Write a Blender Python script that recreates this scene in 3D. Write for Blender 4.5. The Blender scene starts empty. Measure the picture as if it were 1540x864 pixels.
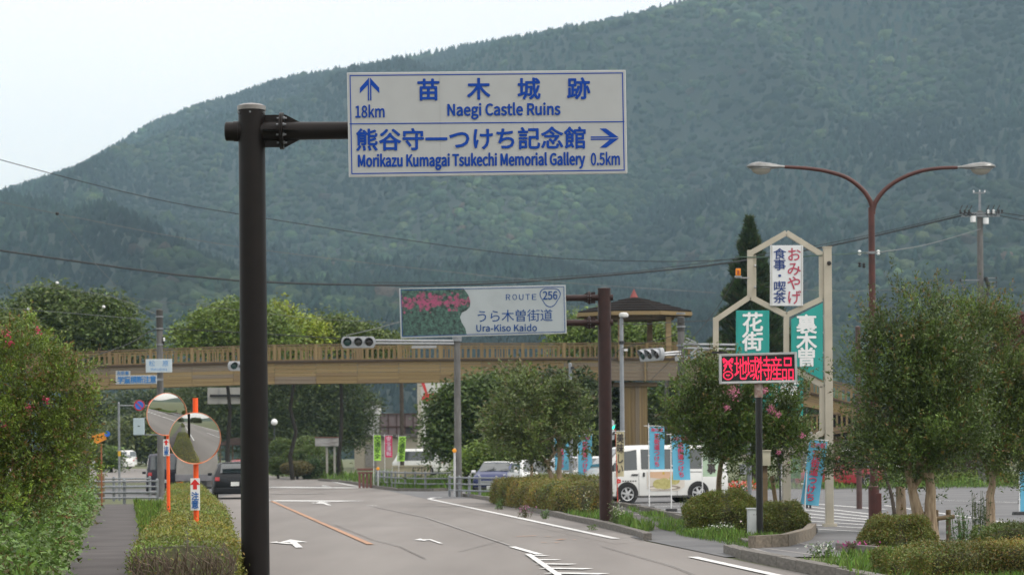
import bpy, bmesh, math, random
import numpy as np
from mathutils import Vector, Matrix
random.seed(7); RNG = np.random.default_rng(7)
sc = bpy.context.scene; COL = sc.collection
PI = math.pi; R = math.radians

# ---------------------------------------------------------------- camera
F = 3600.0; CAMH = 1.65; ROLL = R(.5); HOR = 685.0; CX = 770.0; CY = 432.0
cd = bpy.data.cameras.new('camera'); cam = bpy.data.objects.new('camera', cd); COL.objects.link(cam)
cd.sensor_width = 36; cd.lens = 36 * F / 1540; cd.shift_y = (HOR - CY) / 1540
cd.clip_start = .3; cd.clip_end = 12000
cr, sr = math.cos(ROLL), math.sin(ROLL)
cam.matrix_world = Matrix(((cr, sr, 0, 0), (0, 0, -1, 0), (-sr, cr, 0, CAMH), (0, 0, 0, 1)))
cd.dof.use_dof = True; cd.dof.focus_distance = 30.5; cd.dof.aperture_fstop = 4.0
sc.camera = cam

# ---------------------------------------------------------------- sky, sun, exposure
SUN_EL, SUN_AZ = R(50), R(112)
w = bpy.data.worlds.new('World'); sc.world = w; w.use_nodes = True
nt = w.node_tree; nt.nodes.clear(); N = nt.nodes.new; K = nt.links.new
out = N('ShaderNodeOutputWorld'); bg = N('ShaderNodeBackground'); bg2 = N('ShaderNodeBackground'); add = N('ShaderNodeAddShader')
sky = N('ShaderNodeTexSky'); sky.sky_type = 'NISHITA'; sky.sun_disc = False; sky.sun_elevation = SUN_EL; sky.sun_rotation = SUN_AZ
sky.dust_density = 5; sky.air_density = 1.2
bg.inputs[1].default_value = .05; K(sky.outputs[0], bg.inputs[0])
tc = N('ShaderNodeTexCoord'); sx = N('ShaderNodeSeparateXYZ'); K(tc.outputs['Generated'], sx.inputs[0])
mx = N('ShaderNodeMath'); mx.operation = 'MAXIMUM'; mx.inputs[1].default_value = 0; K(sx.outputs[2], mx.inputs[0])
ml = N('ShaderNodeMath'); ml.operation = 'MULTIPLY_ADD'; ml.inputs[1].default_value = 1.0; ml.inputs[2].default_value = .94; K(mx.outputs[0], ml.inputs[0])
nz = N('ShaderNodeTexNoise'); nz.inputs['Scale'].default_value = 2.2; nz.inputs['Detail'].default_value = 6; K(tc.outputs['Generated'], nz.inputs['Vector'])
mr = N('ShaderNodeMapRange'); mr.inputs[1].default_value = .3; mr.inputs[2].default_value = .7; mr.inputs[3].default_value = .93; mr.inputs[4].default_value = 1.05; K(nz.outputs[0], mr.inputs[0])
mm = N('ShaderNodeMath'); mm.operation = 'MULTIPLY'; K(ml.outputs[0], mm.inputs[0]); K(mr.outputs[0], mm.inputs[1])
bg2.inputs[0].default_value = (1, .94, .89, 1); K(mm.outputs[0], bg2.inputs[1])
K(bg.outputs[0], add.inputs[0]); K(bg2.outputs[0], add.inputs[1]); K(add.outputs[0], out.inputs[0])
sl = bpy.data.lights.new('sun', 'SUN'); sl.energy = 1.4; sl.angle = R(14); sl.color = (1, .97, .93)
so = bpy.data.objects.new('sun', sl); COL.objects.link(so)
dv = Vector((math.sin(SUN_AZ) * math.cos(SUN_EL), math.cos(SUN_AZ) * math.cos(SUN_EL), math.sin(SUN_EL)))
so.rotation_euler = dv.to_track_quat('Z', 'Y').to_euler()
sc.view_settings.view_transform = 'Standard'; sc.view_settings.look = 'None'; sc.view_settings.exposure = 0; sc.view_settings.gamma = 1
sc.cycles.max_bounces = 8; sc.cycles.volume_bounces = 1; sc.cycles.transparent_max_bounces = 8

# ---------------------------------------------------------------- projection helpers (photo pixel + distance -> place)
def P(px, py, d):
    u = px - CX; s = CY - py + (HOR - CY)
    return Vector(((u * cr + s * sr) / F * d, d, CAMH + (-u * sr + s * cr) / F * d))
def gz(y): return 0 if y < 130 else min((y - 130) * .007, 1.0)
def G(px, py, z=0):
    d = 60
    for _ in range(60):
        u = px - CX; s = HOR - py
        zz = (-u * sr + s * cr) / F
        dn = (gz(d) + z - CAMH) / min(zz, -1e-4)
        d = .5 * d + .5 * min(dn, 900)
    p = P(px, py, d); return Vector((p.x, d, gz(d) + z))
def ppm(d): return F / d

# ---------------------------------------------------------------- materials
MATS = {}
def mat(name, col, rough=.6, var=.15, scale=3, bump=0, metal=0, spec=.5, col2=None, emit=0, detail=5, stretch=None, coat=0):
    if name in MATS: return MATS[name]
    m = bpy.data.materials.new(name); m.use_nodes = True; t = m.node_tree; b = t.nodes['Principled BSDF']
    b.inputs['Roughness'].default_value = rough; b.inputs['Metallic'].default_value = metal
    b.inputs['Specular IOR Level'].default_value = spec; b.inputs['Coat Weight'].default_value = coat
    tc = t.nodes.new('ShaderNodeTexCoord'); mp = t.nodes.new('ShaderNodeMapping'); nz = t.nodes.new('ShaderNodeTexNoise')
    if stretch: mp.inputs['Scale'].default_value = stretch
    nz.inputs['Scale'].default_value = scale; nz.inputs['Detail'].default_value = detail
    t.links.new(tc.outputs['Object'], mp.inputs[0]); t.links.new(mp.outputs[0], nz.inputs['Vector'])
    rp = t.nodes.new('ShaderNodeValToRGB'); rp.color_ramp.elements[0].position = .32; rp.color_ramp.elements[1].position = .7
    c2 = col2 or tuple(min(c * (1 + var), 1) for c in col)
    c1 = col if col2 else tuple(c * (1 - var) for c in col)
    rp.color_ramp.elements[0].color = (*c1, 1); rp.color_ramp.elements[1].color = (*c2, 1)
    t.links.new(nz.outputs[0], rp.inputs[0]); t.links.new(rp.outputs[0], b.inputs['Base Color'])
    if bump:
        bp = t.nodes.new('ShaderNodeBump'); bp.inputs['Strength'].default_value = bump; bp.inputs['Distance'].default_value = .03
        t.links.new(nz.outputs[0], bp.inputs['Height']); t.links.new(bp.outputs[0], b.inputs['Normal'])
    if emit:
        b.inputs['Emission Color'].default_value = (*col, 1); b.inputs['Emission Strength'].default_value = emit
    MATS[name] = m; return m

def foliage_mat(name, rough=.45, trans=.25, spec=.5, bump=False):
    m = bpy.data.materials.new(name); m.use_nodes = True; t = m.node_tree; b = t.nodes['Principled BSDF']
    a = t.nodes.new('ShaderNodeAttribute'); a.attribute_name = 'tint'
    b.inputs['Roughness'].default_value = rough; b.inputs['Specular IOR Level'].default_value = spec
    src = a.outputs['Color']
    if bump:
        tc = t.nodes.new('ShaderNodeTexCoord'); nz = t.nodes.new('ShaderNodeTexNoise'); nz.inputs['Scale'].default_value = .3; nz.inputs['Detail'].default_value = 10; nz.inputs['Roughness'].default_value = .8
        t.links.new(tc.outputs['Object'], nz.inputs['Vector'])
        mr = t.nodes.new('ShaderNodeMapRange'); mr.inputs[1].default_value = .3; mr.inputs[2].default_value = .72; mr.inputs[3].default_value = .25; mr.inputs[4].default_value = 1.9
        t.links.new(nz.outputs[0], mr.inputs[0])
        mu = t.nodes.new('ShaderNodeVectorMath'); mu.operation = 'SCALE'; t.links.new(a.outputs['Color'], mu.inputs[0]); t.links.new(mr.outputs[0], mu.inputs['Scale']); src = mu.outputs[0]
        bp = t.nodes.new('ShaderNodeBump'); bp.inputs['Strength'].default_value = 1; bp.inputs['Distance'].default_value = 2.0
        t.links.new(nz.outputs[0], bp.inputs['Height']); t.links.new(bp.outputs[0], b.inputs['Normal'])
    t.links.new(src, b.inputs['Base Color'])
    if trans:
        tr = t.nodes.new('ShaderNodeBsdfTranslucent'); ms = t.nodes.new('ShaderNodeMixShader'); ms.inputs[0].default_value = trans
        t.links.new(src, tr.inputs[0]); t.links.new(b.outputs[0], ms.inputs[1]); t.links.new(tr.outputs[0], ms.inputs[2])
        t.links.new(ms.outputs[0], t.nodes['Material Output'].inputs[0])
    return m
M_LEAF = foliage_mat('leaf'); M_FOREST = foliage_mat('forest_crowns', .9, 0, .1, True)
M_GRASS = foliage_mat('grass_blade', .6, .3, .3)

def glass_mat():
    return mat('car_glass', (.03, .04, .042), .06, .1, 2, spec=.9, coat=.5)
brown = mat('dark_brown_paint', (.0075, .0052, .0044), .42, .18, 6, .03, spec=.18)
brown2 = mat('reddish_brown_paint', (.03, .0125, .0105), .45, .2, 6, .03, spec=.3)
lampbrown = mat('rust_brown_paint', (.06, .014, .010), .5, .25, 5, .05)
white_sign = mat('white_sign_sheet', (.355, .37, .375), .6, .03, 5, spec=.3)
white_sign2 = mat('weathered_sign_sheet', (.33, .37, .385), .6, .05, 3, spec=.3)
blue_ink = mat('blue_sign_ink', (.006, .05, .30), .7, .05, 8, spec=.15)
blue_ink2 = mat('faded_blue_ink', (.008, .055, .21), .7, .1, 8, spec=.15)
steel = mat('galvanised_steel', (.22, .235, .25), .5, .15, 9, .03, metal=.4)
alu = mat('aluminium', (.33, .34, .35), .45, .1, 9, metal=.5)
concrete = mat('pole_concrete', (.12, .117, .112), .85, .25, 6, .15, stretch=(1, 1, .3))
dark = mat('black_plastic', (.012, .012, .013), .5, .2, 9)
black_paint = mat('black_paint', (.008, .008, .009), .3, .2, 5)
cream = mat('cream_painted_steel', (.43, .395, .32), .5, .09, 3, .02, spec=.3)
teal = mat('teal_panel', (.015, .30, .265), .5, .08, 2)
white_p = mat('white_paint', (.72, .73, .73), .35, .05, 5)
white_ink = mat('white_ink', (.78, .8, .8), .5, .04, 8)
orange_p = mat('orange_paint', (.85, .1, .012), .4, .08, 6)
wood = mat('bridge_timber', (.16, .112, .055), .8, .35, 1.6, .25, col2=(.3, .22, .11), stretch=(.25, 1, 3))
wood_d = mat('weathered_timber', (.085, .06, .04), .85, .35, 2.5, .25, col2=(.2, .14, .07), stretch=(.3, 1, 2))
roofm = mat('shingle_roof', (.013, .010, .0085), .95, .25, 12, .3, spec=.1)
redm = mat('red_paint', (.35, .02, .02), .45, .2, 6)
bark = mat('smooth_tan_bark', (.2, .14, .085), .8, .35, 9, .5, col2=(.36, .28, .19), stretch=(2, 2, .5))
bark_d = mat('dark_bark', (.05, .038, .028), .9, .3, 9, .5, stretch=(2, 2, .5))
asphalt = mat('road_asphalt', (.158, .146, .136), .9, .07, .55, .05, detail=14, col2=(.215, .2, .186), spec=.25, stretch=(1, .12, 1))
asphalt2 = mat('lot_asphalt', (.105, .106, .11), .9, .1, .5, .05, detail=12, col2=(.16, .16, .16), spec=.25)
pathm = mat('path_asphalt', (.07, .064, .063), .95, .12, .8, .1, detail=12, col2=(.105, .096, .094), spec=.2)
soil = mat('verge_soil', (.07, .075, .035), .95, .3, 1.2, .3, col2=(.1, .12, .045))
kerbm = mat('kerb_concrete', (.13, .12, .105), .9, .35, 5, .3)
paintw = mat('road_paint_white', (.42, .42, .41), .8, .15, 7, .0, detail=9, col2=(.72, .72, .70))
paintwf = mat('worn_road_paint', (.20, .19, .18), .85, .3, 9, col2=(.27, .255, .245))
painto = mat('road_paint_orange', (.24, .165, .12), .85, .3, 9, col2=(.46, .23, .12))
glass = glass_mat()
mirror_m = mat('mirror_glass', (.72, .74, .74), .02, .02, 4, metal=1)

# ---------------------------------------------------------------- mesh building
class MB:
    def __init__(s): s.v = []; s.f = []
    def add(s, vs, fs):
        o = len(s.v); s.v += [tuple(x) for x in vs]; s.f += [tuple(i + o for i in f) for f in fs]; return s
    def box(s, c, d, rz=0, top=None):
        hx, hy, hz = d[0] / 2, d[1] / 2, d[2] / 2; vs = []
        for z in (-hz, hz):
            k = top if (top and z > 0) else (1, 1)
            for x, y in ((-hx, -hy), (hx, -hy), (hx, hy), (-hx, hy)):
                x *= k[0]; y *= k[1]
                vs.append((c[0] + x * math.cos(rz) - y * math.sin(rz), c[1] + x * math.sin(rz) + y * math.cos(rz), c[2] + z))
        return s.add(vs, [(3, 2, 1, 0), (4, 5, 6, 7), (0, 1, 5, 4), (1, 2, 6, 5), (2, 3, 7, 6), (3, 0, 4, 7)])
    def cyl(s, a, b, r0, r1=None, n=12, caps=True):
        a = Vector(a); b = Vector(b); r1 = r0 if r1 is None else r1
        z = (b - a).normalized(); x = z.orthogonal().normalized(); y = z.cross(x); vs = []
        for p, r in ((a, r0), (b, r1)):
            for i in range(n):
                t = 2 * PI * i / n; vs.append(p + x * (r * math.cos(t)) + y * (r * math.sin(t)))
        fs = [(i, (i + 1) % n, n + (i + 1) % n, n + i) for i in range(n)]
        if caps: fs += [tuple(range(n - 1, -1, -1)), tuple(range(n, 2 * n))]
        return s.add(vs, fs)
    def tube(s, pts, r, n=8, r1=None):
        pts = [Vector(p) for p in pts]; m = len(pts); vs = []; x = None
        for i, p in enumerate(pts):
            t = (pts[min(i + 1, m - 1)] - pts[max(i - 1, 0)]).normalized()
            x = t.orthogonal().normalized() if x is None else (x - t * x.dot(t)).normalized()
            y = t.cross(x); rr = r if r1 is None else r + (r1 - r) * i / (m - 1)
            if isinstance(r, (list, tuple)): rr = r[i]
            for k in range(n):
                a = 2 * PI * k / n; vs.append(p + x * (rr * math.cos(a)) + y * (rr * math.sin(a)))
        fs = [(i * n + k, i * n + (k + 1) % n, (i + 1) * n + (k + 1) % n, (i + 1) * n + k) for i in range(m - 1) for k in range(n)]
        fs += [tuple(range(n - 1, -1, -1)), tuple(range((m - 1) * n, m * n))]
        return s.add(vs, fs)
    def lathe(s, prof, o=(0, 0, 0), ax=(0, 0, 1), n=20, caps=True):   # prof: (radius, height)
        z = Vector(ax).normalized(); x = z.orthogonal().normalized(); y = z.cross(x); o = Vector(o); vs = []
        for r, h in prof:
            for k in range(n):
                a = 2 * PI * k / n; vs.append(o + z * h + x * (r * math.cos(a)) + y * (r * math.sin(a)))
        m = len(prof)
        fs = [(i * n + k, i * n + (k + 1) % n, (i + 1) * n + (k + 1) % n, (i + 1) * n + k) for i in range(m - 1) for k in range(n)]
        if caps: fs += [tuple(range(n - 1, -1, -1)), tuple(range((m - 1) * n, m * n))]
        return s.add(vs, fs)
    def prism(s, poly, y0, y1):         # poly in XZ, extruded along y
        n = len(poly); vs = [(x, y0, z) for x, z in poly] + [(x, y1, z) for x, z in poly]
        a = sum(poly[i][0] * poly[(i + 1) % n][1] - poly[(i + 1) % n][0] * poly[i][1] for i in range(n))
        fs = [tuple(range(n)), tuple(range(2 * n - 1, n - 1, -1))] + [((i + 1) % n, i, n + i, n + (i + 1) % n) for i in range(n)]
        if a < 0: fs = [tuple(reversed(f)) for f in fs]
        return s.add(vs, fs)
    def beam(s, a, b, w, h, up=(0, 0, 1)):   # bar from a to b, w across, h along up
        a = Vector(a); b = Vector(b); t = (b - a).normalized(); u = Vector(up) if abs(t.dot(Vector(up))) < .99 else Vector((0, 1, 0)); x = t.cross(u).normalized(); y = x.cross(t)
        vs = [p + x * (i * w / 2) + y * (j * h / 2) for p in (a, b) for i, j in ((-1, -1), (1, -1), (1, 1), (-1, 1))]
        return s.add(vs, [(3, 2, 1, 0), (4, 5, 6, 7), (0, 1, 5, 4), (1, 2, 6, 5), (2, 3, 7, 6), (3, 0, 4, 7)])
    def mesh(s, name, m, smooth=None, bevel=0, seg=2):
        me = bpy.data.meshes.new(name); me.from_pydata(s.v, [], s.f)
        bm = bmesh.new(); bm.from_mesh(me)
        if bevel:
            es = [e for e in bm.edges if e.is_manifold and e.calc_face_angle(0) > .5]
            bmesh.ops.bevel(bm, geom=es, offset=bevel, segments=seg, affect='EDGES', profile=.6, clamp_overlap=True)
        bmesh.ops.recalc_face_normals(bm, faces=bm.faces)
        bm.to_mesh(me); bm.free()
        if m: me.materials.append(m)
        if smooth is None: smooth = len(s.f) > 8
        if smooth:
            me.polygons.foreach_set('use_smooth', [True] * len(me.polygons)); me.set_sharp_from_angle(angle=R(38))
        return me
    def build(s, name, m, parent=None, smooth=None, bevel=0, seg=2, loc=None):
        return link(name, s.mesh(name, m, smooth, bevel, seg), parent, loc)
def link(name, me, parent=None, loc=None):
    o = bpy.data.objects.new(name, me); COL.objects.link(o)
    if parent is not None: o.parent = parent
    if loc is not None: o.location = loc
    return o
def tag(o, label, cat, group=None):
    o['label'] = label; o['category'] = cat
    if group: o['group'] = group
    return o
def thing(name, label, cat, loc=(0, 0, 0), rz=0, group=None):
    o = bpy.data.objects.new(name, None); COL.objects.link(o); o.location = loc; o.rotation_euler = (0, 0, rz); o.empty_display_size = .2
    return tag(o, label, cat, group)
def struct(o): o['kind'] = 'structure'; return o
def dup(root, loc, rz=None, label=None, scale=None):
    def cp(o, par):
        c = o.copy(); COL.objects.link(c); c.parent = par
        for ch in o.children: cp(ch, c)
        return c
    r = cp(root, None); r.location = loc
    if rz is not None: r.rotation_euler = (0, 0, rz)
    if scale: r.scale = scale
    if label: r['label'] = label
    return r
_cube = {}
def piece(name, a, b, w, h, m, parent, up=(0, 0, 1), jit=0):
    """one plank or bar: a shared cube stretched from a to b"""
    if m.name not in _cube: _cube[m.name] = MB().box((0, 0, 0), (1, 1, 1)).mesh('bar', m, False)
    a = Vector(a); b = Vector(b); t = b - a; L = t.length; t.normalize(); x = t.cross(Vector(up)).normalized(); y = x.cross(t)
    o = link(name, _cube[m.name], parent); c = (a + b) / 2 + x * random.uniform(-jit, jit)
    o.matrix_local = Matrix(((t.x * L, x.x * w, y.x * h, c.x), (t.y * L, x.y * w, y.y * h, c.y), (t.z * L, x.z * w, y.z * h, c.z), (0, 0, 0, 1)))
    return o

def sheet(name, pts, m, off=0, parent=None):
    """flat sheet following the ground; pts = (x, y)"""
    bm = bmesh.new(); vs = [bm.verts.new((p[0], p[1], 0)) for p in pts]; bm.faces.new(vs)
    for y in (130, 130 + 1 / .007):
        bmesh.ops.bisect_plane(bm, geom=bm.verts[:] + bm.edges[:] + bm.faces[:], plane_co=(0, y, 0), plane_no=(0, 1, 0))
    for v in bm.verts: v.co.z = gz(v.co.y) + off
    bmesh.ops.recalc_face_normals(bm, faces=bm.faces)
    for f in bm.faces:
        if f.normal.z < 0: f.normal_flip()
    bmesh.ops.triangulate(bm, faces=bm.faces)
    me = bpy.data.meshes.new(name); bm.to_mesh(me); bm.free(); me.materials.append(m)
    return link(name, me, parent)
def gp(*pp): return [(G(*p).x, G(*p).y) for p in pp]
def stripe(pts, w):
    """polygon band of width w along world polyline"""
    L = []; Rr = []
    for i, p in enumerate(pts):
        a = Vector(pts[max(i - 1, 0)][:2]); b = Vector(pts[min(i + 1, len(pts) - 1)][:2]); t = (b - a).normalized(); n = Vector((-t.y, t.x)) * w / 2
        L.append((p[0] + n.x, p[1] + n.y)); Rr.append((p[0] - n.x, p[1] - n.y))
    return L + Rr[::-1]

# ---------------------------------------------------------------- lettering (flat print, real outlines)
_ref = None
try: SANS = bpy.data.fonts.load(bpy.utils.system_resource('DATAFILES', path='fonts') + '/Noto Sans CJK Regular.woff2')
except Exception: SANS = None
def glyphs(s):
    cu = bpy.data.curves.new('t', 'FONT'); cu.body = s; cu.size = 1; cu.resolution_u = 3
    if SANS and all(ord(c) < 128 for c in s): cu.font = SANS
    o = bpy.data.objects.new('t', cu); COL.objects.link(o)
    dg = bpy.context.evaluated_depsgraph_get(); me = bpy.data.meshes.new_from_object(o.evaluated_get(dg))
    bpy.data.objects.remove(o); bpy.data.curves.remove(cu)
    v = np.empty(len(me.vertices) * 3); me.vertices.foreach_get('co', v)
    f = [tuple(p.vertices) for p in me.polygons]; bpy.data.meshes.remove(me)
    return v.reshape(-1, 3), f
def lettering(s, x0, z0, x1, z1, y, m, parent, bold=.02, em=False, name='lettering'):
    """print s inside the box (local XZ) on the plane y; em=True keeps the glyph in its square cell.
    The stroke is thickened by stamping the outline a few times around a small circle, each stamp a hair prouder."""
    global _ref
    v, f = glyphs(s); bw = bold * (z1 - z0) * (1 if em else 1.15)
    if em:
        if _ref is None:
            _ref = glyphs('国')[0]; _ref = (_ref.min(0), _ref.max(0))
        a, b = _ref
    else: a, b = v.min(0), v.max(0); x0 += bw; x1 -= bw; z0 += bw; z1 -= bw
    X = x0 + (v[:, 0] - a[0]) / (b[0] - a[0]) * (x1 - x0); Z = z0 + (v[:, 1] - a[1]) / (b[1] - a[1]) * (z1 - z0)
    k = 8 if bold > .012 else 1; mb = MB()
    for i in range(k):
        t = 2 * PI * i / k; r = bw if k > 1 else 0
        mb.add(np.stack([X + r * math.cos(t), np.full(len(X), y - .0008 * i), Z + r * math.sin(t)], 1), f)
    me = bpy.data.meshes.new(name); me.from_pydata(mb.v, [], mb.f); me.materials.append(m)
    return link(name, me, parent)
class Board:
    """maps photo pixels to local XZ on a facing plane at distance d around base point"""
    def __init__(s, base): s.b = Vector(base); s.d = s.b.y
    def __call__(s, px, py): p = P(px, py, s.d) - s.b; return (p.x, p.z)
    def text(s, t, x0, y0, x1, y1, m, par, y=-.03, bold=.02, em=False):
        c = s((x0 + x1) / 2, (y0 + y1) / 2); k = s.d / F
        return lettering(t, c[0] - (x1 - x0) / 2 * k, c[1] - (y1 - y0) / 2 * k, c[0] + (x1 - x0) / 2 * k, c[1] + (y1 - y0) / 2 * k, y, m, par, bold, em)
    def poly(s, pp, y0, y1, m, par, name, **k):
        return MB().prism([s(*p) for p in pp], y0, y1).build(name, m, par, smooth=False, **k)

# ---------------------------------------------------------------- foliage
def cards(name, pos, dr, size, tint, m, parent=None, width=.5, stuff=False):
    """diamond leaves: pos (n,3), dr (n,3) leaf direction, size (n,), tint (n,3)"""
    n = len(pos); dr = dr / (np.linalg.norm(dr, axis=1, keepdims=True) + 1e-9)
    rv = RNG.normal(size=(n, 3)); s = np.cross(dr, rv); s /= (np.linalg.norm(s, axis=1, keepdims=True) + 1e-9)
    L = size[:, None]; v = np.empty((n, 3, 3)); nn = np.cross(dr, s); q = RNG.uniform(-.15, .15, (n, 1))
    v[:, 0] = pos - dr * L * .5 + s * L * q; v[:, 1] = pos + s * L * width * .55 + nn * L * .1; v[:, 2] = pos + dr * L * .6 - s * L * width * .45
    me = bpy.data.meshes.new(name); me.vertices.add(3 * n); me.vertices.foreach_set('co', v.ravel())
    me.loops.add(3 * n); me.loops.foreach_set('vertex_index', np.arange(3 * n, dtype=np.int32))
    me.polygons.add(n); me.polygons.foreach_set('loop_start', np.arange(0, 3 * n, 3, dtype=np.int32))
    me.update()
    at = me.attributes.new('tint', 'FLOAT_COLOR', 'POINT'); c = np.ones((n, 3, 4)); c[:, :, :3] = tint[:, None, :]
    at.data.foreach_set('color', c.ravel()); me.materials.append(m)
    o = link(name, me, parent)
    if stuff: o['kind'] = 'stuff'
    return o
def unit(n):
    v = RNG.normal(size=(n, 3)); return v / np.linalg.norm(v, axis=1, keepdims=True)
def tints(n, base, var=.25, alt=None, palt=0):
    b = np.array(base)[None, :] * (1 + RNG.normal(0, var, (n, 1))).clip(.35, 1.9)
    b = b * (1 + RNG.normal(0, var * .3, (n, 3)))
    if alt is not None:
        k = RNG.random(n) < palt; b[k] = np.array(alt)[None, :] * (1 + RNG.normal(0, .2, (k.sum(), 1)))
    return b.clip(.004, .9)
def in_blobs(blobs, n, lo=.35):
    """points in ellipsoids, biased to the outside; returns pos, outward"""
    vol = np.array([b[3] * b[4] * b[5] for b in blobs]); k = RNG.choice(len(blobs), n, p=vol ** .75 / (vol ** .75).sum())
    B = np.array(blobs)[k]; u = unit(n); r = (lo ** 3 + (1 - lo ** 3) * RNG.random(n)) ** (1 / 3)
    r *= 1 + RNG.normal(0, .05, n)
    return B[:, :3] + u * B[:, 3:6] * r[:, None], u
def shoots(name, blobs, ns, per, slen, lsize, base, parent, up=.7, tip=None, ptip=.3, var=.3, lo=.35, width=.5, spread=.07):
    nc = max(8, ns // 20); c_, cu = in_blobs(blobs, nc, lo); ci = RNG.integers(0, nc, ns); rs = slen * .42
    uu = unit(ns); p = c_[ci] + uu * rs * RNG.random((ns, 1)) ** .5; d = cu[ci] * .6 + uu * .55 + np.array([0, 0, up]) + RNG.normal(0, .3, (ns, 3)); d /= np.linalg.norm(d, axis=1, keepdims=True)
    L = slen * RNG.uniform(.4, 1.3, ns); t = RNG.random((ns, per)); n = ns * per
    pos = (p[:, None, :] + d[:, None, :] * (t * L[:, None])[:, :, None]).reshape(n, 3) + RNG.normal(0, spread, (n, 3)) * (1.1 - t.reshape(n, 1) * .8)
    dr = np.repeat(d, per, 0) * .9 + unit(n) * .8
    st = (1 + RNG.normal(0, .15, ns)).clip(.5, 1.5) * (1 + RNG.normal(0, .3, nc)).clip(.45, 1.7)[ci]
    ti = tints(n, base, var * .6) * np.repeat(st, per)[:, None]
    if tip is not None:
        red = np.repeat(RNG.random(ns) < ptip, per) & (t.reshape(n) > .55)
        ti[red] = tints(int(red.sum()), tip, .3)
    return cards(name, pos, dr, lsize * RNG.uniform(.6, 1.3, n), ti.clip(.004, .9), M_LEAF, parent, width)
def clumps(name, blobs, nc, per, sig, lsize, base, parent, var=.3, lo=.5, width=.6, alt=None, palt=0, flat=.55):
    p, u = in_blobs(blobs, nc, lo); n = nc * per
    s = sig * RNG.uniform(.6, 1.4, nc)
    off = RNG.normal(0, 1, (nc, per, 3)) * s[:, None, None]; off[:, :, 2] *= flat; off[:, :, 2] -= .25 * (off[:, :, 0] ** 2 + off[:, :, 1] ** 2) / s[:, None]
    pos = (p[:, None, :] + off).reshape(n, 3)
    st = (1 + RNG.normal(0, .25, nc)).clip(.45, 1.7); ti = tints(n, base, var * .5) * np.repeat(st, per)[:, None]
    if alt is not None:
        k = np.repeat(RNG.random(nc) < palt, per); ti[k] = tints(int(k.sum()), alt, .2)
    dr = unit(n) + np.repeat(u, per, 0) * .5; dr[:, 2] *= .5
    return cards(name, pos, dr, lsize * RNG.uniform(.6, 1.3, n), ti.clip(.004, .9), M_LEAF, parent, width)
def wob(a, b, k=5, amp=.1):
    a = Vector(a); b = Vector(b); L = (b - a).length
    return [a.lerp(b, i / k) + Vector((random.uniform(-1, 1), random.uniform(-1, 1), 0)) * (amp * L * .15 * (0 < i < k)) for i in range(k + 1)]
def tree(name, label, foot, blobs_px, d, trunks, bm=None, group=None, kind='shoot', r=.1, cat='tree', wb=.15, **kw):
    """blobs_px: (px, py, rx, ry) in photo pixels at distance d; trunks: list of trunk-top pixels"""
    t = thing(name, label, cat, foot, 0, group); foot = Vector(foot); k = d / F
    bl = []
    for b in blobs_px:
        p = P(b[0], b[1], d + (b[4] if len(b) > 4 else 0)) - foot
        bl.append((p.x, p.y, p.z, b[2] * k, b[2] * k * .9, b[3] * k))
    for i, q in enumerate(trunks):
        if len(q) == 2: q = (q[0], q[1], 0)
        e = P(q[0], q[1], d) - foot; st = Vector((q[2] * k, 0, -.05))
        mid = st.lerp(e, .55); tr = MB().tube(wob(st, e, 6, wb), r, 9, r1=r * .55).build('trunk', bm or bark, t)
        near = sorted(bl, key=lambda b: abs(b[0] - e.x) + abs(b[2] - e.z))[:4]
        for b in near:
            MB().tube(wob(e, (b[0] * .8 + e.x * .2, b[1], b[2] + b[5] * .45), 5, .6), r * .5, 6, r1=r * .12).build('limb', bm or bark, t)
    kw['base'] = tuple(x * y for x, y in zip(kw['base'], (1.35, 1.32, .75) if kind == 'shoot' else (1.9, 1.6, .85)))
    (shoots if kind == 'shoot' else clumps)('crown', bl, parent=t, **kw)
    return t, bl

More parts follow.
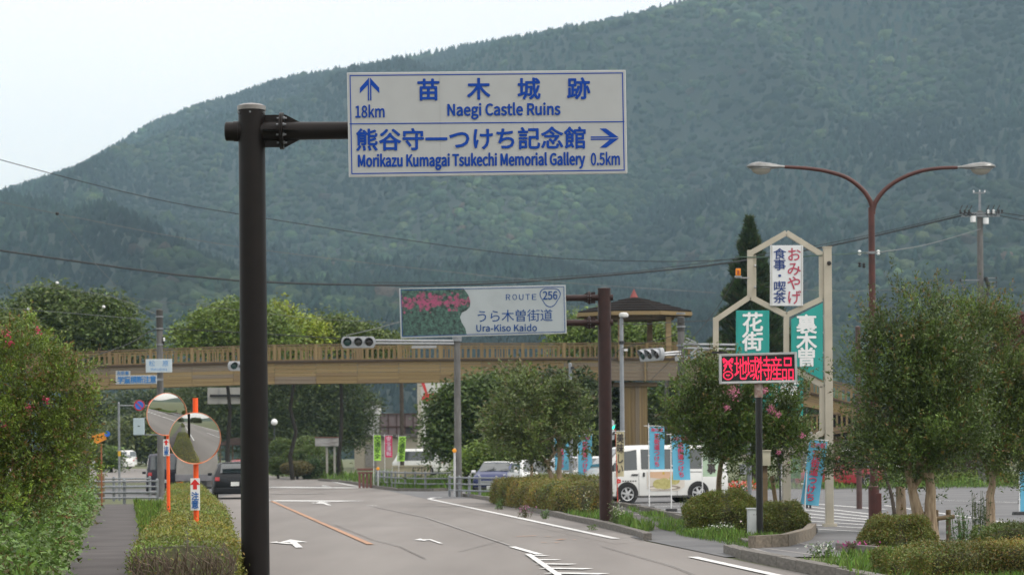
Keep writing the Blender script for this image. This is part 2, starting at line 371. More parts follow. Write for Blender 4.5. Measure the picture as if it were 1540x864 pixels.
def hedge(name, label, path, w, h, n, base, leaf=.05, alt=None, palt=0, group=None, rnd=.3, cat='hedge', twig=(.045, .045, .018), lump=.07):
    """clipped hedge along a world polyline: rounded twiggy core plus a skin of small leaves"""
    path = [Vector((p[0], p[1], 0)) for p in path]; o = path[0].copy()
    t = thing(name, label, cat, o, 0, group)
    seg = []; L = [0]
    for a, b in zip(path, path[1:]): L.append(L[-1] + (b - a).length)
    T = L[-1]; m = max(4, int(T / .35)); ns = 14
    def at(s):
        s = min(max(s, 0), T - 1e-6); i = max(k for k in range(len(L) - 1) if L[k] <= s); f = (s - L[i]) / (L[i + 1] - L[i])
        return path[i].lerp(path[i + 1], f) - o, (path[i + 1] - path[i]).normalized()
    def sec(a, s):       # a in 0..1 over the section from side to side, returns offset, height
        th = PI * a; c, q = math.cos(th), math.sin(th); e = .33
        x = math.copysign(abs(c) ** e, c) * w / 2; z = abs(q) ** e * h
        k = 1 + lump * (math.sin(s * 2.3 + a * 5) * .5 + math.sin(s * 5.1 - a * 9) * .35)
        endk = min(1, (min(s, T - s) / rnd + .02)) ** .45
        return x * k * (.55 + .45 * endk), z * (1 + lump * .5 * math.sin(s * 3.1 + a * 4)) * (.25 + .75 * endk)
    mb = MB(); vs = []
    for i in range(m + 1):
        s = T * i / m; c, tt = at(s); nv = Vector((-tt.y, tt.x, 0))
        for j in range(ns + 1):
            x, z = sec(.5 - .5 * math.copysign(abs(1 - 2 * j / ns) ** .5, 1 - 2 * j / ns), s); vs.append(c + nv * (x * .93) + Vector((0, 0, z * .95)))
    fs = [(i * (ns + 1) + j, i * (ns + 1) + j + 1, (i + 1) * (ns + 1) + j + 1, (i + 1) * (ns + 1) + j) for i in range(m) for j in range(ns)]
    fs += [tuple(range(ns + 1)), tuple(reversed(range(m * (ns + 1), (m + 1) * (ns + 1))))]
    mb.add(vs, fs).build('twigs', mat('hedge_twigs', twig, .95, .4, 14, .8), t)
    ga = np.linspace(0, 1, 400); pts_ = [sec(a, T / 2) for a in ga]; cl = np.concatenate([[0], np.cumsum([math.hypot(q[0] - p[0], q[1] - p[1]) for p, q in zip(pts_, pts_[1:])])])
    S = RNG.random(n) * T; A = np.interp(RNG.random(n) * cl[-1], cl, ga); pos = np.empty((n, 3)); nr = np.empty((n, 3))
    for i in range(n):
        c, tt = at(S[i]); nv = Vector((-tt.y, tt.x, 0)); x, z = sec(A[i], S[i]); q = c + nv * x + Vector((0, 0, z)); pos[i] = q
        nr[i] = nv * math.cos(PI * A[i]) + Vector((0, 0, math.sin(PI * A[i])))
    k = RNG.random(n) < .04; pos += RNG.normal(0, leaf * .7, (n, 3)); pos[k] += nr[k] * leaf * 2
    ke = max(60, int(n * (w * h) / (T * (w + 2 * h)) * 1.2))
    for e_ in (0, 1):
        c, tt = at(0 if e_ == 0 else T); nv = Vector((-tt.y, tt.x, 0)); a_ = RNG.random(ke); f_ = RNG.random(ke) ** .5
        for q_ in range(ke):
            x, z = sec(a_[q_], rnd if e_ == 0 else T - rnd); f = f_[q_]; i_ = RNG.integers(0, n)
            out = (1 - f ** 3) * .12; pos[i_] = c + nv * (x * f * .98) + Vector((0, 0, z * f)) + tt * ((-out if e_ == 0 else out) + random.gauss(0, .03)) - tt * (0.0)
            nr[i_] = -tt if e_ == 0 else tt
    nzv = np.sin(pos[:, 0] * 3.1 + pos[:, 2] * 5) * np.sin(pos[:, 1] * 1.7 + 1.3)  # waves in the leaf tint, dark troughs painted in as shaded hollows
    nz2 = np.sin(pos[:, 0] * 1.3 + pos[:, 1] * .9 + 2) * np.sin(pos[:, 1] * .43 + pos[:, 2] * 2); mixk = (.5 + .5 * nz2)[:, None]
    ti = tints(n, base, .25, alt, palt) * (1 + .3 * nzv)[:, None] * (np.array([.62, .85, .9]) * mixk + np.array([1.15, 1.0, 1.0]) * (1 - mixk))
    cards('foliage', pos, unit(n) + nr * .5, leaf * RNG.uniform(.7, 1.3, n), ti.clip(.004, .9), M_LEAF, t, .6)
    return t
def weeds(name, poly, n, h, base, label=None, alt=None, palt=0, wd=.09):
    """grass and weeds over a ground polygon (one uncountable mass)"""
    P2 = [Vector(p[:2]) for p in poly]; xs = [p.x for p in P2]; ys = [p.y for p in P2]; out = []
    while len(out) < n:
        x = RNG.uniform(min(xs), max(xs), n * 3); y = RNG.uniform(min(ys), max(ys), n * 3); ins = np.zeros(len(x), bool); j = len(P2) - 1
        for i in range(len(P2)):
            a, b = P2[i], P2[j]
            c = ((a.y > y) != (b.y > y)) & (x < (b.x - a.x) * (y - a.y) / (b.y - a.y + 1e-12) + a.x); ins ^= c; j = i
        den = np.sin(x * 2.1 + 1) * np.sin(y * 1.1) + RNG.normal(0, .6, len(x)) > -.3
        out += list(zip(x[ins & den], y[ins & den]))
    A = np.array(out[:n]); z = np.array([gz(v) for v in A[:, 1]]); hh = h * RNG.uniform(.3, 1.25, n) * (1 + .5 * np.sin(A[:, 0] * 1.9) * np.sin(A[:, 1] * .8 + 2))
    pos = np.stack([A[:, 0], A[:, 1], z + hh * .5], 1); dr = np.stack([RNG.normal(0, .35, n), RNG.normal(0, .35, n), np.ones(n)], 1)
    o = cards(name, pos, dr, hh, tints(n, base, .3, alt, palt), M_GRASS, None, wd, True)
    o['label'] = label or 'green grass and weeds on the verge'; o['category'] = 'grass'
    return o

def bush(name, label, cx, d, rx, ry, h, n, base, leaf=.05, alt=None, palt=0, group=None, cat='shrub'):
    """one rounded clipped shrub: twig core plus leaf skin; cx in metres"""
    t = thing(name, label, cat, (cx, d, gz(d)), 0, group); e = .62
    def sp(u):
        s_ = np.sign(u) * np.abs(u) ** e; k = 1 + .07 * np.sin(u[:, 0] * 7 + d) * np.sin(u[:, 1] * 6 + 1) + .05 * np.sin(u[:, 2] * 9 + cx)
        return s_ * np.array([rx, ry, h])[None] * k[:, None]
    m = MB(); vs = []
    for i in range(9):
        for j in range(24):
            a, b = PI / 2 * i / 8, 2 * PI * j / 24; vs.append((math.cos(b) * math.cos(a), math.sin(b) * math.cos(a), math.sin(a)))
    V = sp(np.array(vs)) * .93; m.add([tuple(v) for v in V], [(i * 24 + j, i * 24 + (j + 1) % 24, (i + 1) * 24 + (j + 1) % 24, (i + 1) * 24 + j) for i in range(8) for j in range(24)])
    m.build('twigs', mat('hedge_twigs', (.05, .05, .02), .95, .4, 14, .8), t)
    u = unit(n); u[:, 2] = np.abs(u[:, 2]); pos = sp(u) + RNG.normal(0, leaf * .7, (n, 3)); pos[:, 2] = np.maximum(pos[:, 2], .02)
    cards('foliage', pos, unit(n) + u * .5, leaf * RNG.uniform(.7, 1.3, n), tints(n, base, .22, alt, palt), M_LEAF, t, .6)
    return t
# ================================================================ ground, roads
def bigground():
    ys = [-700, -60, 0, 130, 130 + 1 / .007, 420, 900, 4900]; xs = [-2600, -300, -60, 0, 60, 300, 2600]
    v = [(x, y, gz(y)) for y in ys for x in xs]; n = len(xs)
    f = [(j * n + i, j * n + i + 1, (j + 1) * n + i + 1, (j + 1) * n + i) for j in range(len(ys) - 1) for i in range(n - 1)]
    struct(MB().add(v, f).build('ground', soil, None, False))
bigground()
XL = lambda y: 1.17 - .141 * y + (0 if y < 100 else (y - 100) * .02)      # left edge of the carriageway
XR = lambda y: 7.42 - .115 * y
XLb = lambda y: XL(y) if y >= 0 else XL(0) - .13 * y
XRb = lambda y: XR(y) if y >= 0 else XR(0) - .13 * y
yy = [-260, -100, 0, 40, 70, 93, 130, 180, 240, 330]
struct(sheet('road', [(XRb(y) + .35, y) for y in yy] + [(XLb(y) - .35, y) for y in yy[::-1]], asphalt, .004))
struct(sheet('road_gutter', gp((650, 748), (688, 744.8), (735, 752.3), (800, 769.3), (880, 786.3), (962, 806.3), (974, 813), (926, 818), (780, 787), (645, 757)), asphalt, .0065))
# side street and car park to the right, side street to the left
struct(sheet('side_street', [(XR(93) + .0, 92.5), (3, 96), (70, 101), (70, 131), (6, 124), (XR(121), 121)], asphalt2, .008))
struct(sheet('left_side_street', [(XL(97) + .1, 99), (XL(107), 130), (-60, 150), (-60, 121), (-24, 101)], asphalt2, .008))
struct(sheet('far_junction', [(-20, 150), (-24, 215), (-62, 270), (-95, 262), (-70, 196), (-45, 160)], asphalt, .010))
lot = gp((905, 757), (1035, 783), (1100, 797), (1226, 803), (1262, 826), (1330, 812), (1700, 812)) + [(70, 52), (70, 108), (2.5, 103)]
struct(sheet('car_park', lot, asphalt2, .012))
drive = gp((948, 808), (985, 797), (1030, 800), (1120, 822), (1226, 803), (1262, 826), (1275, 838), (1090, 838))
struct(sheet('driveway', drive, asphalt2, .016))
fp = gp((915, 772), (938, 762), (1000, 778), (1080, 800), (1130, 822), (1040, 803), (975, 796))
struct(sheet('verge_footpath', fp, pathm, .010))
# left footpath
pth = [(-5.75 + .161 * 34 - .161 * y - .62, y) for y in (-80, 0, 30, 60, 88)] + [(-5.75 + .161 * 34 - .161 * y + .62, y) for y in (88, 60, 30, 0, -80)]
struct(sheet('footpath', pth, pathm, .006))

def mark(name, pts, m=paintw, off=.020):
    o = sheet(name, pts, m, off); struct(o); return o
def marks(name, polys, m, off=.020):
    """painted marks of one kind, joined"""
    bm = bmesh.new()
    for p in polys:
        bm.faces.new([bm.verts.new((q[0], q[1], 0)) for q in p])
    for y in (130, 130 + 1 / .007):
        bmesh.ops.bisect_plane(bm, geom=bm.verts[:] + bm.edges[:] + bm.faces[:], plane_co=(0, y, 0), plane_no=(0, 1, 0))
    for v in bm.verts: v.co.z = gz(v.co.y) + off
    bm.normal_update()
    for f in bm.faces:
        if f.normal.z < 0: f.normal_flip()
    me = bpy.data.meshes.new(name); bm.to_mesh(me); bm.free(); me.materials.append(m)
    return struct(link(name, me))
mark('edge_line', stripe(gp((645, 750.3), (700, 762), (780, 779), (926, 810.5)), .17))
mark('edge_line', stripe(gp((645, 750.3), (652, 748.6), (664, 748)), .2), off=.024)
mark('edge_line', stripe([(2.87, 38.2), (3.5, 32.6), (7.0, 2), (XRb(-100) - .3, -100)], .16))
mark('edge_line', stripe([(XL(31) + .25, 31), (XL(0) + .25, 0), (XLb(-150) + .25, -150)], .15))
mark('edge_line', stripe(gp((500, 724), (522, 728.5), (548, 733)), .2))
mark('centre_line', stripe(gp((408, 753), (470, 780.5), (557, 819)), .13), painto)
marks('survey_marks', [stripe([(a.x, a.y), (b.x, b.y)], .12) for a, b in [(G(x0, y0), G(x1, y1)) for x0, y0, x1, y1 in
      [(777, 807, 806, 806), (820, 807, 829, 807), (813, 816, 823, 816), (834, 816, 841, 816), (839, 812, 849, 811), (862, 812, 866, 812)]]], painto)
mark('stop_line', stripe(gp((404, 752.8), (529, 753.6)), 1.5))
mark('stop_line', stripe(gp((402, 732.2), (547, 733.4)), 2.4), paintw)
mark('worn_line', stripe(gp((404, 742), (482, 742.3)), 1.3), paintwf)
mark('worn_line', stripe(gp((555, 760.5), (563, 760.6)), .35), paintw)
mark('worn_seam', stripe(gp((563, 762), (640, 778), (768, 821)), .06), paintwf, .018)
def arrow(px, py, kind, L=4.4, m=paintw, wk=.85):
    c = G(px, py); hd = R(90) + math.atan(.13)
    if kind == 'turn': wk *= .5
    sh = [(-.5, -.08), (.12, -.08), (.12, -.33), (.5, 0), (.12, .33), (.12, .08), (-.5, .08)]
    sd = [(-.15, .05), (.02, .38), (.02, .3), (.14, .55), (.24, .35), (.16, .35), (-.02, .04)]
    if kind == 'R': sd = [(x, -y) for x, y in sd]; sd = sd[::-1]
    ps = [sh] if kind != 'turn' else []
    if kind in 'LR': ps.append(sd)
    if kind == 'turn': ps = [[(-.5, -.08), (.05, -.08), (.05, .3), (.16, .3), (.0, .75), (-.16, .3), (-.06, .3), (-.06, .08), (-.5, .08)]]
    polys = []
    for p in ps:
        polys.append([(c.x + x * L * math.cos(hd) - y * wk * math.sin(hd), c.y + x * L * math.sin(hd) + y * wk * math.cos(hd)) for x, y in p])
    for i, p in enumerate(polys): mark('lane_arrow', p, m, .020 + i * .003)
arrow(443, 817.5, 'L'); arrow(647, 812, 'turn'); arrow(488, 757, 'L', 7); arrow(492, 730.4, 'turn', 14)
# zebra ladder at the bottom
def gl(x0, y0, x1, y1): a, b = G(x0, y0), G(x1, y1); return [(a.x, a.y), (b.x, b.y)]
marks('zebra_hatching', [stripe(gl(*q), wd) for q, wd in [((770, 822.5, 812, 834.5), .13), ((796, 836, 822, 836.3), .3), ((803, 842.3, 840, 842.6), .3),
      ((810, 848.6, 861, 849.4), .32), ((818, 855.2, 885, 856.4), .34), ((826, 862.4, 909, 864), .36), ((836, 871, 935, 873), .36)]], paintw)
mark('zebra_border', stripe(gp((794, 834), (842, 868), (900, 905)), .10), paintw, .026)
# behind the camera, seen only in the round mirrors
marks('zebra_hatching', [stripe([(2.2, -y), (4.4, -y - 1.5)], .45) for y in range(2, 60, 2)], paintw)
# car park hatching and bays
marks('car_park_hatching', [stripe(gl(x0, y0, x1, y1), .13) for x0, y0, x1, y1 in
      [(1208, 761, 1330, 776), (1208, 766.5, 1330, 780), (1208, 772, 1330, 784), (1208, 777, 1322, 787), (1208, 783, 1320, 791), (1208, 789, 1310, 795), (1208, 795, 1300, 800)]] +
      [stripe(gl(x0, y0, x1, y1), .15) for x0, y0, x1, y1 in [(930, 764, 1045, 760), (940, 769, 1050, 765), (955, 774, 1055, 770), (930, 759, 1040, 756)]] +
      [stripe(gl(1215, 757, 1330, 766), .2), stripe(gl(1330, 760, 1540, 790), .12), stripe(gl(1540, 756, 1400, 752), .12)], paintw)
marks('driveway_lines', [stripe(gl(1128, 822, 1245, 838), .09), stripe(gl(1120, 822, 1195, 843), .07), stripe(gl(1175, 812, 1275, 832), .08)], paintwf)

# kerbs, each stone its own piece
def kerb(pp, w=.16, h=.14, ln=1.2):
    pts = [Vector((p[0], p[1], 0)) for p in pp]; root = thing('kerb', '', 'kerb', (pts[0].x, pts[0].y, gz(pts[0].y)))
    o = root.location.copy()
    for a, b in zip(pts, pts[1:]):
        n = max(1, round((b - a).length / ln))
        for i in range(n):
            p = a.lerp(b, i / n); q = a.lerp(b, (i + .985) / n); j = random.uniform(-.012, .012)
            p.z = gz(p.y) + h / 2 + j - .03; q.z = gz(q.y) + h / 2 + j - .03 + random.uniform(-.008, .008)
            piece('kerb_stone', p - o, q - o, w, h + .06, kerbm, root)
    return root
k = kerb(gp((688, 744.5), (735, 752), (800, 769), (880, 786), (962, 806), (974, 813))); k['label'] = 'concrete kerb along the road under the clipped central hedge'
k = kerb(gp((905, 757), (960, 766), (1035, 784), (1085, 795))); k['label'] = 'concrete kerb at the car park edge behind the blue banners'
k = kerb(gp((560, 733), (600, 738), (650, 738.5), (684, 737))); k['label'] = 'low kerb under the guard rail on the far side of the side street'
k = kerb(gp((1097, 832), (1125, 841), (1240, 866), (1330, 886)), .2, .16); k['label'] = 'curved concrete kerb of the island at the bottom right'
k = kerb(gp((1263, 828), (1300, 833), (1345, 838)), .15, .14); k['label'] = 'short mossy kerb beside the pink flowers on the right island'
k = kerb(gp((480, 722), (530, 727), (556, 732))); k['label'] = 'far kerb below the shrubs and the weathered notice board'
k = kerb(gp((1035, 799), (1090, 808), (1128, 819)), .14, .1); k['label'] = 'low kerb beside the footpath in front of the left round shrub'

# planter edging of the LED sign: blocks
root = thing('planter_edging', 'stained concrete block edging around the shrubs under the red LED sign', 'planter', G(1131, 824))
o = root.location.copy(); q = [G(1131, 825), G(1180, 822), G(1214, 812), G(1222, 803)]
for a, b in zip(q, q[1:]):
    n = max(1, round((b - a).length / .45))
    for i in range(n):
        piece('block', a.lerp(b, i / n) - o + Vector((0, 0, .1)), a.lerp(b, (i + .97) / n) - o + Vector((0, 0, .1)), .16, .26, mat('stained_kerb', (.11, .095, .075), .9, .4, 5, .3, col2=(.24, .2, .15)), root)

# ================================================================ mountain
SIL = [(-400, 395), (-200, 345), (0, 294), (60, 276), (120, 256), (180, 221), (230, 190), (300, 162), (350, 148), (430, 121), (500, 108), (560, 98), (620, 86), (700, 71), (790, 56), (850, 41), (930, 26), (990, 12), (1060, -6), (1200, -60), (1400, -110), (1540, -140), (1900, -200), (2300, -220)]
sx_ = np.array([s[0] for s in SIL]); sy_ = np.array([s[1] for s in SIL])
DB, DT = 950.0, 3100.0
def vnoise(x, y, seed=0):
    def h(i, j): return np.modf(np.abs(np.sin(i * 127.1 + j * 311.7 + seed * 74.7) * 43758.5453))[0]
    i = np.floor(x); j = np.floor(y); fx = x - i; fy = y - j; fx = fx * fx * (3 - 2 * fx); fy = fy * fy * (3 - 2 * fy)
    return (h(i, j) * (1 - fx) + h(i + 1, j) * fx) * (1 - fy) + (h(i, j + 1) * (1 - fx) + h(i + 1, j + 1) * fx) * fy
def mheight(az, d):
    """height at pixel-azimuth az and distance d: one long slope with spurs and gullies"""
    el = (HOR - np.interp(az, sx_, sy_) + 4.4 - (az - CX) * .0087) / F
    top = el * DT + CAMH
    t = np.clip((d - DB) / (DT - DB), 0, 1.0)
    h = 1 + (top - 7) * (t ** 1.12) 
    x = (az - CX) / F * d; env = np.clip(t * (1 - t) * 3.2, 0, 1)
    rid = 1 - np.abs(2 * vnoise(x / 420 + d / 1500 + 3, d / 900 + 1) - 1)
    rid2 = 1 - np.abs(2 * vnoise(x / 150 + d / 700, d / 420 + 9, 3) - 1)
    h = h + env * (rid - .55) * 210 + env * (rid2 - .5) * 95 + env * (vnoise(x / 60, d / 70, 5) - .5) * 16
    # nearer wooded hill on the right
    e2 = (HOR - np.interp(az, [1000, 1120, 1250, 1350, 1440, 1540, 1800, 2300], [680, 590, 500, 440, 408, 395, 380, 400])) / F * 1350
    b = np.exp(-((d - 1350) / 250.0) ** 2); h = np.maximum(h, np.clip(e2, 0, None) * b * (1 + .1 * (rid2 - .5)))
    e3 = (HOR - np.interp(az, [-400, 350, 480, 620, 800, 1000, 1200], [640, 640, 560, 505, 470, 480, 540])) / F * 1700
    b3 = np.exp(-((d - 1700) / 300.0) ** 2); h = np.maximum(h, np.clip(e3, 0, None) * b3 * (1 + .12 * (rid2 - .5)))
    lim = np.clip(el, .0, None) * np.minimum(d, DT) * (.955 + .03 * t) + CAMH; h = np.where(d < DT, np.minimum(h, np.maximum(lim, 2)), h)
    back = np.clip(d - DT, 0, None); h = h - back * .5
    return h
def mountain():
    az = np.linspace(-700, 2500, 200); dd = np.concatenate([np.linspace(760, DT, 150), [DT + 150, DT + 500]])
    A, D = np.meshgrid(az, dd); H = mheight(A, D); X = (A - CX) / F * D
    fade = np.clip((D - 760) / 190, 0, 1); Z = -2 * (1 - fade) + H * fade
    v = np.stack([X.ravel(), D.ravel(), Z.ravel()], 1); n = len(az)
    f = [(j * n + i, j * n + i + 1, (j + 1) * n + i + 1, (j + 1) * n + i) for j in range(len(dd) - 1) for i in range(n - 1)]
    m = mat('forest_floor', (.01, .016, .009), .95, .3, .05)
    o = MB(); o.v = [tuple(q) for q in v]; o.f = f
    struct(o.build('mountain', m, None, True))
    # crowns: cheap lumpy domes and pointed conifers joined into one mass
    pts = []; sp = 7.6
    d = 880.0
    while d < DT + 60:
        s = sp * (.85 + .3 * d / 3000); k = int((2250 / F * d) / s); a = -350 + (np.arange(k) + RNG.random(k)) * (2250 / k)
        pts.append(np.stack([a, np.full(k, d) + RNG.uniform(-.6, .6, k) * s], 1)); d += s * 1.0
    Q = np.concatenate(pts); n = len(Q)
    X = (Q[:, 0] - CX) / F * Q[:, 1]; Y = Q[:, 1]; Z = mheight(Q[:, 0], Y)
    zone = vnoise(X / 170, Y / 210, 11) * .6 + vnoise(X / 60, Y / 80, 12) * .4 
    con = (zone + RNG.normal(0, .06, n)) > .5
    con &= ~((Q[:, 0] > 1150) & (Y < 1500) & (RNG.random(n) < .8))
    con |= (np.abs(Y - DT) < 60) & (RNG.random(n) < .25)
    rad = np.where(con, RNG.uniform(2.6, 3.8, n), RNG.uniform(2.4, 5.4, n) * np.where(RNG.random(n) < .06, 1.5, 1)); hh = np.where(con, RNG.uniform(6, 11, n), rad * RNG.uniform(.9, 1.35, n))
    S = 7
    allv = []; allf = []; cols = []; off = 0
    for flag in (True, False):
        idx = np.nonzero(con == flag)[0]; k = len(idx)
        prof = [(1.0, -.15), (.62, .33), (.72, .38), (.0, 1.0)] if flag else [(.75, -.3), (1.08, .22), (.72, .74), (.0, 1.0)]
        th = 2 * PI * (np.arange(S) / S)[None, :] + RNG.random((k, 1)) * 6
        rings = []
        for r, z in prof[:-1]:
            rr = rad[idx][:, None] * r * (1 + RNG.normal(0, .27, (k, S))); zz = Z[idx][:, None] + hh[idx][:, None] * (z + RNG.normal(0, .17 if not flag else .06, (k, S)))
            rings.append(np.stack([X[idx][:, None] + rr * np.cos(th), Y[idx][:, None] + rr * np.sin(th), zz], 2))
        ap = np.stack([X[idx] + RNG.normal(0, .1, k) * rad[idx], Y[idx], Z[idx] + hh[idx] * (1.0 + RNG.normal(0, .06, k))], 1)[:, None, :]
        V = np.concatenate(rings + [ap], 1); nv = V.shape[1]
        fs = []
        for a in range(2):
            for i in range(S):
                j = (i + 1) % S; fs += [(a * S + i, a * S + j, (a + 1) * S + j), (a * S + i, (a + 1) * S + j, (a + 1) * S + i)]
        for i in range(S): fs.append((2 * S + i, 2 * S + (i + 1) % S, 3 * S))
        Fc = np.array(fs)[None] + (np.arange(k) * nv)[:, None, None] + off; off += k * nv
        allv.append(V.reshape(-1, 3)); allf.append(Fc.reshape(-1, 3))
        zn = zone[idx][:, None]
        base = np.array((.012, .024, .017)) if flag else np.array((.024, .040, .021))
        c = base[None] * (1 + RNG.normal(0, .2, (k, 1))).clip(.4, 2) * (1 + RNG.normal(0, .07, (k, 3)))
        if not flag:
            y = RNG.random(k) < .16; c[y] *= np.array((1.9, 1.65, 1.3)); br = RNG.random(k) < .008; c[br] = (.055, .04, .03)
            near = (Q[idx, 0] > 1150) & (Y[idx] < 1100); c[near] *= np.array((1.3, 1.22, 1.0))
        patch = vnoise(X[idx] / 110, Y[idx] / 140, 21)[:, None]; c *= (.22 + 1.6 * patch ** 1.3) * (.7 + .65 * vnoise(X[idx] / 28, Y[idx] / 34, 33)[:, None])
        cols.append(np.repeat(c, nv, 0))
    V = np.concatenate(allv); Fc = np.concatenate(allf).astype(np.int32); C = np.concatenate(cols)
    me = bpy.data.meshes.new('mountain_forest'); me.vertices.add(len(V)); me.vertices.foreach_set('co', V.ravel())
    me.loops.add(Fc.size); me.loops.foreach_set('vertex_index', Fc.ravel()); me.polygons.add(len(Fc)); me.polygons.foreach_set('loop_start', np.arange(0, Fc.size, 3, dtype=np.int32))
    me.update(); at = me.attributes.new('tint', 'FLOAT_COLOR', 'POINT'); at.data.foreach_set('color', np.concatenate([C.clip(.004, .5), np.ones((len(C), 1))], 1).ravel())
    me.materials.append(M_FOREST); o = link('mountain_forest', me); o['kind'] = 'stuff'; o['label'] = 'dense mixed forest covering the whole mountainside'; o['category'] = 'forest'
    
mountain()
def back_hills():
    """low wooded hills behind the camera (only the mirrors see them)"""
    v = []; f = []; n = 60
    for j, (r, z) in enumerate([(380, -2), (460, 14), (620, 34), (660, -2)]):
        for i in range(n):
            a = R(195) + R(150) * i / (n - 1); v.append((r * math.cos(a), r * math.sin(a), z * (.8 + .4 * math.sin(i * .37) * math.sin(i * .13 + 1)) if z > 0 else z))
    for j in range(3):
        for i in range(n - 1): f.append((j * n + i, j * n + i + 1, (j + 1) * n + i + 1, (j + 1) * n + i))
    struct(MB().add(v, f).build('far_hills', mat('far_wood', (.03, .05, .025), .95, .3, .05), None, True))
back_hills()

crk = mat('crack_sealant', (.10, .095, .09), .9, .2, 6)
marks('road_crack', [stripe([(a.x, a.y) for a in (G(470, 782), G(505, 790), G(560, 812), G(600, 822), G(640, 841))], .02), stripe([(a.x, a.y) for a in (G(690, 830), G(760, 812), G(850, 806))], .015), stripe([(a.x, a.y) for a in (G(905, 822), G(1010, 852), G(1080, 880))], .02)], crk, .022)
# ================================================================ big direction sign
def flange_joint(par, x, z, r_arm, s=1, dirx=1, m=brown):
    """bolted ring joint with gusset plates between pole and arm, local XZ"""
    f = MB()
    for q in (-.014, .014): f.cyl((x + q * s - .01, 0, z), (x + q * s + .01, 0, z), .24 * s, n=24)
    f.build('flange', m, par)
    for a in (0, PI / 2, PI, 3 * PI / 2):
        cy, cz = math.cos(a), math.sin(a)
        g = MB(); t = .008
        nx = Vector((0, -cz, cy)) * t; ra = Vector((0, cy, cz))
        for poly in ([(-.23 * dirx, .1), (-.23 * dirx, .21), (-.03 * dirx, .21), (-.03 * dirx, .1)], [(.03 * dirx, .1), (.03 * dirx, .21), (.05 * dirx, .21), (.26 * dirx, .10)]):
            vs = [Vector((x + u * s, 0, z)) + ra * (v * s) + nx * q for q in (-1, 1) for u, v in poly]
            g.add(vs, [(0, 1, 2, 3), (7, 6, 5, 4), (0, 4, 5, 1), (1, 5, 6, 2), (2, 6, 7, 3), (3, 7, 4, 0)])
        g.build('gusset_plate', m, par, smooth=False)
    for k in range(8):
        a = 2 * PI * (k + .5) / 8; c = Vector((x, math.cos(a) * .17 * s, z + math.sin(a) * .17 * s))
        MB().cyl(c - Vector((.06 * s, 0, 0)), c + Vector((.07 * s, 0, 0)), .013 * s, n=6).cyl(c + Vector((.02 * s, 0, 0)), c + Vector((.045 * s, 0, 0)), .022 * s, n=6).build('bolt', steel, par)

d1 = 29.5; b1 = P(378.5, 190, d1); b1.z = 0; B = Board(b1)
t = thing('direction_sign', 'large white sign with blue lettering reading Naegi Castle Ruins on a dark brown pole', 'road sign', b1)
lean = 0
r = .163; zt = B(378, 160)[1]
MB().cyl((0, 0, -.1), (0, 0, zt), r + .012, r, n=40).build('pole', brown, t)
MB().lathe([(r + .012, -.05), (r + .014, 0), (r * .8, .022), (r * .4, .034), (0.001, .036)], (0, 0, zt), n=40).build('pole_cap', mat('worn_cap', (.2, .19, .18), .35, .3, 8, metal=.4), t)
for a in (-2.6, -1.57, -.4, .8, 2): MB().cyl((math.cos(a) * r, math.sin(a) * r, zt - .09), (math.cos(a) * (r + .025), math.sin(a) * (r + .025), zt - .09), .012, n=6).build('bolt', steel, t)
za = B(430, 197)[1]; x_l = B(338, 197)[0]; x_f = B(424, 197)[0]
MB().cyl((x_l + .02, 0, za), (.4, 0, za), .117, n=28).lathe([(.117, 0), (.105, .012), (.001, .022)], (x_l + .02, 0, za), (-1, 0, 0), 28).build('stub_arm', brown, t)
MB().cyl((-.22, 0, za), (-r - .0, 0, za), .125, n=28).build('weld_collar', brown, t)
x_e = B(930, 197)[0]
MB().cyl((.2, 0.0, za), (x_f, 0.0, za), .085, n=24).cyl((x_f + .01, 0, za), (x_e, 0, za), .112, .085, n=28).build('arm', brown, t)
flange_joint(t, x_f, za, .11, .95)
# panel, with aluminium rails behind
s = B(523, 113); e = B(942.5, 267)
c = [B(523.4, 113.2), B(939.6, 109.2), B(942.3, 263.3), (B(526.3, 268.8))]
yf = -.20
MB().prism(c, yf, yf + .045).build('sign_panel', mat('panel_edge', (.5, .51, .52), .4, .05, 5), t, bevel=.004)
ins = lambda k: [((p[0] - (c[0][0] + c[2][0]) / 2) * (1 - k * 2 / 3.41) + (c[0][0] + c[2][0]) / 2, (p[1] - (c[0][1] + c[2][1]) / 2) * (1 - k * 2 / 1.28) + (c[0][1] + c[2][1]) / 2) for p in c]
MB().prism(ins(.008), yf - .002, yf + .01).build('sign_face', white_sign, t, smooth=False)
def ring(po, pi, y0, y1):
    m = MB(); n = len(po)
    for i in range(n):
        j = (i + 1) % n; m.prism([po[i], po[j], pi[j], pi[i]], y0, y1)
    return m
ring(ins(.032), ins(.044), yf - .005, yf - .001).build('border_line', blue_ink, t, smooth=False)
a, b_ = B(527.5, 189.8), B(937.8, 186.5); MB().beam((a[0], yf - .004, a[1]), (b_[0], yf - .004, b_[1]), .004, .012).build('divider_line', blue_ink, t, smooth=False)
for xx in (.333, .667):
    X = c[0][0] + xx * 3.41; MB().box((X, yf - .002, (c[3][1] + c[0][1]) / 2), (.004, .004, 1.2)).build('panel_seam', mat('seam_line', (.3, .31, .31), .6), t)
for zz in (.28, .5, .72):
    MB().beam((c[3][0] + .15, yf + .075, c[3][1] + zz * 1.28), (c[2][0] - .15, yf + .075, c[3][1] + zz * 1.28), .05, .04).build('back_rail', alu, t)
for xx in (.2, .5, .8):
    X = c[0][0] + xx * 3.41; MB().lathe([(.13, -.04), (.13, .04)], (X, 0, za), (1, 0, 0), 20).box((X, -.12, za), (.07, .06, .34)).build('clamp', alu, t)
TX = lambda s, x0, y0, x1, y1, **k: B.text(s, x0, y0, x1, y1, blue_ink, t, yf - .006, **k)
TX('18km', 535.9, 161, 579.8, 180.8, bold=.02)
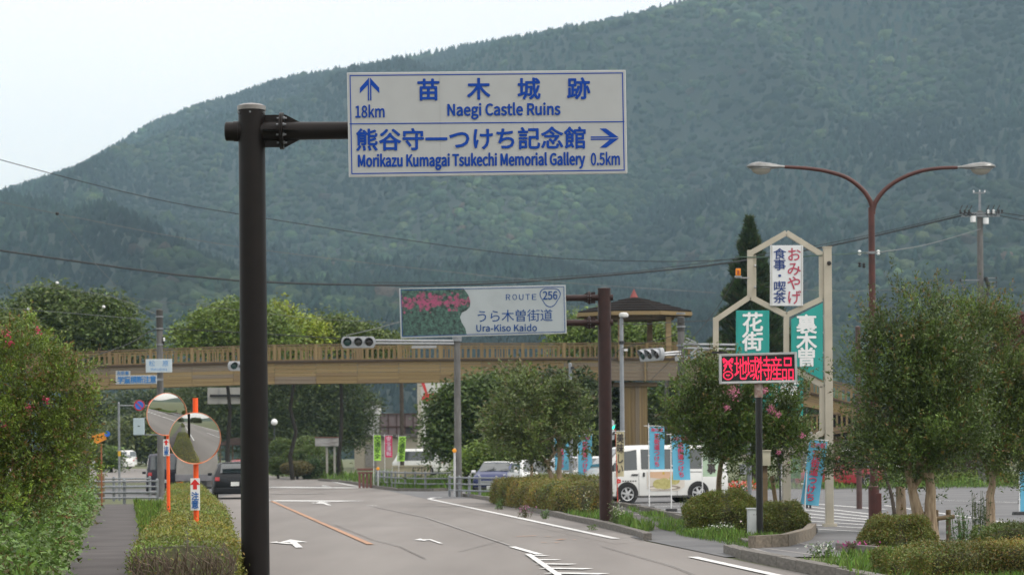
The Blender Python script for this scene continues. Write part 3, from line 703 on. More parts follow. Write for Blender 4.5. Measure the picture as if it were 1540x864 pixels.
for ch, x, y in (('苗', 645.2, 139.4), ('木', 720.3, 138.3), ('城', 795.2, 138), ('跡', 869.5, 137.6)): TX(ch, x - 14.7, y - 14.8, x + 14.7, y + 14.8, bold=.028, em=True)
TX('Naegi Castle Ruins', 673.4, 157.8, 842.5, 183, bold=.024)
for i, ch in enumerate('熊谷守一つけち記念館'): TX(ch, 539 + i * 34.6, 199.2 - i * .33, 567.5 + i * 34.6, 229.4 - i * .33, bold=.026, em=True)
TX('Morikazu Kumagai Tsukechi Memorial Gallery', 539.7, 232.9, 879.4, 258.5, bold=.026)
TX('0.5km', 887.6, 231.4, 931.3, 251.8, bold=.022)
def arrow_sign(cx, cy, L, W, ang):
    k = d1 / F; ca, sa = math.cos(ang), math.sin(ang); c0 = B(cx, cy)
    def q(u, v): return (c0[0] + (u * ca - v * sa) * k, c0[1] + (u * sa + v * ca) * k)
    for sg in (1, -1):
        MB().prism([q(-L, sg * .7), q(L * .86, sg * .7), q(L * .72, sg * 2.6), q(-L, sg * 2.6)], yf - .006, yf - .003).build('arrow_bar', blue_ink, t, smooth=False)
        MB().prism([q(L, sg * .7), q(L * .1, sg * W), q(-L * .36, sg * W), q(L * .34, sg * 2.6), q(L * .46, sg * .7)], yf - .0065, yf - .0035).build('arrow_wing', blue_ink, t, smooth=False)
arrow_sign(557.3, 137.8, 17, 14.5, PI / 2); arrow_sign(908.6, 211, 21, 14.3, 0)

# ================================================================ second sign: Route 256
d2 = 55.9; b2 = P(909, 480, d2); b2.z = 0; B = Board(b2)
t = thing('route_sign', 'smaller white route 256 sign with a printed flower photo, on a reddish brown pole', 'road sign', b2)
zt = B(906, 434)[1]; r = .152
MB().cyl((0, 0, -.1), (0, 0, zt), r + .004, r, n=32).build('pole', brown2, t)
MB().lathe([(r + .008, -.02), (r + .008, 0.01), (r * .5, .03), (0.001, .035)], (0, 0, zt), n=32).build('pole_cap', brown2, t)
c = [B(600.8, 434.2), B(850.2, 429), B(852, 501.6), B(603.2, 508.8)]
yf = -.17
for yp in (447.5, 485):
    z = B(880, yp)[1]; xf = B(886, yp)[0]
    MB().cyl((.3, 0, z), (.34 + .17, 0, z), .066, n=20).build('arm_end', brown2, t) if 0 else None
    MB().cyl((B(922, yp)[0], 0, z), (B(700, yp)[0], 0, z), .074, n=20).build('arm', brown2, t)
    flange_joint(t, xf, z, .07, .62, -1, brown2)
MB().prism(c, yf, yf + .06).build('sign_panel', mat('panel_edge', (.5, .51, .52)), t, bevel=.004)
def insq(c, k):
    cx = sum(p[0] for p in c) / 4; cz = sum(p[1] for p in c) / 4
    return [(p[0] - math.copysign(k, p[0] - cx), p[1] - math.copysign(k, p[1] - cz)) for p in c]
MB().prism(insq(c, .01), yf - .003, yf + .01).build('sign_face', white_sign2, t, smooth=False)
ring(insq(c, .035), insq(c, .048), yf - .008, yf - .005).build('border_line', blue_ink2, t, smooth=False)
Z3 = lambda x, y: (580 + x * .1948, 410 + y * .1948)
pic = [(120, 128), (600, 122), (640, 175), (655, 225), (650, 268), (625, 293), (590, 310), (575, 345), (588, 385), (615, 430), (628, 482), (128, 492)]
pm = bpy.data.materials.new('printed_flower_photo'); pm.use_nodes = True; nt_ = pm.node_tree; pb = nt_.nodes['Principled BSDF']; pb.inputs['Roughness'].default_value = .6
tcn = nt_.nodes.new('ShaderNodeTexCoord'); n1 = nt_.nodes.new('ShaderNodeTexNoise'); n1.inputs['Scale'].default_value = 11; n1.inputs['Detail'].default_value = 8; n1.inputs['Roughness'].default_value = .7
nt_.links.new(tcn.outputs['Object'], n1.inputs['Vector']); r1 = nt_.nodes.new('ShaderNodeValToRGB'); e_ = r1.color_ramp.elements
e_[0].position = .38; e_[0].color = (.006, .014, .016, 1); e_[1].position = .62; e_[1].color = (.06, .14, .11, 1)
nt_.links.new(n1.outputs[0], r1.inputs[0]); vo = nt_.nodes.new('ShaderNodeTexVoronoi'); vo.inputs['Scale'].default_value = 9; nt_.links.new(tcn.outputs['Object'], vo.inputs['Vector'])
n2 = nt_.nodes.new('ShaderNodeTexNoise'); n2.inputs['Scale'].default_value = 3.2; n2.inputs['Detail'].default_value = 4; nt_.links.new(tcn.outputs['Object'], n2.inputs['Vector'])
sz = nt_.nodes.new('ShaderNodeSeparateXYZ'); nt_.links.new(tcn.outputs['Object'], sz.inputs[0])
zc = B(650, 455)[1]
band = nt_.nodes.new('ShaderNodeMath'); band.operation = 'SUBTRACT'; band.inputs[1].default_value = zc; nt_.links.new(sz.outputs[2], band.inputs[0])
ab = nt_.nodes.new('ShaderNodeMath'); ab.operation = 'ABSOLUTE'; nt_.links.new(band.outputs[0], ab.inputs[0])
m1 = nt_.nodes.new('ShaderNodeMath'); m1.operation = 'MULTIPLY_ADD'; m1.inputs[1].default_value = -1.5; nt_.links.new(ab.outputs[0], m1.inputs[0]); nt_.links.new(n2.outputs[0], m1.inputs[2])
m2 = nt_.nodes.new('ShaderNodeMath'); m2.operation = 'MULTIPLY_ADD'; m2.inputs[1].default_value = -.55; nt_.links.new(vo.outputs['Distance'], m2.inputs[0]); nt_.links.new(m1.outputs[0], m2.inputs[2])
st = nt_.nodes.new('ShaderNodeMapRange'); st.inputs[1].default_value = -.02; st.inputs[2].default_value = .12; nt_.links.new(m2.outputs[0], st.inputs[0])
mixc = nt_.nodes.new('ShaderNodeMix'); mixc.data_type = 'RGBA'; mixc.inputs['B'].default_value = (.3, .055, .13, 1)
sp = nt_.nodes.new('ShaderNodeMapRange'); sp.inputs[1].default_value = .38; sp.inputs[2].default_value = .54; nt_.links.new(n1.outputs[0], sp.inputs[0]); mu_ = nt_.nodes.new('ShaderNodeMath'); mu_.operation = 'MULTIPLY'; nt_.links.new(st.outputs[0], mu_.inputs[0]); nt_.links.new(sp.outputs[0], mu_.inputs[1]); nt_.links.new(mu_.outputs[0], mixc.inputs['Factor']); nt_.links.new(r1.outputs[0], mixc.inputs['A']); nt_.links.new(mixc.outputs['Result'], pb.inputs['Base Color'])
B.poly([Z3(*p) for p in pic], yf - .0075, yf - .004, pm, t, 'flower_photo')
TX = lambda s, x0, y0, x1, y1, **k: B.text(s, x0, y0, x1, y1, blue_ink2, t, yf - .009, **k)
for i, ch in enumerate('ROUTE'): TX(ch, 760.8 + i * 9.75, 442.9 - i * .1, 767.8 + i * 9.75, 451.7 - i * .1, bold=.012)
TX('256', 816.3, 438.2, 838.1, 450.9, bold=.02)
for i, ch in enumerate('うら木曽街道'): TX(ch, 716.8 + i * 19.3, 467.8 - i * .35, 733.5 + i * 19.3, 484.8 - i * .35, bold=.012, em=True)
TX('Ura-Kiso Kaido', 716.4, 487.5, 807.5, 498.6, bold=.018)
sh = []
for k in range(36):
    a = 2 * PI * k / 36; rr = 14.2 * (1 + .13 * math.cos(3 * (a + PI / 2))); sh.append((827.2 + rr * 1.06 * math.cos(a), 446.4 - rr * math.sin(a) * 1.0))
cx, cy = 827.2, 446.4
so_ = [B(*p) for p in sh]; si_ = [B(cx + (p[0] - cx) * .92, cy + (p[1] - cy) * .92) for p in sh]
ring(so_, si_, yf - .008, yf - .005).build('route_shield', blue_ink2, t, smooth=False)
for xx in (640, 760):
    X = B(xx, 470)[0]; MB().box((X, -.08, B(xx, 467)[1]), (.06, .05, 1.0)).build('back_rail', alu, t)

# ================================================================ LED message sign
d3 = 46.5; b3 = P(1141, 600, d3); b3.z = 0; B = Board(b3)
t = thing('led_message_sign', 'lit red dot message board in a grey frame on a black pole', 'led sign', b3)
c = [B(1080.7, 532.5), B(1197, 529.4), B(1197.8, 574.8), B(1081, 577.2)]
ring(c, insq(c, .045), -.16, -.10).build('frame', mat('frame_grey', (.42, .43, .43), .4, .1, 6, metal=.3), t, bevel=.004)
MB().prism(insq(c, .01), -.10, .12).build('housing', mat('housing_grey', (.12, .12, .12), .6, .15, 4), t)
MB().prism(insq(c, .046), -.115, -.09).build('display_panel', black_paint, t)
lm = bpy.data.materials.new('red_leds'); lm.use_nodes = True; q = lm.node_tree; bs = q.nodes['Principled BSDF']; bs.inputs['Base Color'].default_value = (.1, .01, .02, 1)
tcn = q.nodes.new('ShaderNodeTexCoord'); mp = q.nodes.new('ShaderNodeMapping'); mp.inputs['Scale'].default_value = (46, 0, 46); q.links.new(tcn.outputs['Object'], mp.inputs[0])
fr = q.nodes.new('ShaderNodeVectorMath'); fr.operation = 'FRACTION'; q.links.new(mp.outputs[0], fr.inputs[0])
sb = q.nodes.new('ShaderNodeVectorMath'); sb.operation = 'DISTANCE'; sb.inputs[1].default_value = (.5, 0, .5); q.links.new(fr.outputs[0], sb.inputs[0])
mg = q.nodes.new('ShaderNodeMapRange'); mg.inputs[1].default_value = .3; mg.inputs[2].default_value = .62; mg.inputs[3].default_value = 1.9; mg.inputs[4].default_value = .5; q.links.new(sb.outputs['Value'], mg.inputs[0])
bs.inputs['Emission Color'].default_value = (1, .012, .075, 1); q.links.new(mg.outputs[0], bs.inputs['Emission Strength'])
for i, ch in enumerate('地域特産品'): B.text(ch, 1104.8 + i * 17.6, 537.6, 1121.6 + i * 17.6, 571.4, lm, t, -.125, bold=.008, em=True)
def icon():
    m = MB(); k = d3 / F; cx, cz = B(1094, 555)
    def bar(a, b, w=1.6): m.beam((cx + a[0] * k, -.124, cz + a[1] * k), (cx + b[0] * k, -.124, cz + b[1] * k), .004, w * k)
    bar((-7, 16), (6, 4), 3); bar((7, 16), (-6, 4), 3); bar((-7, 16), (-6, 9), 2.5); bar((7, 16), (6, 9), 2.5)
    bar((-2, 5), (-6.5, -3)); bar((2, 5), (6.5, -3))
    for i in range(12):
        a, b = 2 * PI * i / 12, 2 * PI * (i + 1) / 12; bar((7 * math.cos(a), -9.5 + 6 * math.sin(a)), (7 * math.cos(b), -9.5 + 6 * math.sin(b)))
    bar((-3, -9), (3, -9)); bar((0, -9), (0, -12)); m.build('pouch_symbol', lm, t, smooth=False)
icon()
zf = B(1141, 577)[1]
MB().cyl((0, 0, -.05), (0, 0, zf - .2), .066, n=20).build('pole', black_paint, t)
MB().cyl((0, 0, zf - .26), (0, 0, zf + .01), .08, n=20).build('pole_sleeve', mat('rusty_white', (.16, .05, .025), .8, .3, 7, .2, col2=(.6, .55, .5)), t)
MB().box((-.75, .02, zf + .62), (.3, .06, .04)).build('top_bracket', dark, t)
# cabinet standing beside it
b = G(1132.5, 803); k = b.y / F
t = thing('control_cabinet', 'pale grey metal cabinet standing between the two round shrubs', 'cabinet', b)
MB().box((0, 0, .26), (.22, .24, .52)).build('body', mat('cabinet_grey', (.5, .53, .54), .5, .06, 4), t, bevel=.008)
MB().box((0, -.0, .53), (.26, .28, .025)).build('lid', mat('cabinet_grey', (.5, .53, .54)), t, bevel=.005)
MB().box((.012, -.122, .26), (.18, .006, .46)).build('door', mat('cabinet_grey2', (.52, .55, .56), .5, .06, 4), t, bevel=.002)
for q in (-.02, .03): MB().box((.03 + q, -.128, .41), (.015, .004, .02)).build('marking', dark, t)
b = G(1150, 800); t = thing('meter_post', 'weathered wooden post carrying a beige meter box beside the black pole', 'post', b)
MB().box((0, 0, .72), (.13, .12, 1.44)).build('post', wood_d, t, bevel=.01)
MB().box((.02, -.1, 1.55), (.2, .12, .3)).box((.02, -.1, 1.715), (.23, .16, .03)).build('meter_box', mat('beige_box', (.42, .4, .3), .5, .06, 4), t, bevel=.006)
b = G(1160, 792); t = thing('wooden_stake', 'leaning grey wooden stake behind the right round shrub', 'stake', b)
MB().tube([(0, 0, 0), (.1, 0, .55), (.02, 0, 1.15)], .05, 7).build('stake', wood_d, t)

# ================================================================ honeycomb sign tower
d4 = 53.5; b4 = P(1246, 600, d4); b4.z = 0; B = Board(b4)
t = thing('honeycomb_sign_tower', 'cream steel tower of hexagon frames with white and teal vertical sign panels', 'sign', b4)
k = d4 / F; zt = B(1245, 372)[1]
MB().box((0, 0, zt / 2), (.175, .175, zt)).build('mast', cream, t, bevel=.008)
MB().box((0, 0, zt + .01), (.2, .2, .02)).build('mast_cap', cream, t)
MB().box((0, 0, .04), (.3, .3, .08)).build('base_plate', cream, t)
def fr(a, b, w=.135, nm='frame_bar', y=0):
    p, q = B(*a), B(*b); MB().beam((p[0], y, p[1]), (q[0], y, q[1]), .12, w, up=(0, 1, 0)).build(nm, cream, t, bevel=.006)
T1, TL, TR, BL, BR, BC = (1182.5, 350), (1128, 381), (1236, 383), (1128, 446), (1236, 449), (1182.5, 474)
for a, b in ((TL, T1), (T1, TR)): fr(a, b, .11)
fr((1128, 376), BL, .115); fr((1133.5, 383), (1133.5, 446), .03, y=.03); fr((1235.5, 380), BR, .08)
fr(BL, BC, .11); fr(BC, BR, .11); fr(BL, (1076, 481), .11); fr((1076.5, 477), (1076.5, 660), .115); fr(BC, (1182.5, 549), .115)
fr((1182.5, 549), (1237.5, 580), .11); fr((1236.5, 580), (1236.5, 652), .11); fr((1236.5, 650), (1183, 681), .13)
fr((1183, 681), (1128, 650), .13); fr((1128, 650), (1128, 590), .115); fr((1128, 590), (1182.5, 549), .11); fr((1076.5, 660), (1128, 690), .11, y=.02)
p = B(1182.5, 681); MB().box((p[0], 0, p[1] / 2), (.17, .17, p[1])).build('centre_leg', cream, t, bevel=.008)
W = mat('white_panel', (.66, .68, .7), .45, .04, 4); navy = mat('navy_ink', (.012, .045, .2), .5, .1, 8); rose = mat('rose_ink', (.42, .055, .1), .5, .12, 8)
B.poly([(1157.8, 369.3), (1207, 369.3), (1206.8, 460), (1157.5, 459.8)], -.10, -.04, W, t, 'white_panel', bevel=.005)
for x in (1159.8, 1204.7):
    B.poly([(x - 1, 370), (x + 1, 370), (x + 1, 460), (x - 1, 460)], -.106, -.098, mat('panel_trim', (.5, .5, .48)), t, 'panel_trim')
    a, b = B(x, 358), B(x, 465); MB().beam((a[0], -.02, a[1]), (b[0], -.02, b[1]), .03, .03).build('hanger', alu, t)
for i, ch in enumerate('食事・喫茶'): B.text(ch, 1163.6, 374.6 + i * 16.4, 1180, 390 + i * 16.4, navy, t, -.104, bold=.016, em=True)
for i, ch in enumerate('おみやげ'): B.text(ch, 1184.2, 373.6 + i * 21.4, 1202.4, 393 + i * 21.4, rose, t, -.104, bold=.014, em=True)
B.poly([(1106.4, 466.9), (1156.3, 466.9), (1156.3, 640), (1106.4, 640)], -.09, -.04, teal, t, 'teal_panel', bevel=.004)
for x in (1108.6, 1152.4): B.poly([(x - .7, 467), (x + .7, 467), (x + .7, 640), (x - .7, 640)], -.098, -.088, mat('dark_teal_trim', (.015, .3, .27), .5), t, 'panel_trim')
for ch, y in (('花', 471.5), ('街', 500.5)): B.text(ch, 1118, y, 1144.6, y + 26.5, white_ink, t, -.097, bold=.03, em=True)
B.poly([(1189.3, 480), (1236.5, 455.5), (1236.5, 571.5), (1196, 549.5), (1189.3, 545)], -.10, -.04, teal, t, 'teal_panel')
for ch, y in (('裏', 475), ('木', 500), ('曽', 524.5)): B.text(ch, 1199, y, 1225.2, y + 26, white_ink, t, -.106, bold=.03, em=True)
B.poly([(1150, 556), (1208, 556), (1207, 640), (1150, 640)], -.03, .02, teal, t, 'teal_panel')
B.text('道', 1160, 570, 1200, 608, white_ink, t, -.036, bold=.03, em=True)
for y in (475, 500, 530, 558): a = B(1238, y); MB().box((a[0], -.07, a[1]), (.12, .03, .03)).build('bracket', alu, t)
for x, y in ((1135, 432), (1135, 400)): a = B(x, y); MB().cyl((a[0] - .02, -.08, a[1]), (a[0] + .02, -.08, a[1]), .03).build('bracket', alu, t)
for ddy in (0,): 
    a = B(1246, 396); MB().lathe([(.035, -.02), (.05, 0), (.035, .02)], (a[0], -.11, a[1]), (0, 1, 0), 10).build('clip', dark, t)
# yellow lamp held by the tower on its own arm
b = P(1110, 409, d4 - .1); t = thing('warning_lamp', 'small amber warning lamp on a thin bracket left of the tall frame', 'lamp', b)
k = d4 / F
MB().box((0, 0, 0), (.11, .1, .16)).build('lens', mat('amber_lens', (.75, .25, .01), .25, .2, 12), t, bevel=.012)
MB().box((0, 0, -.1), (.15, .13, .03)).beam((-.05, 0, -.125), (.26, 0.05, -.125), .03, .025).build('bracket', alu, t)
MB().box((0, -.052, -.01), (.05, .006, .09)).build('bulb', mat('dark_amber', (.3, .05, .01), .4), t)

# phone booth beside the centre leg
b = G(1196, 764); t = thing('phone_booth', 'dark framed glass telephone booth behind the cream centre leg', 'phone booth', b)
for x in (-.4, .4):
    for y in (-.4, .4): MB().box((x, y, 1.1), (.06, .06, 2.2)).build('post', dark, t)
MB().box((0, 0, 2.22), (.95, .95, .12)).build('roof', mat('booth_roof', (.25, .25, .26)), t, bevel=.02)
gm = bpy.data.materials.new('clear_glass'); gm.use_nodes = True; gm.node_tree.nodes['Principled BSDF'].inputs['Transmission Weight'].default_value = .9; gm.node_tree.nodes['Principled BSDF'].inputs['Roughness'].default_value = .05; gm.node_tree.nodes['Principled BSDF'].inputs['IOR'].default_value = 1.1
MB().box((0, -.4, 1.15), (.74, .008, 1.9)).build('pane', gm, t); MB().box((.4, 0, 1.15), (.008, .74, 1.9)).build('pane', gm, t); MB().box((-.4, 0, 1.15), (.008, .74, 1.9)).build('pane', gm, t)
MB().box((0, .25, 1.2), (.4, .2, .6)).build('telephone', mat('phone_green', (.05, .25, .05)), t)

# ================================================================ double street lamp
d5 = 56.4; b5 = P(1313, 600, d5); b5.z = 0; B = Board(b5)
t = thing('double_street_lamp', 'tall rust brown street lamp with two curved arms forming a Y', 'street lamp', b5)
zf = B(1313, 312)[1]
MB().cyl((0, 0, 0), (0, 0, zf), .095, .075, n=20).build('pole', lampbrown, t)
MB().cyl((0, 0, 0), (0, 0, .85), .13, n=20).lathe([(.13, 0), (.1, .03)], (0, 0, .85)).build('base_sleeve', lampbrown, t)
MB().box((.09, -.11, .45), (.14, .05, .5)).build('hatch', lampbrown, t, bevel=.01)
arms = {0: [(1313, 322), (1309, 303), (1297, 285), (1275, 268), (1245, 258), (1212, 253), (1180, 251)], 1: [(1312, 322), (1316, 305), (1330, 286), (1352, 270), (1382, 258), (1412, 253), (1440, 252)]}
for i, pts in arms.items():
    q = [B(*p) for p in pts]; V_ = [Vector((a, 0, z)) for a, z in q]; sm = []
    for j in range(len(V_) - 1):
        p0 = V_[max(j - 1, 0)]; p1 = V_[j]; p2 = V_[j + 1]; p3 = V_[min(j + 2, len(V_) - 1)]
        for k_ in range(4):
            u = k_ / 4; sm.append(.5 * ((2 * p1) + (p2 - p0) * u + (2 * p0 - 5 * p1 + 4 * p2 - p3) * u ** 2 + (3 * p1 - p0 - 3 * p2 + p3) * u ** 3))
    sm.append(V_[-1]); MB().tube(sm, .062, 12, r1=.04).build('arm', lampbrown, t)
    ex, ez = q[-1]; s = -1 if i == 0 else 1

    prof = []
    m = MB(); secs = [(0, .045, .03, 0), (.12, .065, .05, 0), (.35, .13, .1, .0), (.6, .17, .12, .01), (.75, .14, .09, .02), (.86, .07, .045, .015), (.9, .015, .01, .01)]
    n = 16; vs = []
    for x, wy, hz, dz in secs:
        for a in range(n):
            th = 2 * PI * a / n; zz = hz * math.sin(th); zz = zz * (.55 if zz < 0 else 1)
            vs.append((ex + s * x, wy * math.cos(th), ez + dz + zz))
    fs = [(i2 * n + a, i2 * n + (a + 1) % n, (i2 + 1) * n + (a + 1) % n, (i2 + 1) * n + a) for i2 in range(len(secs) - 1) for a in range(n)] + [tuple(range(n)), tuple(range((len(secs) - 1) * n, len(secs) * n))]
    hd = m.add(vs, fs).build('lamp_head', mat('lamp_head_grey', (.2, .205, .2), .35, .2, 7, .05, metal=.4), t)
    MB().lathe([(.19, 0), (.2, .012), (.19, .024)], (0, 0, 0), n=24).build('rim', alu, hd).matrix_local = Matrix.Translation((ex + s * .55, 0, ez - .045)) @ Matrix.Diagonal((1.45, .75, 1, 1))
    lens = MB().lathe([(.17, 0), (.16, -.045), (.13, -.09), (.08, -.125), (.001, -.14)], (0, 0, 0), n=24).build('lamp_lens', mat('lamp_bowl', (.26, .25, .22), .12, .15, 3, spec=.8, coat=.5), hd)
    lens.matrix_local = Matrix.Translation((ex + s * .55, 0, ez - .04)) @ Matrix.Diagonal((1.4, .75, 1, 1))
z = B(1313, 380)[1]
MB().lathe([(.1, -.03), (.1, .03)], (0, 0, z), n=16).beam((-.32, -.08, z), (.12, -.08, z), .03, .03).build('wire_bracket', steel, t)
for x, zz in ((-.3, z), (-.3, z - .28), (-.2, z - .3), (.14, z)): MB().lathe([(.02, -.06), (.045, -.03), (.02, 0), (.045, .03), (.02, .06)], (x, -.08, zz), n=10).build('insulator', white_p if zz == z else dark, t)

# ================================================================ utility poles and small lamp posts
def concrete_pole(name, label, px, ytop, d, r0=.17, r1=.12, m=concrete, cat='utility pole', extra=None):
    b = P(px, 600, d); b.z = gz(d); t = thing(name, label, cat, b); B = Board(b); z = B(px, ytop)[1]
    MB().cyl((0, 0, -.1), (0, 0, z), r0, r1, n=18).build('shaft', m, t)
    MB().lathe([(r1 * 1.05, -.03), (r1 * 1.05, .02), (.001, .05)], (0, 0, z), n=18).build('cap', m, t)
    return t, B, z
def insul(t, x, y, z, m=None, s=1): MB().lathe([(.02 * s, -.09 * s), (.055 * s, -.06 * s), (.025 * s, -.02 * s), (.055 * s, .02 * s), (.02 * s, .07 * s)], (x, y, z), n=10).build('insulator', m or white_p, t)
t, B, z = concrete_pole('utility_pole', 'tall concrete power pole with crossarms rising behind the right trees', 1476, 318, 112, .19, .13)
MB().beam((0, 0, z), (-.0, 0, B(1471, 288)[1]), .09, .09).build('top_mast', steel, t)
a = B(1470, 290); MB().beam((-.3, 0, a[1]), (.25, 0, a[1]), .05, .05).build('crossarm', steel, t)
for x in (-.28, 0, .24): insul(t, x, 0, a[1] + .08, s=.7)
for yy_, w in ((321, .95), (325, .9)):
    zz = B(1476, yy_)[1]; MB().beam((-w, -.15, zz), (w, -.15, zz), .09, .08).build('crossarm', steel, t)
for x in (-.95, -.75, -.55, .35, .6, .85, 1.0): insul(t, x, -.2, B(1476, 320)[1] + .05, dark if x < 0 or x > .8 else white_p, 1.2)
for x in (-.85, -.6, -.4, .4, .65, .9): MB().tube([(x, -.2, B(0, 322)[1]), (x - .15, -.25, B(0, 331)[1]), (x * .8, -.2, B(0, 338)[1]), (x * .5, -.18, B(0, 334)[1])], .025, 6).build('jumper_cable', dark, t)
for x, yy_ in ((-.35, 342), (.25, 345)): MB().cyl((x, -.15, B(0, yy_ + 5)[1]), (x, -.15, B(0, yy_ - 4)[1]), .13, n=14).build('cutout', white_p, t)
zz = B(1476, 421)[1]; MB().beam((-.9, -.1, zz), (.1, -.1, zz), .05, .05).build('crossarm', steel, t); insul(t, -.95, -.1, zz, dark, 1)
for q in (431, 437, 443): MB().beam((.1, -.1, B(0, q)[1]), (.7, -.1, B(0, q)[1]), .04, .04).build('cable_bracket', steel, t); insul(t, .72, -.1, B(0, q)[1], dark, .8)
MB().tube([(.2, -.2, B(0, 430)[1]), (.35, -.2, B(0, 445)[1]), (.2, -.2, B(0, 462)[1])], .09, 8).build('cable_coil', dark, t)
MB().cyl((.17, -.12, B(0, 478)[1]), (.14, -.14, 2), .035, n=6).build('conduit', dark, t)

t, B, z = concrete_pole('utility_pole', 'grey concrete pole behind the tall hedge on the left, carrying the place name board', 241, 466, 104, .16, .13)
MB().cyl((0, 0, z - .9), (0, 0, z - .02), .145, n=16).build('top_band', mat('dark_pole_band', (.05, .048, .045), .9, .3, 8), t)
for q in (478, 496, 520): MB().lathe([(.17, -.03), (.17, .03)], (0, 0, B(0, q)[1]), n=16).build('band', steel, t)
insul(t, .2, -.1, B(0, 512)[1], s=1); MB().cyl((.17, -.05, B(0, 520)[1]), (.17, -.05, B(0, 508)[1]), .04).build('fuse_box', dark, t)
dS = 103.6
def plate(name, label, cat, px, py, w, h, d, face, texts, edge=None, posts=(), y=-.02, rim=.012):
    b = P(px, py, d); t = thing(name, label, cat, b); B = Board(b); k = d / F
    MB().box((0, 0, 0), (w * k, .03, h * k)).build('panel', edge or mat('pale_edge', (.5, .55, .58), .5), t, bevel=.004)
    MB().box((0, -.018, 0), (w * k - rim * 2, .006, h * k - rim * 2)).build('face', face, t)
    for s, x0, y0, x1, y1, m, em in texts: B.text(s, x0, y0, x1, y1, m, t, -.025, bold=.01, em=em)
    return t, B
signblue = mat('light_sign_face', (.42, .5, .56), .5, .06, 3); tb = mat('sign_text_blue', (.03, .2, .5), .5)
plate('place_name_board', 'pale place name board reading Matsubara on the left concrete pole', 'sign', 239, 549.5, 39.5, 20, dS,
      signblue, [('松', 224.5, 542, 232.5, 550.5, tb, True), ('原', 245, 542, 253, 550.5, tb, True), ('Matsubara', 227, 552.3, 251, 556.8, tb, False)], edge=mat('pale_edge', (.5, .55, .58)), rim=.04)
t, _ = plate('school_crossing_sign', 'long white sign with blue characters warning of crossing schoolchildren', 'sign', 205, 570.5, 61.5, 13, dS - .1, white_sign, [], rim=.02)
Bq = Board(P(205, 570.5, dS - .1))
for i, ch in enumerate('学童横断注意'): Bq.text(ch, 177.5 + i * 9.7, 566 - i * .15, 186 + i * 9.7, 576 - i * .15, mat('sign_text_blue2', (.02, .16, .42), .5), t, -.025, .03, True)
MB().beam((.85, .03, 0), (1.15, .06, 0), .03, .1).build('bracket', steel, t)
t, _ = plate('small_turn_sign', 'small white plate with blue characters on top of the long white warning sign', 'sign', 185, 560.7, 21.5, 6.4, dS - .1, white_sign, [], rim=.01)
Bq = Board(P(185, 560.7, dS - .1))
for i, ch in enumerate('左折車'): Bq.text(ch, 176.5 + i * 6, 558.2, 181.5 + i * 6, 563.4, mat('sign_text_blue2', (.02, .16, .42), .5), t, -.025, .03, True)
# signal pole in the middle
t, B, z = concrete_pole('signal_pole', 'grey concrete pole holding the unlit traffic light on a long arm below the route sign', 688, 511, 97.5, .16, .125, cat='pole')
for q in (513, 517): MB().lathe([(.19, -.05), (.19, .05)], (0, 0, B(0, q)[1]), n=16).build('band', steel, t)
for q, q2 in ((512.5, 511.7), (516.5, 516)):
    a, e = B(683, q), B(565, q2); MB().tube([(a[0], -.1, a[1]), (e[0], -.1, e[1])], .045, 8).build('signal_arm', alu, t)
for x in (610, 635, 668): a, e = B(x, 511), B(x, 518); MB().beam((a[0], -.1, a[1]), (e[0], -.1, e[1]), .03, .05).build('clamp', alu, t)
a = B(638, 521.5); MB().box((a[0], -.1, a[1]), (1.0, .1, .1)).build('name_plate_back', alu, t)
a, e = B(683, 470), B(570, 508)
def signal(name, label, px, py, d, rz, s=1.0, lit=None, ang=0, n=3, vert=False):
    b = P(px, py, d); t = thing(name, label, 'traffic light', b, rz)
    W_, H_ = 1.3 * s, .43 * s
    vs = []; nn = 24; m = MB(); poly = []
    for i in range(nn):
        a = 2 * PI * i / nn; poly.append(((W_ / 2 - H_ / 2) * (1 if math.cos(a) > 0 else -1) + H_ / 2 * math.cos(a) * 1.0, H_ / 2 * math.sin(a)))
    poly = [(x, max(-H_ / 2, min(H_ / 2, z * 1.25))) for x, z in poly]
    if vert: poly = [(z, x) for x, z in poly]
    m.prism(poly, -.07, .09).build('housing', mat('signal_grey', (.3, .315, .33), .5, .05, 4), t, bevel=.012)
    cols = [(.006, .035, .03), (.025, .023, .02), (.018, .012, .012)]
    for i in range(n):
        x = (i - (n - 1) / 2) * .41 * s; o = (0, 0, -x) if vert else (x, 0, 0)
        e = 3 if lit == i else 0
        cl = (.02, .8, .45) if e else cols[i]
        MB().lathe([(.15 * s, 0), (.13 * s, .02), (.07 * s, .035), (.001, .04)], (o[0], -.075, o[2]), (0, -1, 0), 20).build('lens', mat('lens_%d_%d' % (i, e), cl, .25, .1, 9, emit=e), t)
        v = MB(); nv = 16; vs = []
        for yv in (0, 1):
            for k in range(nv + 1):
                a = -.35 + (PI + .7) * k / nv; L = 0 if yv == 0 else (.06 + .16 * max(0, math.sin(a))) * s
                vs.append((o[0] + .17 * s * math.cos(a), -.07 - L, o[2] + .17 * s * math.sin(a)))
        v.add(vs, [(k, k + 1, nv + 2 + k, nv + 1 + k) for k in range(nv)]).build('visor', mat('visor_grey', (.3, .31, .33), .5), t)
    return t
signal('traffic_light', 'three-lens traffic light facing the camera at the end of the long arm, unlit grey', 539, 514.3, 97.3, 0, 1.07)
t, B, z = concrete_pole('signal_pole', 'concrete pole right of the wooden tower with traffic light arms on both sides', 1025, 477, 86, .15, .12, cat='pole')
MB().cyl((0, 0, z - .5), (0, 0, z - .01), .135, n=14).build('top_band', mat('dark_pole_band', (.05, .048, .045)), t)
for (x0, y0, x1, y1) in ((1023, 528.5, 992, 532), (1023, 532.5, 992, 535)): a, e = B(x0, y0), B(x1, y1); MB().tube([(a[0], -.12, a[1]), (e[0], -.5, e[1])], .04, 8).build('signal_arm', alu, t)
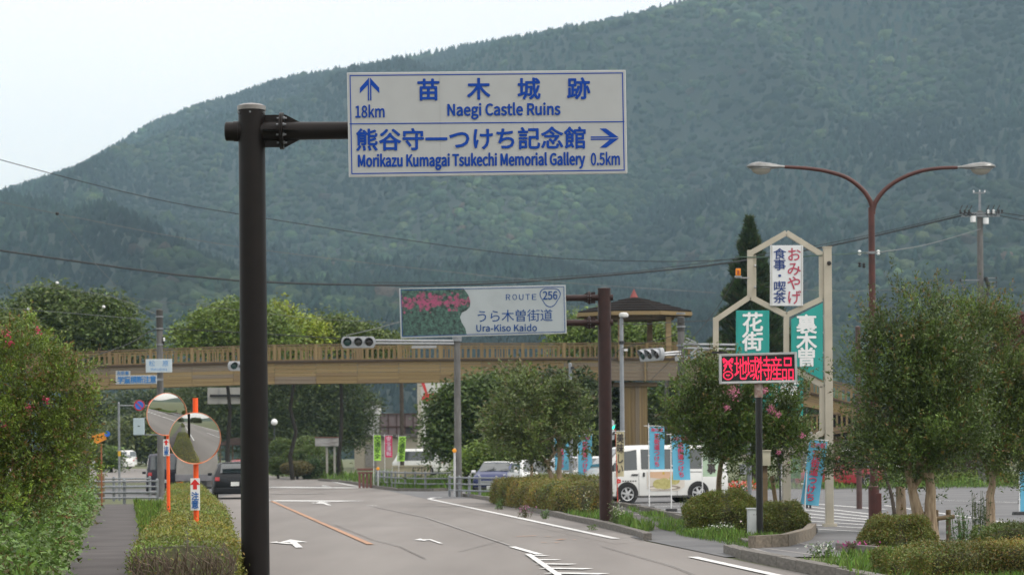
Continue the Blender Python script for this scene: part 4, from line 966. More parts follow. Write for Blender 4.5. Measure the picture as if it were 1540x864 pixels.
for (x0, y0, x1, y1) in ((1027, 517.5, 1112, 519), (1027, 523, 1112, 526)): a, e = B(x0, y0), B(x1, y1); MB().tube([(a[0], -.1, a[1]), (e[0], -.4, e[1])], .04, 8).build('signal_arm', alu, t)
for (x0, y0, x1, y1) in ((1031, 547, 1069, 519), (1030, 540, 1052, 519), (1034, 536, 1072, 519)): a, e = B(x0, y0), B(x1, y1); MB().beam((a[0], -.2, a[1]), (e[0], -.2, e[1]), .05, .05).build('brace', alu, t)
for (x0, y0, x1, y1) in ((1031, 508, 1052, 518), (1030, 513, 1048, 518)): a, e = B(x0, y0), B(x1, y1); MB().beam((a[0], -.2, a[1]), (e[0], -.2, e[1]), .04, .04).build('brace', alu, t)
a = B(1018, 537); MB().box((a[0], -.1, a[1]), (.15, .2, .28)).build('junction_box', mat('signal_grey', (.3, .315, .33)), t, bevel=.015)
for q in (480, 500, 528, 545): MB().lathe([(.16, -.03), (.16, .03)], (0, 0, B(0, q)[1]), n=14).build('band', steel, t)
signal('traffic_light', 'traffic light turned away to the left, right of the brown pole, seen from its side', 980, 533, 85.4, R(-58), 1.05)
signal('traffic_light', 'traffic light half hidden behind the big dark pole on the left', 364, 550, 108, R(25), 1.0)
t = signal('traffic_light', 'small green pedestrian light just right of the reddish brown pole', 922, 645, 97, R(60), .62, lit=0, n=2, vert=True)
t.location = P(919.5, 646, 97)
t, B, z = concrete_pole('lamp_post', 'slim grey post with a mushroom lamp in front of the wooden roof', 935.5, 480, 92, .1, .07, mat('post_grey', (.22, .24, .26), .5, .1, 5), 'street lamp')
t.children[1].hide_render = False
a = B(938, 474); MB().tube([(0, 0, z), (.02, 0, z + .15), (.08, 0, a[1] - .06)], .05, 8).build('neck', mat('post_grey', (.22, .24, .26)), t)
MB().lathe([(.03, -.08), (.17, -.06), (.19, .0), (.17, .07), (.1, .11), (.001, .12)], (a[0], 0, a[1]), n=20).build('lamp_shade', mat('lamp_white', (.55, .56, .54), .4), t)
a = B(941, 526); MB().box((a[0], -.1, a[1]), (.14, .1, .08)).build('sensor', white_p, t); MB().lathe([(.11, -.06), (.11, .06)], (0, 0, B(0, 523)[1]), n=12).build('band', dark, t)
t, B, z = concrete_pole('camera_post', 'thin grey post with a small camera, left of the reddish brown pole', 858, 547, 90, .075, .06, mat('post_grey', (.22, .24, .26)), 'post')
a = B(861, 553); MB().box((a[0], -.05, a[1]), (.12, .2, .09)).build('camera', dark, t)
t, B, z = concrete_pole('brown_post', 'plain brown metal post behind the tower and left of the right trees', 1291, 492, 70, .085, .075, mat('post_brown', (.07, .035, .03), .5, .2, 6), 'post')
for q in (574, 600): MB().lathe([(.09, -.02), (.09, .02)], (0, 0, B(0, q)[1]), n=12).build('band', steel, t)
t, B, z = concrete_pole('small_grey_post', 'thin galvanised post with a grey box left of the black pole', 1126, 640, 58, .055, .05, steel, 'post')
a = B(1117, 705); MB().box((a[0], 0, a[1]), (.17, .15, .25)).build('box', mat('signal_grey', (.3, .315, .33)), t, bevel=.01)
t, B, z = concrete_pole('utility_pole', 'dark thin pole standing behind the beige building and far banners', 604, 573, 150, .14, .12, bark_d)
t, B, z = concrete_pole('utility_pole', 'grey pole under the wooden bridge left of the cream support', 1003, 573, 140, .15, .12)

# ================================================================ round mirrors
def mirror(label, px, py, d, dia, ytop, ybase, rz, tilt, plate_px, n2=True):
    b = P(px, py, d); zb = 0; base = Vector((P(px, ybase, d).x, d, 0)); t = thing('traffic_mirror', label, 'traffic mirror', base)
    B = Board(base); c = B(px, py); zt = B(px, ytop)[1]; pr_ = .042 if d < 40 else .034
    MB().cyl((0, 0, 0), (0, 0, zt), pr_, n=18).build('pole', orange_p, t)
    Rm = Matrix.Rotation(rz, 4, 'Z') @ Matrix.Rotation(tilt, 4, 'X'); cc = Vector((c[0], -.2, c[1])); r = dia / 2
    prof = [(r * k / 12, -((r * k / 12) ** 2) / 4.4) for k in range(12, -1, -1)]; prof = [(max(a, .0005), h) for a, h in prof]
    m = MB().lathe(prof, (0, 0, 0), (0, -1, 0), 64); m.v = [tuple(cc + (Rm @ Vector(v))) for v in m.v]; m.build('mirror_dish', mirror_m, t, True)
    m = MB().lathe([(r + .002, -.05), (r + .006, -.045), (r + .006, -.01), (r + .001, -.01), (r - .002, -.034)], (0, 0, 0), (0, -1, 0), 64, False); m.v = [tuple(cc + (Rm @ Vector(v))) for v in m.v]
    m.build('rim', mat('worn_orange', (.62, .13, .035), .55, .3, 7, col2=(.75, .4, .25)), t)
    m = MB().lathe([(r - .004, -.052), (r * .8, -.075), (.001, -.09)], (0, 0, 0), (0, -1, 0), 48); m.v = [tuple(cc + (Rm @ Vector(v))) for v in m.v]; m.build('back_shell', orange_p, t)
    MB().beam((0, 0, c[1] + .1), tuple(cc + Vector((0, .1, .1))), .05, .03).beam((0, 0, c[1] - .1), tuple(cc + Vector((0, .1, -.1))), .05, .03).build('bracket', steel, t)
    x, y, w, h = plate_px; a = B(x, y); k = d / F
    MB().box((a[0], -.075, a[1]), (w * k, .02, h * k)).build('notice_plate', mat('notice_white', (.7, .71, .7), .5), t, bevel=.003)
    red = mat('arrow_red', (.6, .02, .02), .5); bl = mat('notice_blue', (.03, .14, .42), .5)
    s = h * k * .16; z = a[1] + h * k * .3
    MB().prism([(a[0] - s, z), (a[0] - s * .38, z), (a[0] - s * .38, z - s * .9), (a[0] + s * .38, z - s * .9), (a[0] + s * .38, z), (a[0] + s, z), (a[0], z + s * 1.1)], -.0885, -.0855).build('up_arrow', red, t, smooth=False)
    B.text('注', x - w * .34, y - h * .06, x + w * .34, y + h * .18, bl, t, -.0885, .03, True)
    B.text('意', x - w * .34, y + h * .2, x + w * .34, y + h * .44, bl, t, -.0885, .03, True)
    return t
mirror('nearer round convex mirror on an orange post rising from the left hedge', 296, 659, 37.5, .80, 598, 860, R(13), R(7.5), (294.5, 742.5, 14, 48))
mirror('farther round convex mirror with a worn orange rim, partly behind the nearer one', 254, 623, 45.5, .80, 600, 820, R(30), R(7), (251, 672.5, 9.5, 25))
# ================================================================ wooden footbridge
DBR = 130.0; bb = P(560, 600, DBR); bb.z = 0; B = Board(bb)
t = thing('pedestrian_bridge', 'long brown timber footbridge crossing above the whole road', 'footbridge', bb)
bridge = t
def lv(px, tab): return float(np.interp(px, [a for a, _ in tab], [b for _, b in tab]))
RT = [(40, 533), (100, 530), (400, 519), (600, 516.5), (850, 516), (1020, 515), (1070, 526), (1250, 572), (1320, 591)]
FT = [(40, 556), (100, 553), (400, 544.5), (600, 542), (850, 540), (1020, 540), (1070, 552), (1250, 600), (1320, 619)]
FB = [(40, 590), (100, 587), (400, 577.5), (600, 575.5), (850, 572.5), (1020, 571.5), (1070, 580), (1250, 619), (1320, 638)]
def pt(px, tab, y=0): a = B(px, lv(px, tab)); return Vector((a[0], y, a[1]))
edges = [40 + 62.2 * i for i in range(16)]; edges[-1] = 973; edges += [1020, 1070, 1130, 1190, 1250, 1310]
fw = [wood, wood_d]
wm = [mat('bridge_board_%d' % i, c1, .8, .3, 2.2, .25, col2=c2, stretch=(.25, 1, 3), spec=.25) for i, (c1, c2) in enumerate([((.16, .115, .055), (.27, .2, .1)), ((.18, .13, .062), (.285, .215, .11)), ((.14, .10, .053), (.245, .18, .1))])]
grey_b = mat('bridge_board_grey', (.13, .1, .07), .85, .3, 3, .25, col2=(.22, .18, .13), stretch=(.25, 1, 3))
nb = 0
for i, (xa, xb) in enumerate(zip(edges, edges[1:])):
    ramp = xa >= 1019
    # fascia boards, laid in staggered rows
    rows = 6 if not ramp else 3
    for r in range(rows):
        s = (r % 2) * .5
        f0, f1 = (r + .0) / rows, (r + .93) / rows
        a = pt(xa, FT).lerp(pt(xa, FB), (f0 + f1) / 2); b = pt(xb, FT).lerp(pt(xb, FB), (f0 + f1) / 2)
        h = (pt(xa, FT) - pt(xa, FB)).length * (f1 - f0)
        mm_ = grey_b if (850 < xa < 1030 and random.random() < .75) or (xa < 300 and r < 2) or random.random() < .06 else random.choice(wm)
        o = piece('fascia_board', a + (b - a) * .004, a + (b - a) * .996, .05, h, mm_, t); o.location.y += random.uniform(-.012, .012)
    for y in ((0.05, 2.5) if not ramp else (0.05, 2.2)):
        ra, rb = pt(xa, RT, y), pt(xb, RT, y); fa, fb = pt(xa, FT, y), pt(xb, FT, y)
        piece('handrail', ra, rb, .16, .07, wood_d, t)
        piece('lower_rail', fa + Vector((0, 0, .1)), fb + Vector((0, 0, .1)), .1, .08, wm[2], t)
        piece('mid_rail', ra - Vector((0, 0, .13)), rb - Vector((0, 0, .13)), .07, .07, wm[1], t)
        w_ = .17; piece('rail_post', fa - Vector((0, .02, .02)), ra + Vector((0, -.02, .01)), w_, w_, wm[i % 3], t, up=(0, 1, 0))
        k = max(2, round((xb - xa) / 7.9)) if y < 1 else max(2, round((xb - xa) / 9.5))
        for j in range(1, k):
            a, b = fa.lerp(fb, j / k), ra.lerp(rb, j / k)
            piece('baluster', a + Vector((0, 0, .12)), b - Vector((0, 0, .1)), .085, .05, wm[(i + j) % 3], t, up=(0, 1, 0)); nb += 1
    a, b = pt(xa, FT, 1.2), pt(xb, FT, 1.2); d_ = piece('deck', a, b, 2.5, .12, wood_d, t)
    piece('cornice', pt(xa, FT, -.06) + Vector((0, 0, .03)), pt(xb, FT, -.06) + Vector((0, 0, .03)), .12, .1, mat('dark_cornice', (.06, .042, .028), .9, .3, 5), t)
    a, b = pt(xa, FB, 1.2), pt(xb, FB, 1.2)
    piece('beam', a + Vector((0, -.9, .3)), b + Vector((0, -.9, .3)), .25, .5, wood_d, t); piece('beam', a + Vector((0, .9, .3)), b + Vector((0, .9, .3)), .25, .5, wood_d, t)
# cream and brown support, clad in upright boards
a = B(956, 574); zt = a[1]
for j in range(6):
    x = a[0] - .55 + j * .22; mm_ = [wood, wm[0], wm[2], grey_b][j % 4]
    piece('pier_board', (x, .5, 0), (x, .5, zt + .02), .21, .05, mm_, t, up=(0, 1, 0)).location.y += random.uniform(-.01, .01)
MB().box((a[0], 1.15, zt / 2), (1.26, 1.2, zt)).build('pier', mat('pier_core', (.16, .11, .06), .9, .3, 2), t)
MB().box((a[0], 1.1, zt - .12), (2.4, 1.5, .24)).build('pier_head', wood_d, t, bevel=.02)
a = B(110, 590); MB().box((a[0], 1.15, a[1] / 2), (1.1, 1.0, a[1])).build('pier', mat('pier_dark', (.05, .035, .025), .9, .3, 2), t)
for x, y in ((970, 572), (966, 545)): pass
a, b_ = B(970, 541), B(970.5, 573); MB().beam((a[0], -.09, a[1]), (b_[0], -.09, b_[1]), .07, .06, up=(0, 1, 0)).build('downpipe', wm[1], t)
# lower flight of the ramp, turning back behind the sign tower
b = P(1250, 640, 118); b.z = 0; t = thing('bridge_ramp', 'lower flight of the timber ramp with dark balusters behind the cream tower', 'ramp', b); B = Board(b)
for y in (0, 1.9):
    ra = [Vector((B(x, yy_)[0], y, B(x, yy_)[1])) for x, yy_ in ((1195, 627), (1300, 617))]; fa = [Vector((B(x, yy_)[0], y, B(x, yy_)[1])) for x, yy_ in ((1195, 652), (1300, 637))]
    piece('handrail', ra[0], ra[1], .12, .07, wood_d, t); piece('lower_rail', fa[0], fa[1], .08, .08, wood_d, t)
    for j in range(14):
        piece('baluster', fa[0].lerp(fa[1], (j + .5) / 14), ra[0].lerp(ra[1], (j + .5) / 14), .08, .05, wm[j % 3], t, up=(0, 1, 0))
p = [Vector((B(x, yy_)[0], .95, B(x, yy_)[1])) for x, yy_ in ((1195, 656), (1300, 641))]
piece('stringer', p[0], p[1], 2.0, .3, wood_d, t)
for x in (1205, 1262): a = B(x, 655); MB().box((a[0], .95, a[1] / 2), (.35, .35, a[1])).build('post', wood_d, t)

# ================================================================ lookout roof standing on the bridge
b = P(954, 516, DBR + 1.3); zfl = b.z - 1.0; b.z = zfl; t = thing('lookout_shelter', 'octagonal brown shingled roof on timber posts with a red spire, standing on the bridge', 'shelter', b); B = Board(b)
ze = B(954, 470)[1]; zr = B(954, 448)[1]; rx = B(1039, 470)[0]; ry = 2.3
def ring8(sx, sy, z): return [(sx * math.cos(R(22.5) + R(45) * i), sy * math.sin(R(22.5) + R(45) * i), z) for i in range(8)]
o8 = ring8(rx * 1.07, ry, ze); i8 = ring8(.35, .35, zr)
for i in range(8):
    j = (i + 1) % 8; m_ = 5
    for q in range(m_):           # courses of shingles, each lapping the one below
        a = Vector(o8[i]).lerp(Vector(i8[i]), q / m_); b2_ = Vector(o8[j]).lerp(Vector(i8[j]), q / m_); c_ = Vector(o8[j]).lerp(Vector(i8[j]), (q + 1.05) / m_); d_ = Vector(o8[i]).lerp(Vector(i8[i]), (q + 1.05) / m_)
        u = Vector((0, 0, .03)); MB().add([a + u * 1.6, b2_ + u * 1.6, c_ + u * .4, d_ + u * .4, a, b2_, c_ - u * .5, d_ - u * .5], [(0, 1, 2, 3), (7, 6, 5, 4), (0, 4, 5, 1), (1, 5, 6, 2), (2, 6, 7, 3), (3, 7, 4, 0)]).build('shingle_course', roofm, t, smooth=False)
    a, b2_ = Vector(o8[i]), Vector(o8[j]); z = Vector((0, 0, -.13)); piece('eave_board', a + z, b2_ + z, .08, .2, wm[1], t)
MB().add(ring8(rx * .98, ry * .93, ze - .16), [tuple(range(8))]).add(ring8(rx * .7, ry * .7, ze - .36), [tuple(range(8))]).build('ceiling', wood_d, t)
m = MB(); q8 = ring8(rx * .72, ry * .72, ze - .3); 
for i in range(8): piece('ring_beam', q8[i], q8[(i + 1) % 8], .16, .26, wood_d, t)
m = MB(); m.add(ring8(.27, .27, zr - .02) + [(0, 0, B(954, 434)[1])], [(i, (i + 1) % 8, 8) for i in range(8)]).build('spire', mat('spire_red', (.2, .035, .03), .6, .2, 6), t, smooth=False)
for px, y, w_ in ((903, -1.0, .26), (932, -1.3, .3), (979, 1.2, .3), (1003, -1.2, .3), (917, 1.2, .26)): a = B(px, 500); MB().box((a[0], y, (ze - .3) / 2), (w_, w_, ze - .3)).build('post', [wood, wm[2]][y > 0], t, bevel=.015)

# ================================================================ overhead sign seen from behind, beyond the bridge
b = P(339, 594, 165); b.z = 0; t = thing('overhead_sign', 'back of a large pale overhead sign under the bridge, left of the big pole', 'road sign', b); B = Board(b)
MB().prism([B(312, 582.5), B(392, 582), B(392, 606.5), B(312, 607)], 0, .06).build('panel', mat('sign_back', (.36, .36, .34), .55, .06, 3), t, smooth=False)
for y in (594.5,): a, e = B(316, y), B(392, y); MB().beam((a[0], -.08, a[1]), (e[0], -.08, e[1]), .1, .16).build('back_rail', dark, t)
a = B(392, 594); MB().cyl((a[0], 0.2, 0), (a[0], .2, a[1] + 1.2), .16).cyl((a[0], .2, a[1]), (B(330, 594)[0], .2, a[1]), .1).build('pole', steel, t)
for x in (329, 345, 370): a, e = B(x, 583), B(x, 606); MB().beam((a[0], -.03, a[1]), (e[0], -.03, e[1]), .05, .03, up=(0, 1, 0)).build('rib', alu, t)

# ================================================================ no-parking signs and box on the left
b = P(179, 650, 96); b.z = 0; t = thing('sign_pole', 'thin grey pole at left with a horizontal arm for the round signs', 'pole', b); B = Board(b); zt = B(179, 606)[1]
MB().cyl((0, 0, 0), (0, 0, zt), .05, .045, n=12).lathe([(.05, 0), (.02, .05)], (0, 0, zt), n=12).build('shaft', steel, t)
for q in (609.5,): a, e = B(180, q), B(245, q); MB().tube([(a[0], 0, a[1]), (e[0], 0, e[1])], .025, 8).build('arm', steel, t)
MB().lathe([(.055, -.1), (.055, .1)], (0, 0, B(0, 683)[1]), n=12).build('yellow_band', mat('band_yellow', (.6, .35, .02), .5), t)
def rsign(name, label, px, py, d, r, inner, slash=True):
    b = P(px, py, d); t = thing(name, label, 'road sign', b); k = r
    redr = mat('sign_red', (.42, .02, .03), .45, .06, 5)
    MB().lathe([(k, 0), (k, .02), (.001, .021)], (0, .02, 0), (0, -1, 0), 32).build('disc', redr, t)
    MB().lathe([(k * .78, 0), (k * .78, .004), (.001, .0045)], (0, -.001, 0), (0, -1, 0), 32).build('inner_disc', inner, t)
    if slash: MB().beam((-k * .6, -.009, k * .6), (k * .6, -.009, -k * .6), .006, k * .2, up=(.7, 0, .7)).build('slash', redr, t)
    MB().beam((0, .03, -.1), (0, .03, .2), .04, .04).build('clamp', steel, t)
    return t
rsign('no_parking_sign', 'round no parking sign, blue with a red ring and slash', 209.5, 609, 95.9, .215, mat('sign_blue_bright', (.02, .12, .5), .45))
t = rsign('speed_sign', 'round sign with a red ring and pale centre beside the farther mirror', 231, 608, 95.9, .215, mat('sign_pale_blue', (.5, .56, .62), .45), False)
Bq = Board(P(231, 608, 95.9)); Bq.text('50', 226.5, 604.5, 235.5, 611.5, mat('sign_blue_bright', (.02, .12, .5)), t, -.008, .02)
b = P(209, 641, 96); t = thing('signal_control_box', 'pale blue grey traffic control box hanging left of the concrete pole', 'control box', b)
MB().box((0, 0, 0), (.42, .3, .68)).build('housing', mat('pale_box', (.36, .44, .48), .5, .05, 3), t, bevel=.02); MB().box((.02, -.153, .02), (.1, .01, .03)).build('handle', dark, t)
MB().beam((.2, 0, -.32), (.85, .1, -.32), .04, .04).beam((.2, 0, .36), (.85, .1, .36), .04, .04).build('bracket', steel, t)
b = P(152, 662, 84); t = thing('construction_sign', 'orange board with a round blue sign peeking out beside the left bush', 'sign', b)
Bq = Board(b); MB().prism([Bq(138, 655), Bq(158, 649), Bq(160, 660), Bq(143, 668)], 0, .03).build('board', mat('board_orange', (.7, .25, .02), .5), t, smooth=False)
a = Bq(161.5, 652); MB().lathe([(.1, 0), (.1, .02), (.001, .021)], (a[0], -.01, a[1]), (0, -1, 0), 24).build('blue_disc', mat('sign_blue_bright', (.02, .12, .5)), t)
MB().cyl((0, .03, -.1), (0, .03, -P(152, 662, 84).z), .03).build('post', mat('post_rust', (.25, .08, .03), .7), t)

# ================================================================ guard rails
def pipe_fence(label, pts, h, npipes, post_every, d_post=.055, rp=.025, name='guard_rail', cat='guard rail', reflector=False, m=steel):
    pts = [Vector((p[0], p[1], gz(p[1]))) for p in pts]; t = thing(name, label, cat, pts[0]); o = pts[0]
    T = 0
    for a, b in zip(pts, pts[1:]):
        L = (b - a).length; n = max(1, round(L / post_every)); u = (b - a).normalized()
        for i in range(n + (1 if b is pts[-1] else 0)):
            p = a.lerp(b, i / n) - o; MB().cyl(p, p + Vector((0, 0, h)), d_post, n=10).lathe([(d_post, 0), (d_post * .5, .03), (.001, .035)], p + Vector((0, 0, h)), n=10).build('post', m, t)
    for k in range(npipes):
        z = h * (1 - k * .9 / npipes) - .06; MB().tube([p - o + Vector((0, -d_post - rp, z)) for p in pts], rp, 8).build('pipe', m, t)
    return t
fy = 88.2
pipe_fence('galvanised pipe fence closing the end of the left footpath', [((137 - CX) / F * fy, fy), ((236 - CX) / F * fy, fy)], .9, 4, 1.15, rp=.03)
pipe_fence('second pipe fence just behind the fence at the footpath end', [((110 - CX) / F * 94, 95), ((225 - CX) / F * 94, 94)], .95, 3, 1.4, rp=.03)
g = [G(683, 742), G(725, 744), G(790, 748)]; 
t = pipe_fence('curved pipe guard rail in front of the small blue car', [(g[0].x, 98), (g[1].x, 94.2), (g[2].x + .2, 92)], .85, 3, 1.15, rp=.035)
t = pipe_fence('long pipe guard rail on the far side of the side street below the green banners', gp((566, 731), (595, 734.5), (640, 736.5), (690, 736)), .9, 3, 2.0, rp=.04)
for px, py, d, lb in ((683.5, 677, 96.8, 'round orange reflector on its post at the foot of the middle concrete pole'), (568.5, 704, 127, 'round orange reflector on the far guard rail near the brown railing')):
    b = P(px, py, d); zz = b.z; b.z = gz(d); t = thing('road_reflector', lb, 'reflector', b)
    MB().cyl((0, 0, 0), (0, 0, zz - b.z + .1), .045 if d < 100 else .035, n=12).build('post', mat('reflector_post', (.5, .51, .52), .5), t)
    MB().lathe([(.085, 0), (.085, .02), (.001, .04)], (0, -.05, zz - b.z), (0, -1, 0), 24).build('reflector', mat('reflector_orange', (.9, .35, .02), .3), t)
# white beam guard rail far left
b = P(205, 692, 300); b.z = 1; t = thing('beam_guard_rail', 'white corrugated guard rail along the far road at left', 'guard rail', b)
a, e = P(160, 691, 300) - b, P(250, 694, 290) - b
MB().beam(a, e, .08, .35).beam(a + Vector((0, -.05, .1)), e + Vector((0, -.05, .1)), .05, .1).build('rail', white_p, t)
for i in range(6): q = a.lerp(e, i / 5); MB().cyl((q.x, q.y + .1, 0), (q.x, q.y + .1, q.z + .1), .07).build('post', steel, t)

# ================================================================ vehicles
def wheel(par, x, y, r, w, side, hub=(.5, .51, .52), spokes=6):
    n = 24; z = r; s = side
    ty = MB().lathe([(r * .62, -w / 2), (r * .93, -w / 2), (r, -w * .3), (r, w * .3), (r * .93, w / 2), (r * .64, w / 2)], (x, y, z), (0, s, 0), n).build('wheel', mat('tyre', (.012, .012, .012), .85, .2, 9), par)
    rm = MB().lathe([(r * .66, -.01), (r * .68, .012), (r * .60, .004), (r * .58, -.05), (.001, -.05)], (x, y + s * w / 2, z), (0, s, 0), n).build('rim', mat('wheel_rim', hub, .35, .08, 7, metal=.5), ty)
    m = MB(); m.lathe([(r * .16, -.05), (r * .16, .0), (r * .08, .012), (.001, .012)], (x, y + s * w / 2, z), (0, s, 0), 12)
    for k in range(spokes):
        a = 2 * PI * k / spokes + .2; ca, sa = math.cos(a), math.sin(a)
        m.beam((x + ca * r * .1, y + s * (w / 2 - .005), z + sa * r * .1), (x + ca * r * .61, y + s * (w / 2 - .015), z + sa * r * .61), .03, r * .2, up=(-sa, 0, ca))
    m.build('spokes', mat('wheel_rim', hub), ty)
class Car:
    def __init__(s, secs): s.s = sorted(secs, key=lambda q: -q[0])   # (x, zb, w, zbelt, wt, zt)
    def at(s, x):
        xs = [q[0] for q in s.s][::-1]; return [float(np.interp(x, xs, [q[i] for q in s.s][::-1])) for i in range(1, 6)]
    def half(s, q):
        _, zb, w, zw, wt, zt = q; r = min(.07, (zt - zw) * .6)
        return [(w - .12, zb), (w - .015, zb + .07), (w, zb + (zw - zb) * .45), (w - .005, zw - .08), (w - .03, zw), (wt + (w - .03 - wt) * .08, zt - r), (wt - .05, zt - r * .25), (wt * .6, zt), (0, zt + .012)]
    def body(s, m, par, name='body'):
        vs = []; k = None
        fine = []
        for a, b in zip(s.s, s.s[1:]):
            n = max(1, round(abs(a[0] - b[0]) / .35))
            for i in range(n): fine.append([a[j] + (b[j] - a[j]) * i / n for j in range(6)])
        fine.append(list(s.s[-1]))
        for q in fine:
            h = s.half(q); ring_ = [(q[0], -y, z) for y, z in h] + [(q[0], y, z) for y, z in h[-2::-1]]; k = len(ring_); vs += ring_
        n = len(fine); fs = [(i * k + j, i * k + (j + 1) % k, (i + 1) * k + (j + 1) % k, (i + 1) * k + j) for i in range(n - 1) for j in range(k)]
        fs += [tuple(range(k)), tuple(range((n - 1) * k, n * k))]
        o = MB().add(vs, fs).build(name, m, par, True); o.data.set_sharp_from_angle(angle=R(50)); return o
    def side(s, x, t, sd, off=.008):
        zb, w, zw, wt, zt = s.at(x); r = min(.07, (zt - zw) * .6); y0, z0, y1, z1 = w - .03, zw, wt + (w - .03 - wt) * .08, zt - r
        return (x, sd * (y0 + (y1 - y0) * t + off), z0 + (z1 - z0) * t)
    def glass(s, poly, par, name='side_window'):
        for sd in (-1, 1): MB().add([s.side(x, t, sd) for x, t in poly], [tuple(range(len(poly)))]).build(name, glass, par, False)
    def top(s, x, f, off=.01):
        zb, w, zw, wt, zt = s.at(x); return Vector((x, f * (wt - .04), zt + off))
    def screen(s, x0, x1, par, name='windscreen', f0=.97, f1=.93, off=.012):
        vs = [s.top(x0, -f0, off), s.top(x0, 0, off + .012), s.top(x0, f0, off), s.top(x1, f1, off), s.top(x1, 0, off + .012), s.top(x1, -f1, off)]
        d = .02 if x1 < x0 else -.02
        vs = [v + Vector((d, 0, 0)) for v in vs]
        MB().add(vs, [(0, 1, 4, 5), (1, 2, 3, 4)]).build(name, glass, par, False)
def well_shades(par, xs, y, r):  # flat dark discs on the body side stand in for shaded wheel wells
    for x in xs:
        for s in (-1, 1): MB().lathe([(r * 1.13, -.02), (r * 1.13, .004), (.001, .0045)], (x, s * y, r * 1.02), (0, s, 0), 28).build('wheel_well_shade', dark, par)
def plate_(par, x, z, nx): MB().box((x, 0, z), (.012, .33, .165)).build('number_plate', mat('plate_white', (.6, .62, .6), .5), par)

# white van
wpaint = mat('white_car_paint', (.66, .67, .65), .28, .02, 2, coat=.6)
van = Car([(2.35, .33, .72, .74, .68, .92), (2.31, .24, .81, .86, .76, 1.04), (2.22, .2, .84, 1.0, .79, 1.14), (2.1, .2, .85, 1.08, .80, 1.24), (1.52, .2, .85, 1.1, .745, 1.86), (1.2, .2, .85, 1.1, .735, 1.955), (.6, .2, .85, 1.1, .73, 1.975), (-2.1, .2, .85, 1.1, .73, 1.97), (-2.29, .24, .84, 1.1, .72, 1.9), (-2.34, .3, .82, 1.05, .74, 1.35)])
fwp = G(938, 757); rz = R(180 + 17); vl = Vector((fwp.x + 1.29 * math.cos(R(17)) - .1, fwp.y + 1.29 * math.sin(R(13)) + .8, 0))
t = thing('van', 'white van with chestnut dumplings printed on its side, parked behind the blue banners', 'van', vl, rz)
van.body(wpaint, t)
for xs, tt in (([1.85, 1.42, .98, .98, 1.6], [.08, .05, .05, .9, .9]),): van.glass([(1.98, .06), (.95, .06), (.95, .92), (1.5, .92), (1.6, .82)], t, 'front_side_window')
van.glass([(.8, .08), (-.42, .08), (-.42, .92), (.8, .92)], t); van.glass([(-.55, .08), (-2.02, .08), (-2.08, .5), (-1.98, .92), (-.55, .92)], t, 'rear_side_window')
van.screen(2.1, 1.54, t)
wx = (1.32, -1.25); well_shades(t, wx, .85, .345)
for x in wx:
    for s in (-1, 1): wheel(t, x, s * .755, .335, .21, s)
# seams and handles
for sd in (-1, 1):
    for x, h in ((.9, 0), (-.48, 0), (1.75, 1)):
        z0, z1 = (.3, 1.84) if not h else (.66, 1.08); m = MB().box((x, sd * .853, .66 if not h else .86), (.012, .004, .78 if not h else .4)); m.build('door_seam', mat('seam_grey', (.2, .2, .2)), t)
    MB().box((-1.2, sd * .846, 1.06), (2.2, .012, .02)).build('slide_rail', mat('seam_grey', (.2, .2, .2)), t)
    MB().box((1.05, sd * .862, .98), (.22, .03, .05)).box((.72, sd * .862, .98), (.06, .03, .14)).build('door_handle', dark, t)
    MB().box((0, sd * .86, .24), (2.1, .01, .06)).build('sill', mat('sill_dark', (.05, .05, .05)), t)
    MB().box((1.9, sd * .96, 1.2), (.1, .16, .22)).box((1.92, sd * .88, 1.12), (.05, .12, .05)).build('wing_mirror', dark, t, bevel=.02)
    MB().box((2.26, sd * .6, .83), (.16, .3, .2), top=(.7, .9)).build('headlight', mat('lamp_clear', (.5, .52, .53), .1, .1, 4, coat=.6), t, bevel=.03)
MB().box((2.33, 0, .42), (.14, 1.6, .3)).build('bumper', mat('bumper_black', (.02, .02, .022), .5), t, bevel=.04)
MB().box((2.33, 0, .82), (.06, .86, .17)).build('grille', mat('grille_chrome', (.3, .3, .31), .3, .1, 5, metal=.7), t, bevel=.02)
for z in (.78, .83, .88): MB().box((2.365, 0, z), (.01, .8, .02)).build('grille_bar', dark, t)
plate_(t, 2.41, .45, 1)
# printed picture on the visible side (flat print): side facing the camera is y=+ after the turn
def sideprint(poly, m, nm, k): MB().add([(x, .856 + k * .0015, z) for x, z in poly], [tuple(range(len(poly)))]).build(nm, m, t, False)
peach = mat('print_peach', (.6, .4, .26), .5, .12, 2); ch1 = mat('print_chestnut', (.34, .31, .10), .6, .2, 12, col2=(.5, .46, .2)); plt_ = mat('print_plate', (.26, .22, .18), .5, .2, 4)
def ell(cx, cz, a, b, n=20): return [(cx + a * math.cos(2 * PI * i / n), cz + b * math.sin(2 * PI * i / n)) for i in range(n)]
sideprint([(.62, 1.08), (-.75, 1.08), (-.75, .55), (-.5, .42), (.45, .42), (.62, .6)], mat('print_pale', (.6, .56, .5), .5, .1, 2), 'printed_picture', 0)
sideprint([(.5, 1.07), (-.6, 1.07), (-.6, .9), (.0, .82), (.5, .88)], peach, 'printed_picture', 1)
sideprint(ell(.0, .53, .6, .09), plt_, 'printed_picture', 2); sideprint(ell(.08, .52, .55, .05), mat('print_pale', (.6, .56, .5)), 'printed_picture', 3)
for i, (cx, cz, a, b) in enumerate(((-.38, .8, .2, .17), (.0, .67, .24, .19), (.2, .66, .2, .16), (-.1, .64, .2, .15))): sideprint(ell(cx, cz, a, b), ch1, 'printed_dumpling', 4 + i)
sideprint([(-.02, .98), (.05, .98), (.05, 1.07), (-.02, 1.07)], mat('print_yellow', (.6, .4, .05)), 'printed_picture', 5)
